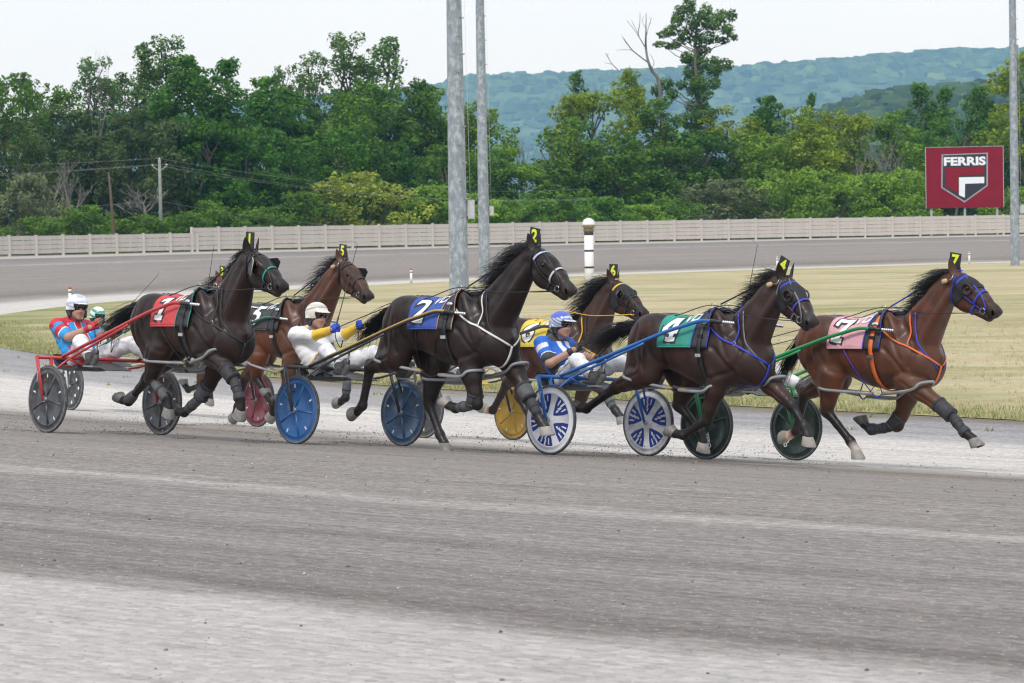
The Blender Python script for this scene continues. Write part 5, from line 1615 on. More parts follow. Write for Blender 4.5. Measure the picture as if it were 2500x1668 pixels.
def tack(H):
    p = H.p; hp_ = H.hp; dz = H.dz; T = p['tack']
    ms, ml, mc = T['main'], T['line'], T['cheek']
    # saddle cloth with its number
    cl = cloth_patch(H, 'saddle_cloth', -.70, -.20, -1.50, 1.50, T['cloth'], off=.010, flare=.03)
    tag(cl, T['cloth_label'])
    num = T['num']
    sz = (.26, .30)
    x0, s0 = T.get('numpos', (-.665, .435))
    on_cloth(H, digit_polys(num, .07), x0, None, s0, sz, .0215, C('number_outline', (.03, .03, .032), .7), 'number_outline', cl, lean=.10)
    on_cloth(H, digit_polys(num, 0), x0, None, s0, sz, .0245, C('number_white', (.74, .74, .72), .7, var=.06, dirt=.2, dirtc=(.5, .48, .45)), 'number', cl, lean=.10)
    V, F = text_geo('VD', 1.0, .02)
    V = np.array(V); V = (V - V.min(0))/(V.max(0)-V.min(0)+1e-9)
    VV = [([(v[0], v[1]) for v in V], F)]
    on_cloth(H, VV, -.43, None, .235, (.20, .125), .0235, C('number_white', (0, 0, 0)), 'lettering', cl, lean=.12)
    # stitched hem
    for s in (-1, 1):
        P, N_ = [], []
        for i in range(15):
            q, n_ = barrel(H, -.69+.48*i/14, s*1.475, .0215+.03*.22); P.append(q); N_.append(n_)
        MB().ribbon(P, N_, .014, .003).build('hem', T.get('hem', T['cloth']), cl)
    # saddle pad, saddle and girth
    pad = cloth_patch(H, 'saddle_pad', -.215, -.035, -1.50, 1.50, T['pad'], off=.022, nx=6, na=30)
    for x in (-.212, -.038):
        P, N_ = [], []
        for j in range(31):
            q, n_ = barrel(H, x, -1.5+3*j/30, .031); P.append(q); N_.append(n_)
        MB().ribbon(P, N_, .010, .004).build('pad_trim', T['trim'], pad)
    P, N_ = [], []
    for j in range(41):
        q, n_ = barrel(H, -.125 + .04*abs(j/20-1)**3, -math.pi+2*math.pi*j/40, .033 if 9 < j < 31 else .012); P.append(q); N_.append(n_)
    g_ = MB().ribbon(P, N_, .044, .008).build('girth', T['girth'], H.root)
    sad = MB()
    for s in (-1, 1):
        q, n_ = barrel(H, -.125, s*.22, .035); sad.ball(q, .05, 10, sc=(1.3, 1.4, .6))
    sad.build('saddle', MT_LEATHER, H.root)
    for s in (-1, 1):
        q, n_ = barrel(H, -.125, s*.20, .085); ring(H, q, .028, 'terret')
        # shaft holder and buckles
        q, n_ = barrel(H, -.125, s*.72, .045); MB().ball(q, .03, 8, sc=(1.6, .7, .8)).build('shaft_coupler', MT_CHROME, H.root)
        for a in (1.15, 1.72):
            q, n_ = barrel(H, -.12, s*a, .043); MB().box((-.035, -.006, -.016), (.035, .006, .016)).build('girth_buckle', MT_CHROME if a > 1.3 else MT_LEATHER, g_, smooth=False).location = q
    # back strap and crupper
    strap(H, 'back_strap', [(-.22, 0, 1.6+dz), (-.5, 0, 1.6+dz), (-.8, 0, 1.6+dz), (-1.08, 0, 1.5+dz)], ml, .022, .012)
    # breast collar
    for s in (-1, 1):
        A = barrel(H, -.05, s*.80, .03)[0]
        pts = [A, (.12, s*.3, 1.30+dz), (.27, s*.26, 1.26+dz), (.40, s*.16, 1.13+dz), (.50, s*.02, 1.04+dz)]
        strap(H, 'breast_strap', pts, ms, .019, .008)
        strap(H, 'neck_strap', [(.20, s*.02, 1.62+dz), (.24, s*.2, 1.45+dz), (.27, s*.26, 1.27+dz)], ms, .017, .008)
        strap(H, 'neck_cord', [(.26, s*.02, 1.66+dz), (.30, s*.18, 1.45+dz), (.36, s*.2, 1.25+dz), (.47, s*.04, 1.0+dz)], mc, .016, .008)
        h_, n_, _, _ = H.bvh.find_nearest(Vector((.27, s*.26, 1.27+dz))); ring(H, h_ + n_*.012, .020, 'ring')
    strap(H, 'chest_strap', [(.50, 0, 1.04+dz), (.44, -.02, .92+dz), (.30, -.03, .80+dz), (.12, -.02, .74+dz)], ms, .026, .008)
    # bridle
    br = empty('bridle', parent=H.root)
    def hs(name, pts, mat, w=.018, off=.005): return strap(H, name, [hp_(*q) for q in pts], mat, w, off, 5, br)
    for s in (-1, 1):
        hs('cheek_strap', [(.055, -.0, s*.05), (.085, .06, s*.10), (.24, .13, s*.10), (.40, .145, s*.08), (.485, .13, s*.07)], mc, .018)
        hs('throat_latch', [(.03, .02, s*.08), (.06, .12, s*.10), (.10, .24, s*.06), (.11, .30, 0)], T.get('throat', mc), .014)
        hs('face_strap', [(.05, -.02, s*.02), (.22, -.01, s*.055), (.40, .02, s*.05), (.52, .08, s*.065), (.52, .12, s*.07)], mc, .014)
        c = Vector(hp_(.50, .132, s*.068)); h_, n_, _, _ = H.bvh.find_nearest(c)
        ring(H, h_ + n_*.012, .030, 'bit_ring', br); ring(H, h_ + n_*.012 + Vector((.03, 0, .03)), .018, 'bit_ring', br)
    hs('brow_band', [(.10, .08, -.11), (.10, .01, -.09), (.11, -.03, 0), (.10, .01, .09), (.10, .08, .11)], T['brow'], .024, .008)
    hs('nose_band', [(.385, .15, -.07), (.375, .07, -.09), (.37, .0, -.04), (.37, -.01, 0), (.37, .0, .04), (.375, .07, .09), (.385, .15, .07)], T['nose'], .022, .007)
    hs('jaw_strap', [(.385, .15, -.08), (.38, .22, -.05), (.38, .26, 0), (.38, .22, .05), (.385, .15, .08)], mc, .018, .006)
    # number plate on the crown
    a = p.get('plate', (0, 0))
    pc = Vector((H.poll[0]-.055+a[0], 0, H.poll[1]+.104+a[1]))
    pl = MB().box((-.066, -.005, -.083), (.066, .005, .083)).build('number_plate', MT_PLATE, H.root, smooth=False)
    pl.location = pc; tilt = p.get('ptilt', 6); yw = R(p.get('pyaw', 0)); pl.rotation_euler = (0, R(tilt), yw)
    V, F = text_geo(p['n'], .165, .006)
    for s in (-1, 1):
        nb = MB().add([((v[0] if s < 0 else -v[0]), s*.0065, v[1]) for v in V], F).build('plate_number', MT_YEL, pl, smooth=False)
    MB().box((-.012, -.006, -.14), (.012, .006, -.083)).build('plate_stem', MT_PLATE, pl, smooth=False)
    # hood, blinkers, ear plugs
    if T.get('hood'):
        Vh = H.V; e, dn, poll = H.e, H.dn, H.poll
        Q = [H.hp(0, 0)]
        me = H.body.data
        c_, s_ = math.cos(-H.yaw), math.sin(-H.yaw)
        dx, dy = Vh[:, 0]-poll[0], Vh[:, 1]
        lx, ly = dx*c_-dy*s_, dx*s_+dy*c_
        u = lx*e[0] + (Vh[:, 2]-poll[1])*e[1]; v = lx*dn[0] + (Vh[:, 2]-poll[1])*dn[1]
        hh = T['hood']; hlf = p.get('hlen', .635)/.66
        inside = (u > .04 + .45*np.clip(v-.10, 0, 1)) & (u < hh[0] - .12*np.clip(v/.3, 0, 1)) & (v < hh[1]) & (v > -.2) & ~(((u-.238*hlf)**2 + (v-.046)**2 < .050**2) & (np.abs(ly) > .05))
        nrm = np.zeros((len(me.vertices), 3), dtype=np.float32); me.vertices.foreach_get('normal', nrm.ravel()) if False else None
        nr = np.array([tuple(vv.normal) for vv in me.vertices[:len(Vh)]])
        FF_ = np.array([tuple(pp.vertices) for pp in me.polygons if max(pp.vertices) < len(Vh)])
        FF_ = FF_[inside[FF_].all(1)]
        if len(FF_):
            used = np.unique(FF_); mp_ = -np.ones(len(Vh), int); mp_[used] = np.arange(len(used))
            F1 = mp_[FF_]; n1 = len(used)
            V1 = np.concatenate([Vh[used] + nr[used]*.009, Vh[used] + nr[used]*.003])
            ho = obj('hood', np_mesh('hood', V1, np.concatenate([F1, F1[:, ::-1]+n1]), [T['hoodmat']]), H.root)
            for s in (-1, 1):      # eye cups
                c = Vector(hp_(.238, .046, s*.10)); hq, n_, _, _ = H.bvh.find_nearest(c); n_ = (n_ + Vector((0, s*.6, 0))).normalized()
                t1 = Vector((H.e[0], 0, H.e[1])); t1 = (t1 - n_*t1.dot(n_)).normalized(); t2 = n_.cross(t1)
                for part in T.get('cup', ('rim',)):
                    P = [hq + n_*.012 + t1*.056*math.cos(6.283*k/18) + t2*.052*math.sin(6.283*k/18) for k in range(18)]
                    MB().tube(P, .009, 6, closed=True).build('eye_cup_rim', MT_LEATHER, ho)
                    if T.get('cupclosed'):
                        vs = []; fs = []
                        for i, (rr, dd) in enumerate(((.056, .012), (.052, .03), (.038, .045), (.015, .052))):
                            for k in range(10):
                                an = math.pi*.62 + math.pi*1.0*k/9
                                vs.append(hq + n_*dd + t1*rr*math.cos(an) + t2*rr*math.sin(an))
                        for i in range(3):
                            for k in range(9): fs.append((i*10+k, i*10+k+1, (i+1)*10+k+1, (i+1)*10+k))
                        MB().add(vs, fs).build('eye_cup', C('smoked_cup', (.04, .045, .055), .15), ho)
    if T.get('blink'):
        for s in (-1, 1):
            if T['blink'] == 'far' and s < 0: continue
            o = hp_(.14, .01, s*.10); q = hp_(.14, .11, s*.105)
            a_ = hp_(.255, -.02, s*.165); b_ = hp_(.275, .13, s*.15)
            mb = MB(); vs = []
            for th in (0, .006):
                for P in (o, hp_(.21, -.04, s*.15), a_, b_, hp_(.20, .15, s*.125), q): vs.append((P[0], P[1]+s*th, P[2]))
            mb.add(vs, [(0, 1, 2, 3, 4, 5), (11, 10, 9, 8, 7, 6)] + [(i, 6+i, 6+(i+1) % 6, (i+1) % 6) for i in range(6)])
            bl = mb.build('blinker', MT_LEATHER, H.root, smooth=False)
            if s < 0: MB().tube([hp_(.21, -.04, s*.157), (a_[0], a_[1]-.006, a_[2]), (b_[0], b_[1]-.006, b_[2])], .004, 6).build('blinker_edge', C('pale_piping', (.6, .55, .42), .6), bl)
    if T.get('plug'):
        c = Vector(hp_(-.03, .14, -.115)); hq, n_, _, _ = H.bvh.find_nearest(c); hq = hq + n_*.03
        MB().tube([hq + Vector((-.028, 0, 0)), hq + Vector((-.018, 0, 0)), hq + Vector((.022, 0, .012)), hq + Vector((.03, 0, .014))], [.015, .026, .023, .012], 10).build('ear_plug', MT_CORK, br)
        MB().tube([hq + Vector((.03, 0, .014)), Vector(hp_(.02, .08, -.10)), Vector(hp_(.01, .03, -.09))], .003, 5).build('ear_plug_cord', MT_CHROME, br)
    # overcheck over the crown down to the saddle
    P1 = Vector(hp_(.02, -.03, 0)); P2 = Vector((-.12, 0, 1.62+dz))
    mid = (P1+P2)/2 + Vector((0, 0, .03)); h_, n_, _, _ = H.bvh.find_nearest(mid); 
    if (mid-h_).dot(n_) < .03: mid = h_ + n_*.035
    MB().tube(crom([P1, (P1*2+mid)/3 + Vector((0, 0, .02)), mid, (P2*2+mid)/3, P2], 4), .008, 6).build('overcheck', ml, H.root)
    # hopples: padded loops round the limbs, linked by a strap
    if T.get('hop', True):
        for sd, (nf, nh) in ((-1, ('NF', 'NH')), (1, ('FF', 'FH'))):
            Lh, Lf = H.legs[nh], H.legs[nf]
            st, hk = Lh['J'][0], Lh['J'][1]; el, kn = Lf['J'][0], Lf['J'][1]
            G = st + (hk-st)*.45; E_ = el + (kn-el)*.42
            yh = Lh['y']*1.08; yf = Lf['y']*1.02
            con = []
            for (c, yc, rr, away, other) in ((G, yh, .105, -1, E_), (E_, yf, .095, 1, G)):
                d = other - c; L = np.linalg.norm(d); d = d/L
                ext = min(L*.36, .42)
                cp = c + d*(rr + ext) + np.array([0, -.02])
                rise = .11 if away > 0 else .035
                far_ = c - d*rr*1.06 + np.array([0, rise])
                pts = [(cp[0], yc-sd*.02, cp[1]), (c[0]+d[0]*rr*.7, yc+.115*sd*1.0, c[1]+d[1]*rr*.7+rise*.25), (c[0]-d[0]*rr*.45, yc+.108*sd, c[1]-d[1]*rr*.45+rise*.85), (far_[0], yc, far_[1]),
                       (c[0]-d[0]*rr*.45, yc-.105*sd, c[1]-d[1]*rr*.45+rise*.85), (c[0]+d[0]*rr*.7, yc-.11*sd, c[1]+d[1]*rr*.7+rise*.25)]
                loop = crom(pts, 6, closed=True)
                k_ = MB().tube(loop, .0155, 8, closed=True).build('hopple', T['hopmat'], H.root)
                # yellow sleeve where the two sides meet
                for sg in (1, -1):
                    a0 = np.array(pts[0]); a1 = np.array(pts[1 if sg > 0 else 5])
                    MB().tube([a0, a0*.78+a1*.22], .0185, 8).build('sleeve', MT_HOPY, k_)
                con.append(np.array(pts[0]))
            A_, B_ = con
            m_ = (A_+B_)/2 - np.array([0, 0, .035])
            MB().tube(crom([A_, m_, B_], 5), .012, 6, flat=.5).build('hopple_strap', T.get('hopstrap', ml), H.root)
            # hangers up to the harness
            for q, top in ((A_, (-.55, sd*.3, 1.36+dz)), (B_, (-.13, sd*.3, 1.1+dz))):
                if T.get('hang'): strap(H, 'hopple_hanger', [top, (q[0]*.5+top[0]*.5, sd*.32, q[2]*.5+top[2]*.5 - .05), tuple(q)], T['hang'], .014, .008) if False else \
                    MB().tube(crom([barrel(H, top[0], sd*(1.15 if top[0] < -.3 else 1.55), .02)[0], barrel(H, (q[0]+top[0])/2, sd*1.9, .012)[0], tuple(q)], 5), .007, 5, flat=.5).build('hopple_hanger', T['hang'], H.root)

# ------------------------------------------------------------------ sulkies
def prism(pts, y0, y1):
    """polygon in the x-z plane extruded across"""
    n = len(pts); vs = [(x, y0, z) for x, z in pts] + [(x, y1, z) for x, z in pts]
    return vs, [tuple(range(n)), tuple(range(2*n-1, n-1, -1))] + [(i, n+i, n+(i+1) % n, (i+1) % n) for i in range(n)]
MT_TYRE = M('tyre_rubber', (0.055, 0.055, 0.057), 0.8, var=0.25, scale=15, dirt=0.5, dirtc=(0.20, 0.19, 0.18))
MT_WALL = M('tyre_wall', (0.16, 0.16, 0.16), 0.8, var=0.2, scale=15, dirt=0.4, dirtc=(0.28, 0.27, 0.26))
MT_SLOT = C('whitish_plate', (0.70, 0.70, 0.68), 0.4, var=0.05)  # plain whitish plates for the wheel slots, round holes and lettering
WR = 0.355
def make_wheel(parent, y, spec, spin):
    """disc wheel: axle along y"""
    w = empty('wheel', (0, y, WR), (0, spin, 0), parent)
    n = 56
    def lat(prof, nn=n):
        vs, fs = [], []
        for r, yy in prof:
            for k in range(nn):
                a = 6.28318*k/nn; vs.append((r*math.cos(a), yy, r*math.sin(a)))
        for i in range(len(prof)-1):
            for k in range(nn): fs.append((i*nn+k, i*nn+(k+1) % nn, (i+1)*nn+(k+1) % nn, (i+1)*nn+k))
        return vs, fs
    ty = [(WR-.017 + .017*math.cos(t), .016*math.sin(t)) for t in np.linspace(-2.2, 2.2, 11)]
    MB().add(*lat(ty)).build('tyre', MT_TYRE, w)
    for s in (-1, 1):
        MB().add(*lat([(.327, s*.0145), (.334, s*.0165), (.341, s*.0150)])).build('sidewall_line', MT_WALL, w)
    disc = MB()
    for s in (-1, 1):
        pr = [(.002, s*.030), (.05, s*.030), (.055, s*.024), (.262, s*.012), (.268, s*.019), (.282, s*.019), (.288, s*.011), (.318, s*.010), (.328, s*.012)]
        disc.add(*lat(pr if s > 0 else pr[::-1]))
    d = disc.build('disc', spec['disc'], w)
    hub = MB(); hub.tube([(0, -.052, 0), (0, .052, 0)], .022, 12).tube([(0, -.06, 0), (0, .06, 0)], .010, 8); hub.build('hub', MT_STEEL, w)
    nr = spec.get('ribs', 5)
    for k in range(nr):
        a = 6.28318*k/nr; c, s_ = math.cos(a), math.sin(a)
        if spec.get('style') != 'bolt':
            mb = MB()
            for s in (-1, 1):
                mb.tube([(c*.045, s*.020, s_*.045), (c*.15, s*.0165, s_*.15), (c*.27, s*.011, s_*.27)], [.016, .013, .012], 6)
            mb.build('rib', spec.get('rib', spec['disc']), w)
        a2 = a + 6.28318/nr*.5 - .1
        if spec.get('slots', True):
            for s in (-1, 1):
                rad = .245; ca, sa = math.cos(a2), math.sin(a2)
                vs = []
                for (u_, v_) in ((-.020, -.009), (.020, -.009), (.020, .009), (-.020, .009)):
                    rr = rad + u_; vs.append((rr*ca - v_*sa, s*.0155, rr*sa + v_*ca))
                MB().add(vs, [(0, 1, 2, 3)]).build('slot', MT_SLOT, w, smooth=False)
    if spec.get('holes'):
        for k in range(10):
            a = 6.28318*(k+.3)/10; rad = .24 if k % 2 else .20
            mb = MB()
            for s in (-1, 1):
                mb.add([(rad*math.cos(a)+.024*math.cos(6.283*q/12), s*.0175, rad*math.sin(a)+.024*math.sin(6.283*q/12)) for q in range(12)], [tuple(range(12))])
            mb.build('round_hole', MT_SLOT, w, smooth=False)
    if spec.get('style') == 'bolt':
        blue = C('wheel_blue', (0.010, 0.032, 0.24), 0.4, var=0.1, dirt=.08)
        for k in range(5):
            a = 6.28318*k/5
            for s in (-1, 1):
                def at_(r, w_, lift): return (r*math.cos(a) - w_*math.sin(a), s*(.022 + lift - .045*max(0, r-.05)*.9), r*math.sin(a) + w_*math.cos(a))
                def poly(pts, lift): return [at_(r, w_, lift) for r, w_ in pts], [tuple(range(len(pts)))]
                MB().add(*poly([(.075, -.006), (.10, -.028), (.17, -.078), (.245, -.112), (.255, -.105), (.262, -.05), (.265, 0), (.262, .05), (.255, .105), (.245, .112), (.17, .078), (.10, .028), (.075, .006)], .002)).build('blue_panel', blue, w, smooth=False)
                wh = MB()
                wh.add(*poly([(.262, -.012), (.262, .010), (.20, .016), (.20, .005), (.15, .020), (.165, .0), (.13, .012), (.11, -.004), (.15, -.020), (.15, -.008), (.205, -.018), (.195, -.004)], .004))
                for sg in (-1, 1):
                    wh.add(*poly([(.240, sg*.046), (.246, sg*.066), (.185, sg*.050), (.175, sg*.034)], .004))
                wh.build('white_bolt', spec['disc'], w, smooth=False)
    if spec.get('text'):
        V, F = text_geo(spec['text'], .062, .003)
        MB().add([(.165+v[0], -.0315, v[1]) for v in V], F).build('lettering', MT_SLOT, w, smooth=False)
    return w

def make_sulky(p, loc, yaw, roll):
    root = empty('sulky', loc, (roll, 0, yaw)); tag(root, p['slabel'], 'sulky', 'two-wheeled racing sulkies')
    fm, sm = p['frame'], p['shaft']
    ax, az = -.13, .79
    MB().tube([(ax, -.80, az), (ax, .80, az)], .021, 10).build('cross_bar', fm, root)
    for s in (-1, 1):
        y = s*.73
        make_wheel(root, y, p['wheelN'] if s < 0 else p['wheelF'], p.get('spin', .3)*(1 if s < 0 else 1.7))
        # fork: outer flat blade and inner tube
        MB().tube([(ax, y+s*.075, az+.012), (-.07, y+s*.07, .58), (0, y+s*.062, WR-.02)], [.030, .027, .020], 8, flat=.45).build('fork_blade', p.get('blade', fm), root)
        MB().tube([(ax, y-s*.10, az), (-.06, y-s*.08, .56), (0, y-s*.06, WR)], [.020, .017, .014], 8).build('fork_stay', fm, root)
        MB().box((-.02, y+s*.055-.008, WR-.03), (.02, y+s*.055+.008, WR+.03)).build('axle_plate', MT_STEEL, root, smooth=False)
        pts = [(ax, s*.49, az+.01), (.44, s*.455, 1.0), (1.2, s*.42, 1.262), (1.46, s*.405, 1.335), (1.66, s*.395, 1.385), (1.80, s*.387, 1.385)]
        sh = MB().tube(crom(pts, 4), .0188, 10).build('shaft', sm, root)
        MB().tube([(1.79, s*.387, 1.385), (1.86, s*.384, 1.382), (1.93, s*.378, 1.378)], [.024, .019, .016], 8).build('shaft_grip', MT_LEATHER, sh)
        tp = MB(); tp.tube([(1.92, s*.378, 1.378), (2.07, s*.368, 1.37)], .012, 8)
        for q in range(6): tp.ball((1.945+.024*q, s*(.377-.0016*q), 1.378-.0015*q), .0165, 8)
        tp.build('shaft_tip', MT_CHROME, sh)
        if p.get('stripe'):
            MB().tube([(a[0], a[1]+s*.006, a[2]+.009) for a in crom(pts, 4)[2:]], .0135, 8).build('shaft_stripe', p['stripe'], sh)
        MB().tube(crom([(-.045, y+s*.02, .535), (.02, s*.62, .70), (.17, s*.505, .835), (.97, s*.44, 1.155)], 5), .0125, 8).build('brace', p.get('brace', fm), root)
        MB().tube([(.10, s*.54, .775), (.06, s*.35, .72), (.10, s*.2, .70)], .012, 6).build('under_brace', p.get('brace', fm), root)
        # stirrup: sole plate on a bracket under the shaft
        st = MB().box((.26, s*.43-.06, .705), (.44, s*.43+.06, .722)).build('foot_rest', MT_STEEL, root, smooth=False)
        MB().tube([(.36, s*.45, .715), (.44, s*.455, .86), (.47, s*.45, 1.01)], .011, 6).build('foot_bracket', MT_STEEL, st)
        MB().tube([(-.13, s*.16, .785), (-.40, s*.155, .715), (-.66, s*.15, .70)], .015, 8).build('seat_rail', fm, root)
    # seat
    P = [(-.27, .725), (-.35, .70), (-.48, .695), (-.60, .71), (-.68, .76), (-.705, .83), (-.73, .83), (-.71, .735), (-.62, .672), (-.48, .658), (-.33, .665), (-.25, .70)]
    vs, fs = prism(P, -.20, .20); sharp(MB().add(vs, fs).build('seat', MT_LEATHER, root), 30)
    # splash panel under the legs
    vs, fs = prism([(-.12, .745), (.04, .715), (.20, .675), (.205, .683), (.04, .727), (-.12, .757)], -.17, .17)
    MB().add(vs, fs).build('splash_panel', p.get('panel', C('panel_dark', (.06, .06, .065), .5)), root, smooth=False)
    if p.get('decal'):
        V, F = text_geo(p['decal'], .062, .003)
        # lettering down the outer blade of the near fork and along the near shaft
        yb = -.73-.075-.012
        MB().add([(ax + (.11)*(.5 - v[0]*.9)*.9 + .005 + v[1]*.35, yb-.006, .585 + v[0]*-1.0*0 + (-v[0])*.62) for v in V], F).build('lettering', p['decalmat'], root, smooth=False)
    return root

# ------------------------------------------------------------------ drivers
MT_SKIN = MV('skin', rough=0.5, var=0.10, scale=25, bump=0.1, bscale=80)
MT_CLOTHV = MV('race_colours', rough=0.7, var=0.09, scale=5, bump=0.9, bscale=9)
MT_PANTSV = MV('white_trousers', rough=0.75, var=0.10, scale=4, bump=1.0, bscale=10, dirt=0.4)
MT_HELM = MV('helmet_shell', rough=0.25, var=0.04, scale=8, bump=0.0)
MT_GLASS = C('dark_lens', (0.008, 0.008, 0.010), 0.08, spec=0.6)
MT_BOOT = M('muddy_boot', (0.055, 0.053, 0.052), 0.7, var=0.3, scale=14, dirt=0.7, dirtc=(0.15, 0.145, 0.14))

def make_driver(p, loc, yaw, roll):
    """reclining on the seat, legs spread forward to the stirrups, hands on the reins. Frame of the sulky"""
    root = empty('person', loc, (roll, 0, yaw)); tag(root, p['dlabel'], 'person', 'harness racing drivers')
    hip = np.array([-.47, 0, .80]); sho = np.array([-.705, 0, 1.135]); sho[0] += p.get('lean', 0)
    neck0 = sho + np.array([.02, 0, .05]); hc = np.array(p.get('head', (-.60, 0, 1.325)))
    hy = R(p.get('hyaw', -8)); ch, sh_ = math.cos(hy), math.sin(hy)
    def hd(x, y, z): return (hc[0] + x*ch - y*sh_, hc[1] + x*sh_ + y*ch, hc[2] + z)
    S = {s: np.array([sho[0]+.01, s*.185, sho[2]-.005]) for s in (-1, 1)}
    HN = {-1: np.array(p['handN']), 1: np.array(p['handF'])}
    EL = {}
    for s in (-1, 1):
        a, b = S[s], HN[s]; v = b-a; L = np.linalg.norm(v); l1, l2 = .285, .265
        L = min(L, l1+l2-.01); x = (l1*l1 - l2*l2 + L*L)/(2*L); h = math.sqrt(max(0, l1*l1-x*x))
        u = v/np.linalg.norm(v); dn_ = np.array([0, s*.55, -.85]); dn_ -= u*(dn_@u); dn_ /= np.linalg.norm(dn_)
        EL[s] = a + u*x + dn_*h; HN[s] = a + u*L
    hips = {s: hip + np.array([.03, s*.095, -.01]) for s in (-1, 1)}
    kn = {s: np.array([-.05, s*.315, .965 + (p.get('kneeup', 0))]) for s in (-1, 1)}
    an = {s: np.array([.315, s*.425, .795]) for s in (-1, 1)}
    toe = {s: np.array([.395, s*.445, .86]) for s in (-1, 1)}
    heel = {s: np.array([.30, s*.425, .742]) for s in (-1, 1)}
    def arms(f, r, k, up_=True, lo=True, t1=1.0):
        for s in (-1, 1):
            if up_: f.cone(S[s], S[s]+(EL[s]-S[s])*t1, r[0], r[1], k)
            if lo: f.cone(EL[s], HN[s], r[1], r[2], k)
    # body: one skin
    b = Field()
    b.cone(hip, hip + (sho-hip)*.35, .13, .125, .06, sy=.80); b.cone(hip + (sho-hip)*.35, sho + np.array([.0, 0, -.06]), .125, .135, .06, sy=.74)
    for s in (-1, 1):
        b.cone(sho + np.array([0, 0, -.02]), S[s], .085, .068, .06)
        b.cone(hips[s], kn[s], .085, .062, .05); b.cone(kn[s], an[s], .058, .042, .04); b.cone(heel[s], toe[s], .04, .035, .03)
    arms(b, (.058, .046, .033), .03)
    for s in (-1, 1): b.ell(HN[s] + (HN[s]-EL[s])/np.linalg.norm(HN[s]-EL[s])*.03, (.045, .038, .036), .02)
    b.cone(neck0, np.array(hd(-.02, 0, -.06)), .062, .055, .04)
    nb_ = len(b.pr)
    b.ell(hd(-.005, 0, .02), (.096, .076, .105), .03)                       # skull
    b.ell(hd(.035, 0, -.045), (.062, .060, .075), .03)                      # jaw
    b.ell(hd(.072, 0, -.098), (.026, .030, .022), .02)                      # chin
    b.cone(hd(.092, 0, .012), hd(.112, 0, -.028), .011, .016, .012)         # nose
    for s in (-1, 1):
        b.ell(hd(.082, s*.020, -.030), (.02, .020, .020), .015)             # cheek
        b.ell(hd(.086, s*.03, .030), (.014, .026, .010), .012)              # brow
        b.ell(hd(-.005, s*.076, -.012), (.022, .010, .034), .008, c=0)      # ear
        b.ell(hd(-.02, s*.05, -.03), (.03, .03, .05), .02)
    b.ell(hd(.094, 0, -.062), (.010, .025, .006), .006, c=1); b.ell(hd(.093, 0, -.073), (.010, .021, .006), .006, c=1)   # lips
    V, F = b.mesh(.0098, relax=1)
    w = np.clip(b.weights(V, .006), 0, 1)[:, None]
    col_ = np.array(p.get('skin', (.42, .235, .165)))*(1-w) + np.array((.36, .14, .11))*w
    me = np_mesh('body', V, F, [MT_SKIN], attrs={'col': ('FLOAT_COLOR', col_)})
    body = obj('body', me, root)
    # jersey
    j = Field(); o = .018
    j.cone(hip + np.array([.0, 0, .03]), hip + (sho-hip)*.35, .13+o+.012, .125+o+.01, .06, sy=.80); j.cone(hip + (sho-hip)*.35, sho + np.array([0, 0, -.06]), .125+o+.01, .135+o, .06, sy=.74)
    for s in (-1, 1): j.cone(sho + np.array([0, 0, -.02]), S[s], .085+o, .068+o, .05)
    if p.get('sleeve', 'short') == 'short': arms(j, (.062+o, .052+o, .04), .03, lo=False, t1=.78)
    else: arms(j, (.060+o, .048+o*.7, .036+o*.4), .03)
    j.cone(neck0 - np.array([.0, 0, .03]), neck0 + np.array([.012, 0, .012]), .075, .066, .03)
    V, F = j.mesh(.0086, relax=1)
    g = np.random.default_rng(p['seed']); ph = g.uniform(0, 6, 6)
    fold = .0035*(np.sin(V[:, 2]*38+ph[0]+V[:, 1]*17) + np.sin(V[:, 0]*31+V[:, 1]*23+ph[1]) + .7*np.sin(V[:, 2]*71-V[:, 0]*33+ph[2]))
    cen = np.array([hip + (sho-hip)*t for t in np.linspace(0, 1, 12)])
    dmin = ((V[:, None]-cen[None])**2).sum(-1).argmin(1); dv = V-cen[dmin]; dv /= np.linalg.norm(dv, axis=1)[:, None]+1e-6
    V = V + dv*fold[:, None]
    t = ((V-hip) @ (sho-hip))/((sho-hip) @ (sho-hip))
    arm = np.min([np.linalg.norm(np.cross(V-S[s], (EL[s]-S[s])/np.linalg.norm(EL[s]-S[s])), axis=1) + 10*(((V-S[s]) @ (EL[s]-S[s])) < .015) for s in (-1, 1)], 0) < .095
    at_ = np.max([((V-S[s]) @ (EL[s]-S[s]))/((EL[s]-S[s]) @ (EL[s]-S[s])) for s in (-1, 1)], 0)
    lo_ = np.max([(np.linalg.norm(V-(EL[s]*.32+HN[s]*.68), axis=1) < .150) & (((V-EL[s]) @ (HN[s]-EL[s])) > 0) for s in (-1, 1)], 0) > 0
    colr = np.array([p['jersey'](V[i, 0], V[i, 1], V[i, 2], t[i], bool(arm[i]), at_[i], bool(lo_[i])) for i in range(len(V))])
    obj('jersey', np_mesh('jersey', V, F, [MT_CLOTHV], attrs={'col': ('FLOAT_COLOR', colr)}), root)
    # trousers
    q = Field()
    q.cone(hip + np.array([.02, 0, .0]), hip + (sho-hip)*.16, .14, .142, .05, sy=.78)
    for s in (-1, 1): q.cone(hips[s], kn[s], .102, .080, .05); q.cone(kn[s], kn[s]+(an[s]-kn[s])*.82, .078, .062, .03)
    V, F = q.mesh(.0115, relax=1)
    ph = g.uniform(0, 6, 6)
    V = V + np.stack([np.zeros(len(V)), .0, 1.0][:1]*0 + [.003*np.sin(V[:, 2]*60+ph[0]+V[:, 0]*22), .003*np.sin(V[:, 0]*45+ph[1]), .0045*np.sin(V[:, 0]*52+V[:, 1]*30+ph[2]) + .003*np.sin(V[:, 0]*97+ph[3])], 1)
    base = np.array(p.get('trouser', (.74, .74, .76)))
    colr = np.tile(base, (len(V), 1))
    tri = p.get('piping')
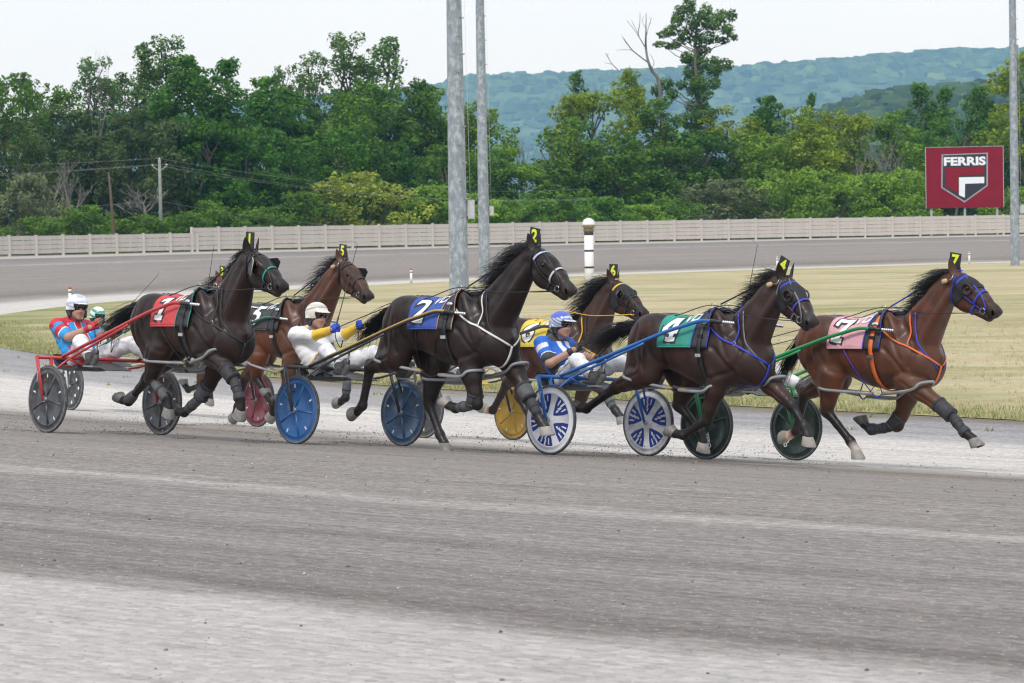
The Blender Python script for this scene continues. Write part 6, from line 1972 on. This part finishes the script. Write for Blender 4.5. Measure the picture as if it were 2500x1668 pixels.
    if tri is not None:      # side stripe along the outer thigh
        for s in (-1, 1):
            d = kn[s]-hips[s]; tt = ((V-hips[s]) @ d)/(d @ d); off = V - (hips[s] + d*np.clip(tt, 0, 1)[:, None])
            u_ = np.array([0, s, .35]); u_ /= np.linalg.norm(u_); w_ = np.cross(d/np.linalg.norm(d), u_)
            on = (tt > .05) & (tt < .98) & ((off @ u_) > .03)
            for (c0, hw, cc) in tri: colr[on & (np.abs((off @ w_)-c0) < hw)] = cc
    obj('trousers', np_mesh('trousers', V, F, [MT_PANTSV], attrs={'col': ('FLOAT_COLOR', colr)}), root)
    # boots
    for s in (-1, 1):
        f = Field()
        f.cone(kn[s]+(an[s]-kn[s])*.70, an[s], .060, .054, .03); f.cone(heel[s]+np.array([.0, 0, .018]), toe[s]+np.array([.015, 0, .0]), .050, .042, .03); f.cone(an[s], heel[s]+np.array([0, 0, .02]), .052, .05, .03)
        V, F = f.mesh(.011); bo = obj('boot', np_mesh('boot', V, F, [MT_BOOT]), root)
        P = [heel[s]+np.array([-.035, 0, -.032]), heel[s]*.5+toe[s]*.5+np.array([.030, 0, -.040]), toe[s]+np.array([.045, 0, -.020])]
        MB().tube(crom(P, 3), [.022, .024, .026, .028, .030, .030, .024], 8, flat=1.5).build('boot_sole', C('boot_sole', (.09, .088, .085), .8, dirt=.5, dirtc=(.2, .19, .18)), bo)
    # gloved hands, fingers closed on the reins
    for s in (-1, 1):
        gcol = p['glove']
        a = (HN[s]-EL[s])/np.linalg.norm(HN[s]-EL[s])            # along the forearm
        side = np.cross(a, np.array([0, 0, 1.0])); side /= np.linalg.norm(side); upv = np.cross(side, a)
        f = Field()
        f.cone(HN[s]-a*.035, HN[s]+a*.02, .036, .036, .02)
        f.ell(HN[s]+a*.045, (.045, .030, .042), .02)
        for i, (du, ln) in enumerate(((.034, .9), (.012, 1.0), (-.010, .96), (-.031, .8))):
            k0 = HN[s] + a*.072 + upv*du; k1 = k0 + (a*.030 - side*s*-.016)*ln; k2 = k1 + (-a*.012 + side*s*.030)*ln; k3 = k2 + (-a*.028 + side*s*.006)*ln
            f.chain([HN[s]+a*.045+upv*du*.9, k0, k1, k2, k3], [.013, .0115, .0105, .010, .009], .006)
        th0 = HN[s] + a*.02 + upv*.030; f.chain([th0, th0 + a*.030 + upv*.016 + side*s*.016, th0 + a*.060 + upv*.006 + side*s*.030], [.014, .012, .010], .008)
        V, F = f.mesh(.0055); go = obj('glove', np_mesh('glove', V, F, [gcol]), root)
        MB().tube([HN[s]-a*.050, HN[s]-a*.022], [.040, .041], 12).build('glove_cuff', p.get('cuff', gcol), go)
    # helmet
    f = Field()
    f.ell(hd(-.018, 0, .045), (.137, .112, .118), .02)
    f.cone(hd(-.03, -.092, -.02), hd(.0, -.088, -.075), .030, .022, .03); f.cone(hd(-.03, .092, -.02), hd(.0, .088, -.075), .030, .022, .03)
    f.ell(hd(-.07, 0, -.02), (.075, .092, .06), .03)
    f.ell(hd(.128, 0, -.035), (.085, .079, .085), .012, yaw=hy, op='sub')          # face opening
    f.ell(hd(.06, 0, -.085), (.11, .068, .10), .012, yaw=hy, op='sub')             # room for the chin and neck
    f.ell(hd(.118, 0, .058), (.066, .082, .011), .012, pitch=-.22, yaw=hy)         # peak
    V, F = f.mesh(.0072, relax=1)
    lx = (V[:, 0]-hc[0])*ch + (V[:, 1]-hc[1])*sh_; ly = -(V[:, 0]-hc[0])*sh_ + (V[:, 1]-hc[1])*ch; lz = V[:, 2]-hc[2]
    colr = np.array([(.028, .028, .03) if (lz[i] < -.012 - .25*max(0, -lx[i]-.03) and lx[i] > -.085) or (lx[i] > .075 and lz[i] < .050) else p['helmet'](lx[i], ly[i], lz[i]) for i in range(len(V))])
    ho = obj('helmet', np_mesh('helmet', V, F, [MT_HELM], attrs={'col': ('FLOAT_COLOR', colr)}), root)
    MB().tube(crom([hd(-.0, -.082, -.07), hd(.03, -.066, -.10), hd(.062, -.03, -.125), hd(.066, 0, -.128), hd(.062, .03, -.125), hd(.03, .066, -.10), hd(0, .082, -.07)], 3), .008, 6, flat=.5).build('chin_strap', p.get('strap', MT_LEATHER), ho)
    # wrap-round sunglasses
    vs, fs = [], []
    n = 15
    for i in range(n):
        a = -1.25 + 2.5*i/(n-1); r = .098 - .016*abs(math.sin(a))
        nose = .012*math.exp(-(a/.16)**2)
        for dz_, ex in ((.028, 0), (-.012 + nose, 0), (-.012 + nose, .005), (.028, .005)):
            vs.append(hd((r+ex)*math.cos(a)*1.02, (r+ex)*math.sin(a)*.93, dz_ - .006*abs(math.sin(a))))
    for i in range(n-1):
        for k in range(4): fs.append((i*4+k, i*4+(k+1) % 4, i*4+4+(k+1) % 4, i*4+4+k))
    MB().add(vs, fs).build('sunglasses', MT_GLASS, root)
    M_ = Matrix.Translation(Vector(loc)) @ Matrix.Rotation(yaw, 4, 'Z') @ Matrix.Rotation(roll, 4, 'X')
    return dict(root=root, hands={s: M_ @ Vector(HN[s] + (HN[s]-EL[s])/np.linalg.norm(HN[s]-EL[s])*.07) for s in (-1, 1)}, M=M_)

# ------------------------------------------------------------------ the field of seven
blk = MT_LEATHER
def strapmat(name, c): return C(name, c, 0.5, var=0.12, scale=20)
BLUE = strapmat('blue_webbing', (0.025, 0.045, 0.42)); WHT = strapmat('white_webbing', (0.66, 0.65, 0.62)); ORG = strapmat('orange_webbing', (0.66, 0.14, 0.03)); TEAL = strapmat('teal_trim', (0.02, 0.26, 0.20)); YLW = strapmat('yellow_webbing', (0.72, 0.42, 0.02)); TAN = strapmat('tan_trim', (0.45, 0.26, 0.15)); GREYW = strapmat('grey_webbing', (0.14, 0.15, 0.16))
def cloth(name, c): return M(name, c, 0.8, var=0.09, scale=7, bump=0.35, bscale=16, dirt=0.10, dirtc=(0.3, 0.28, 0.27))
def disc(name, c, dirt=.25): return M(name, c, 0.32, var=0.10, scale=6, dirt=dirt, dirtc=(0.22, 0.215, 0.21))
def paint(name, c): return M(name, c, 0.32, var=0.08, scale=5, dirt=0.12, dirtc=(0.2, 0.19, 0.18))
D = .035
HORSES = [
 dict(n='1', seed=1, pos=(-3.02, 29.3), wither=1.513, poll=(.63, 1.925), muz=(1.18, 1.595), label='near-black horse with red saddle cloth number 1 at the left front',
   coat=(.0178, .0086, .0058), ears=(.0, .03), tuck=.06, mane=(.8, .06, .13, 420), tail=(-.9, -.36, .80, 380), swing=-.05, ptilt=4,
   NF=[(.05, .93), (.46, .70), (.59, .465), (.60, .30)], FF=[(-.10, .86), (-.36, .47), (-.70, .27), (-.84, .27)], NH=[(-.70, .93), (-.92, .615), (-.64, .435), (-.60, .28)], FH=[(-.92, .92), (-1.36, .60), (-1.68, .35), (-1.86, .37)],
   boots=dict(NF='kcf', FF='KC', NH='CF', FH='F'), hoof=dict(NF='g', FF='d', NH='g', FH='g'),
   tack=dict(num='1', cloth=cloth('red_cloth', (.55, .055, .06)), cloth_label='red saddle cloth with white number 1', pad=MT_NEO, trim=TEAL, girth=MT_NEO, main=blk, line=blk, cheek=blk, brow=blk, nose=TEAL, hopmat=MT_HOP, blink='both', hang=blk, hop=True)),
 dict(n='2', seed=2, pos=(-.37, 28.7), wither=1.577, poll=(.87, 2.035), muz=(1.43, 1.605), hlen=.66, label='near-black horse with blue saddle cloth number 2 and white breast strap',
   coat=(.0142, .0070, .0050), ears=(-.04, .03), tuck=.02, mane=(1.0, .14, .31, 560), tail=(-.9, -.50, .72, 340), swing=-.02, ptilt=10,
   NF=[(.06, .90), (.16, .495), (-.16, .445), (-.30, .48)], FF=[(.30, .92), (.57, .605), (.75, .365), (.87, .245)], NH=[(-.98, .93), (-1.44, .82), (-1.57, .425), (-1.70, .33)], FH=[(-.76, .88), (-.85, .47), (-.68, .155), (-.60, .06)],
   boots=dict(NF='kC', FF='Kc'), hoof=dict(NF='w', FF='w', NH='g', FH='g'),
   tack=dict(num='2', cloth=cloth('blue_cloth', (.035, .085, .34)), cloth_label='blue denim saddle cloth with white number 2', pad=MT_NEO, trim=TAN, girth=blk, main=WHT, line=blk, cheek=blk, brow=strapmat('jewelled_band', (.42, .45, .6)), nose=strapmat('braided_band', (.5, .5, .52)), hopmat=MT_HOP, hang=blk)),
 dict(n='4', seed=4, pos=(2.12, 28.5), wither=1.488, poll=(.73, 1.835), muz=(1.20, 1.42), yaw=-14, label='dark bay horse with green saddle cloth number 4 and blue breast collar',
   coat=(.0265, .0120, .0078), ears=(.0, .05), mane=(.85, .38, .20, 420), tail=(-.95, -.30, .80, 360), ptilt=24, pyaw=-8,
   NF=[(.0, .86), (-.18, .415), (-.49, .265), (-.62, .275)], FF=[(.28, .87), (.67, .585), (.83, .39), (.88, .29)], NH=[(-.92, .87), (-1.40, .71), (-1.82, .485), (-1.95, .485)], FH=[(-.68, .84), (-.79, .545), (-.50, .285), (-.46, .18)],
   boots=dict(), hoof=dict(NF='g', FF='w', NH='d', FH='w'),
   tack=dict(num='4', cloth=cloth('green_cloth', (.03, .26, .20)), cloth_label='green saddle cloth with white number 4', pad=MT_NEO, trim=BLUE, girth=blk, main=BLUE, line=blk, cheek=GREYW, brow=BLUE, nose=BLUE, hood=(.35, .30), hoodmat=C('black_hood', (.014, .014, .016), .75, var=.2), hopmat=MT_HOP, plug=True)),
 dict(n='7', seed=7, pos=(3.86, 29.0), wither=1.545, poll=(.72, 1.965), muz=(1.27, 1.575), label='bright bay horse with pink saddle cloth number 7, leading at the right',
   coat=(.072, .0285, .0135), ears=(-.05, .02), mane=(.9, .16, .25, 460), tail=(-.8, -.75, .70, 330), ptilt=8,
   NF=[(.18, .90), (.69, .595), (.89, .395), (1.01, .32)], FF=[(.02, .83), (-.13, .42), (-.46, .36), (-.55, .42)], NH=[(-.72, .93), (-.82, .555), (-.52, .255), (-.43, .14)], FH=[(-.92, .88), (-1.33, .70), (-1.44, .315), (-1.54, .26)],
   socks=('NH', 'FH'), boots=dict(NF='kcf', FF='kcf'), hoof=dict(NF='g', FF='d', NH='w', FH='w'),
   tack=dict(num='7', cloth=cloth('pink_cloth', (.66, .33, .37)), cloth_label='pink saddle cloth with white number 7', pad=MT_NEO, trim=BLUE, girth=ORG, main=ORG, line=BLUE, cheek=BLUE, throat=BLUE, brow=BLUE, nose=BLUE, hood=(.30, .36), hoodmat=C('black_hood', (0, 0, 0)), hopmat=MT_HOP, hopstrap=BLUE, hang=BLUE, plug=True)),
 dict(n='5', seed=5, pos=(-2.62, 35.5), wither=1.596, poll=(.92, 2.105), muz=(1.52, 1.64), hlen=.68, label='reddish bay horse with black saddle cloth number 5, between numbers 1 and 2',
   coat=(.078, .031, .0145), ears=(-.06, .02), tuck=.03, mane=(.9, .18, .28, 320), tail=(-.8, -.5, .7, 260),
   NF=[(.03, .88), (-.08, .45), (-.40, .38), (-.50, .44)], FF=[(.38, .95), (.79, .72), (.75, .44), (.60, .36)], NH=[(-.62, .93), (-.72, .66), (-.36, .325), (-.40, .20)], FH=[(-.95, .92), (-1.35, .62), (-1.50, .26), (-1.56, .12)],
   boots=dict(NF='C', FF='C'), hoof=dict(),
   tack=dict(num='5', cloth=cloth('black_cloth', (.035, .038, .042)), cloth_label='black saddle cloth with white number 5', pad=MT_NEO, trim=blk, girth=blk, main=blk, line=blk, cheek=blk, brow=blk, nose=blk, blink='far', hopmat=MT_HOP, plug=True)),
 dict(n='6', seed=6, pos=(.74, 34.0), wither=1.51, poll=(.66, 1.945), muz=(1.26, 1.535), label='dark bay horse with yellow saddle cloth number 6 and yellow reins, behind number 2',
   coat=(.034, .0145, .009), ears=(-.04, .04), mane=(1.1, .05, .42, 560), tail=(-.85, -.5, .7, 260), ptilt=2,
   NF=[(.16, .92), (.58, .66), (.78, .45), (.88, .36)], FF=[(.02, .85), (-.12, .45), (-.44, .38), (-.53, .44)], NH=[(-.70, .92), (-.85, .56), (-.62, .25), (-.52, .15)], FH=[(-.95, .92), (-1.38, .68), (-1.62, .36), (-1.74, .36)],
   socks=('FH',), boots=dict(NF='C'), hoof=dict(FH='w'),
   tack=dict(num='6', cloth=cloth('yellow_cloth', (.66, .50, .06)), cloth_label='yellow saddle cloth with white number 6', pad=MT_NEO, trim=YLW, girth=blk, main=YLW, line=YLW, cheek=blk, brow=YLW, nose=blk, hood=(.34, .34), hoodmat=C('black_hood', (0, 0, 0)), cupclosed=True, hopmat=MT_HOP)),
 dict(n='3', seed=3, pos=(-4.54, 41.6), wither=1.54, poll=(.74, 1.985), muz=(1.30, 1.58), label='chestnut bay horse with a white hood and number 3 plate, hidden behind number 1',
   coat=(.11, .042, .02), ears=(-.08, .03), mane=(1.1, .2, .30, 240), tail=(-.8, -.5, .7, 220),
   NF=[(.08, .93), (.46, .68), (.56, .42), (.58, .27)], FF=[(-.02, .86), (-.14, .45), (-.46, .38), (-.55, .44)], NH=[(-.70, .93), (-.82, .57), (-.55, .30), (-.48, .17)], FH=[(-.95, .92), (-1.36, .64), (-1.64, .36), (-1.78, .36)],
   boots=dict(), hoof=dict(),
   tack=dict(num='3', cloth=cloth('white_cloth', (.66, .66, .66)), cloth_label='white saddle cloth with number 3', pad=MT_NEO, trim=blk, girth=blk, main=WHT, line=blk, cheek=blk, brow=WHT, nose=blk, hood=(.34, .34), hoodmat=M('pied_hood', (.45, .45, .46), .8, var=.9, scale=9), hopmat=MT_HOP)),
]
GREY = np.array((.60, .61, .64)); WH = np.array((.76, .76, .77))
def hel1(x, y, z): return (.42, .45, .56) if (abs(z-.075+.15*abs(y)) < .012 or abs(z-.035+.3*x) < .010 or (abs(y) < .035 and .0 < x and z > .12)) else (.70, .71, .75)
def hel2(x, y, z): return (.36, .34, .34) if abs(z-.085-.25*x) < .010 else ((.55, .52, .48) if abs(z-.125) < .012 else (.72, .66, .56))
def hel4(x, y, z):
    if z > .115 - .3*abs(y) and x < .10: return (.09, .13, .50)
    s = math.sin(z*95 + x*60 + abs(y)*30)
    return (.16, .20, .48) if s > .55 else ((.30, .33, .37) if s < -.55 else (.60, .63, .68))
def hel3(x, y, z): return (.05, .30, .20) if math.sin(z*70 + x*25) > .25 else (.68, .70, .68)
def hel7(x, y, z): return (.10, .38, .22) if math.sin(x*80+y*50) > .45 else ((.62, .58, .15) if math.sin(y*90-x*30) > .75 else (.72, .74, .72))
def hel0(x, y, z): return (.70, .70, .70)
RD, BL, WT_, NV, GRN, YL = (.55, .025, .045), (.02, .30, .66), (.74, .74, .76), (.03, .045, .20), (.015, .30, .13), (.72, .46, .04)
def jer1(x, y, z, t, arm, at, lo):
    if arm:
        if at > .66: return BL
        if at > .60: return WT_
        if .18 < at < .34 and abs(abs(y)-.23) < .05: return BL
        return RD
    if t > .93: return RD
    a = abs(y)
    if .048 < a < .115: return BL
    if .040 < a < .123: return WT_
    if x < -.70+.3*(1-t) and a > .15: return BL
    return RD
def jer2(x, y, z, t, arm, at, lo):
    if lo: return YL
    if not arm and t < .06: return YL if t > .0 else NV
    if t > .80 and abs(y) < .085 and not arm: return NV if math.sin(y*90+z*60) > .2 else (YL if math.sin(y*70-z*80) > .4 else WT_)
    if t > .99 and abs(y) < .1: return YL
    return (.76, .76, .77)
def jer4(x, y, z, t, arm, at, lo):
    B = (.018, .13, .55)
    if arm:
        if at > .64: return (.05, .05, .055)
        if at > .60: return WT_
        if .16 < at < .38 and y < -.21: return WT_
        return B
    if t > .90 and abs(y) < .15: return (.06, .06, .065)
    if abs(y) < .026: return B
    if .026 < abs(y) < .085 and x > -.66: return WT_
    return B
def jer3(x, y, z, t, arm, at, lo): return WT_ if (not arm and abs(y) < .05) or (arm and at > .62) else (GRN if math.sin(y*40+z*15) > -.6 else (.01, .14, .08))
def jer7(x, y, z, t, arm, at, lo): return GRN if t > .5 else WT_
def jer5(x, y, z, t, arm, at, lo): return RD if t > .4 else WT_
def jer6(x, y, z, t, arm, at, lo): return YL if not arm else (.04, .04, .045)
RED_F, BLU_F, GRN_F, BLK_F, DGR_F, WHT_F = paint('red_frame', (.42, .035, .035)), paint('blue_frame', (.02, .12, .38)), paint('green_frame', (.015, .24, .07)), paint('black_frame', (.035, .035, .038)), paint('dark_green_frame', (.02, .10, .06)), paint('white_frame', (.60, .66, .60))
DG = disc('dark_grey_disc', (.045, .046, .050)); DB = disc('blue_disc', (.022, .105, .29), .12); DB2 = disc('dusty_blue_disc', (.035, .085, .17), .3); DW = disc('white_disc', (.74, .75, .77), .06); DW2 = disc('muddy_white_disc', (.62, .63, .64), .5)
DR = disc('maroon_disc', (.22, .028, .045), .25); DY = disc('yellow_disc', (.46, .28, .025), .2); DK = disc('dark_green_disc', (.012, .026, .018), .15); DBK = disc('black_disc', (.05, .05, .055))
GLV = {k: C(f'{k}_glove', c, .6, var=.1) for k, c in (('red', (.45, .02, .03)), ('blue', (.015, .05, .42)), ('black', (.025, .025, .028)), ('grey', (.2, .2, .2)))}
TEAMS = {
 '1': dict(back=1.935, frame=RED_F, shaft=RED_F, wheelN=dict(disc=DG), wheelF=dict(disc=DG), spin=.2, decal='SULKY', decalmat=C('decal_blue', (.25, .45, .75), .5), slabel='red sulky with dark grey disc wheels behind horse number 1',
    dlabel='driver in red and blue jersey with white helmet and red gloves', seed=101, handN=(-.22, -.10, 1.12), handF=(-.10, .14, 1.06), jersey=jer1, helmet=hel1, glove=GLV['red'], piping=[(.0, .006, NV), (.02, .004, RD), (-.02, .004, NV)], hyaw=-14),
 '2': dict(back=1.92, frame=BLK_F, shaft=BLK_F, stripe=paint('gold_stripe', (.42, .27, .05)), wheelN=dict(disc=DB), wheelF=dict(disc=DB2), spin=.1, slabel='black sulky with gold striped shafts and blue disc wheels',
    dlabel='driver in white jersey with yellow sleeves, cream helmet and blue gloves', seed=102, handN=(-.13, -.17, 1.195), handF=(-.10, .20, 1.25), jersey=jer2, helmet=hel2, glove=GLV['blue'], sleeve='long', piping=[(.0, .016, YL), (.024, .005, NV)], cuff=blk, hyaw=-10, lean=-.02),
 '4': dict(back=1.765, frame=BLU_F, shaft=BLU_F, wheelN=dict(disc=DW, style='bolt', slots=False), wheelF=dict(disc=DW2, style='bolt', slots=False), spin=.55, decal='SULKY', decalmat=C('decal_pale', (.55, .65, .75), .5), slabel='blue sulky with white wheels painted with blue lightning panels',
    dlabel='driver in blue and white jersey with silver and blue helmet and black gloves', seed=104, handN=(-.33, -.11, 1.07), handF=(-.16, .14, .99), jersey=jer4, helmet=hel4, glove=GLV['black'], piping=[(.012, .006, (.05, .05, .06)), (-.012, .004, (.05, .05, .06))], strap=C('blue_strap', (.02, .08, .4), .5), hyaw=-4),
 '7': dict(back=1.935, frame=GRN_F, shaft=GRN_F, wheelN=dict(disc=DK, ribs=4, slots=False, text='ZERO'), wheelF=dict(disc=DK, ribs=4, slots=False, text='ZERO'), spin=1.25, slabel='green sulky with dark green disc wheels, behind the leading horse number 7',
    dlabel='driver hidden behind horse number 4, only green and white helmet and trousers showing', seed=107, handN=(-.22, -.12, 1.15), handF=(-.15, .12, 1.15), jersey=jer7, helmet=hel7, glove=GLV['grey'], head=(-.60, 0, 1.36), hyaw=0),
 '5': dict(back=1.92, frame=BLK_F, shaft=DGR_F, wheelN=dict(disc=DR), wheelF=dict(disc=DR), spin=.4, slabel='sulky with dark green shafts and maroon disc wheels behind horse number 5',
    dlabel='driver hidden behind the two leftmost horses, only white trouser leg and boot showing', seed=105, handN=(-.22, -.12, 1.12), handF=(-.15, .12, 1.12), jersey=jer5, helmet=hel0, glove=GLV['black'], hyaw=0),
 '6': dict(back=1.92, frame=BLK_F, shaft=BLK_F, wheelN=dict(disc=DBK), wheelF=dict(disc=DY), spin=.75, panel=C('panel_yellow', (.65, .42, .03), .5), slabel='black sulky with one yellow disc wheel behind horse number 6',
    dlabel='driver in yellow almost wholly hidden behind the black horse with blue cloth', seed=106, handN=(-.22, -.12, 1.12), handF=(-.15, .12, 1.12), jersey=jer6, helmet=hel0, glove=GLV['black'], hyaw=0),
 '3': dict(back=2.0, lat=-.22, dlift=.07, frame=WHT_F, shaft=DGR_F, wheelN=dict(disc=DG, holes=True, slots=False), wheelF=dict(disc=DG, holes=True, slots=False), spin=.9, slabel='pale framed sulky with grey disc wheels dotted with round holes',
    dlabel='driver in green and white jersey with green striped helmet, at the far left', seed=103, handN=(-.22, -.12, 1.12), handF=(-.15, .12, 1.12), jersey=jer3, helmet=hel3, glove=GLV['black'], hyaw=-10),
}
for hpz in HORSES:
    H = make_horse(hpz)
    tm = TEAMS[hpz['n']]
    hd_ = heading(*hpz['pos']); yaw = math.atan2(hd_[1], hd_[0])
    sx, sy = hpz['pos'][0] - hd_[0]*tm['back'], hpz['pos'][1] - hd_[1]*tm['back']
    lf = (-hd_[1], hd_[0])
    sx += lf[0]*tm.get('lat', 0); sy += lf[1]*tm.get('lat', 0)
    zl, zr = float(zg(sx+lf[0]*.73, sy+lf[1]*.73)), float(zg(sx-lf[0]*.73, sy-lf[1]*.73))
    roll = math.atan2(zl-zr, 1.46)
    loc = (sx, sy, (zl+zr)/2 - .004)
    if 'shift' in tm: loc = (loc[0], loc[1], loc[2] + tm['shift'])
    make_sulky(tm, loc, yaw, roll)
    dr = make_driver(tm, (loc[0], loc[1], loc[2] + tm.get('dlift', 0)), yaw, roll)
    H.root['driver'] = 1; del H.root['driver']
    # reins: from each hand along the flank to the terret and the bit (worn by the horse)
    Minv = Matrix.Translation(H.root.location) @ H.root.rotation_euler.to_matrix().to_4x4(); Minv.invert()
    for s in (-1, 1):
        h0 = Minv @ dr['hands'][s]
        ter = barrel(H, -.125, s*.20, .09)[0]
        c = Vector(H.hp(.53, .13, s*.075)); hq, n_, _, _ = H.bvh.find_nearest(c); bit = hq + n_*.015
        m1 = (h0+ter)/2 + Vector((0, s*.03, -.05)); m2 = (ter+bit)/2 + Vector((0, s*.09, -.03))
        for m_ in (m1, m2):
            q, n2, _, _ = H.bvh.find_nearest(m_)
            if (m_-q).dot(n2) < .015: m_ += n2*(.02 + abs((m_-q).dot(n2)))
        q1 = (ter*3+h0)/4 + Vector((0, 0, .0)); q, n2, _, _ = H.bvh.find_nearest(q1)
        if (q1-q).dot(n2) < .02: q1 = q + n2*.03
        rm = {'6': YLW, '7': blk}.get(hpz['n'], blk)
        MB().tube(crom([h0, m1, q1, ter, m2, bit], 6), .0085, 6, flat=.55).build('rein', rm, H.root)
        MB().tube(crom([h0, h0 + Vector((-.02, -s*.02, -.10)), h0 + Vector((.02, -s*.05, -.20)), h0 + Vector((.06, -s*.05, -.12))], 4), .007, 5, flat=.5).build('rein_end', blk, H.root)
    hpz['drv'] = dr

# whips held by the drivers
def whip(a, b, lash, label):
    w = empty('whip', a); tag(w, label, 'whip', 'long thin driving whips')
    a, b = Vector(a), Vector(b)
    P = [Vector((0, 0, 0)), (b-a)*.5 + Vector((0, 0, -.01)), b-a]
    MB().tube(crom(P, 5), list(np.linspace(.0062, .0028, 11)), 6).build('shaft', MT_LEATHER, w)
    MB().tube([Vector((0, 0, 0)), (b-a)*.13], .010, 8).build('grip', C('whip_grip', (.05, .05, .055), .7), w)
    L = [b-a] + [Vector(q)-a for q in lash]
    MB().tube(crom(L, 5), .0026, 5).build('lash', C('whip_lash', (.16, .22, .28), .6), w)
for n_, tip, la, lab in (('2', (-1.60, 30.4, 2.15), [(-1.66, 30.42, 2.19), (-1.80, 30.45, 2.185)], 'whip raised by the driver in white with blue gloves'),
                     ('3', (-5.16, 42.5, 1.71), [(-5.155, 42.5, 1.77)], 'whip slanting up beside the driver in green'),
                     ('5', (-3.78, 37.0, 2.11), [(-3.77, 37.0, 2.15)], 'whip standing upright behind the mane of horse number 1'),
                     ('7', (2.62, 30.8, 2.07), [(2.58, 30.82, 2.12), (2.46, 30.85, 2.14)], 'tall whip rising behind the neck of horse number 4'),
                     ('6', (-.16, 35.5, 1.88), [(-.17, 35.5, 1.92)], 'short visible whip tip behind the mane of horse number 2')):
    h_ = [q for q in HORSES if q['n'] == n_][0]['drv']['hands'][-1]
    whip(h_, tip, la, lab)


# dirt thrown up behind wheels and hooves
g = np.random.default_rng(99)
PT, SZ = [], []
for hpz in HORSES[:6]:
    hd_ = heading(*hpz['pos']); px_, py_ = hpz['pos']
    for (bx, by, n) in ((-2.15, -.73, 230), (-2.15, .73, 230), (-.9, .1, 110), (-2.1, 0, 90)):
        t = g.random(n)**1.5; dx = bx - t*.8 + g.normal(0, .08, n); dy = by + g.normal(0, .07, n)*(1+t)
        X = px_ + hd_[0]*dx - hd_[1]*dy; Y = py_ + hd_[1]*dx + hd_[0]*dy
        h = np.abs(g.normal(0, .10, n))*(1-.3*t)*(g.random(n) < .6)
        PT.append(np.c_[X, Y, zg(X, Y) + .004 + h]); SZ.append(.002 + .0085*g.random(n)**2.5)
tag(lumps('flying_dirt', np.concatenate(PT), np.concatenate(SZ), [C('clod_dark', (0, 0, 0)), C('dust_grey', (.19, .18, .17), .95)], 13), 'bits of dark dirt kicked up behind the wheels and hooves', 'dirt', kind='stuff')

# ------------------------------------------------------------------ summer haze
me = MB().box((-1800, -60, -3.0), (1800, 5400, 345)).mesh('haze', [], smooth=False)
hm = bpy.data.materials.new('summer_haze'); hm.use_nodes = True
for x in list(hm.node_tree.nodes):
    if x.type == 'BSDF_PRINCIPLED': hm.node_tree.nodes.remove(x)
pv = hm.node_tree.nodes.new('ShaderNodeVolumePrincipled')
pv.inputs['Color'].default_value = (0.30, 0.60, 1.0, 1); pv.inputs['Absorption Color'].default_value = (1, 1, 1, 1); pv.inputs['Density'].default_value = 0.000135; pv.inputs['Anisotropy'].default_value = 0.0
hm.node_tree.links.new(pv.outputs[0], [x for x in hm.node_tree.nodes if x.type == 'OUTPUT_MATERIAL'][0].inputs['Volume'])
me.materials.append(hm)
tag(obj('haze', me), 'pale blue summer haze over the far hills', 'haze', kind='stuff')
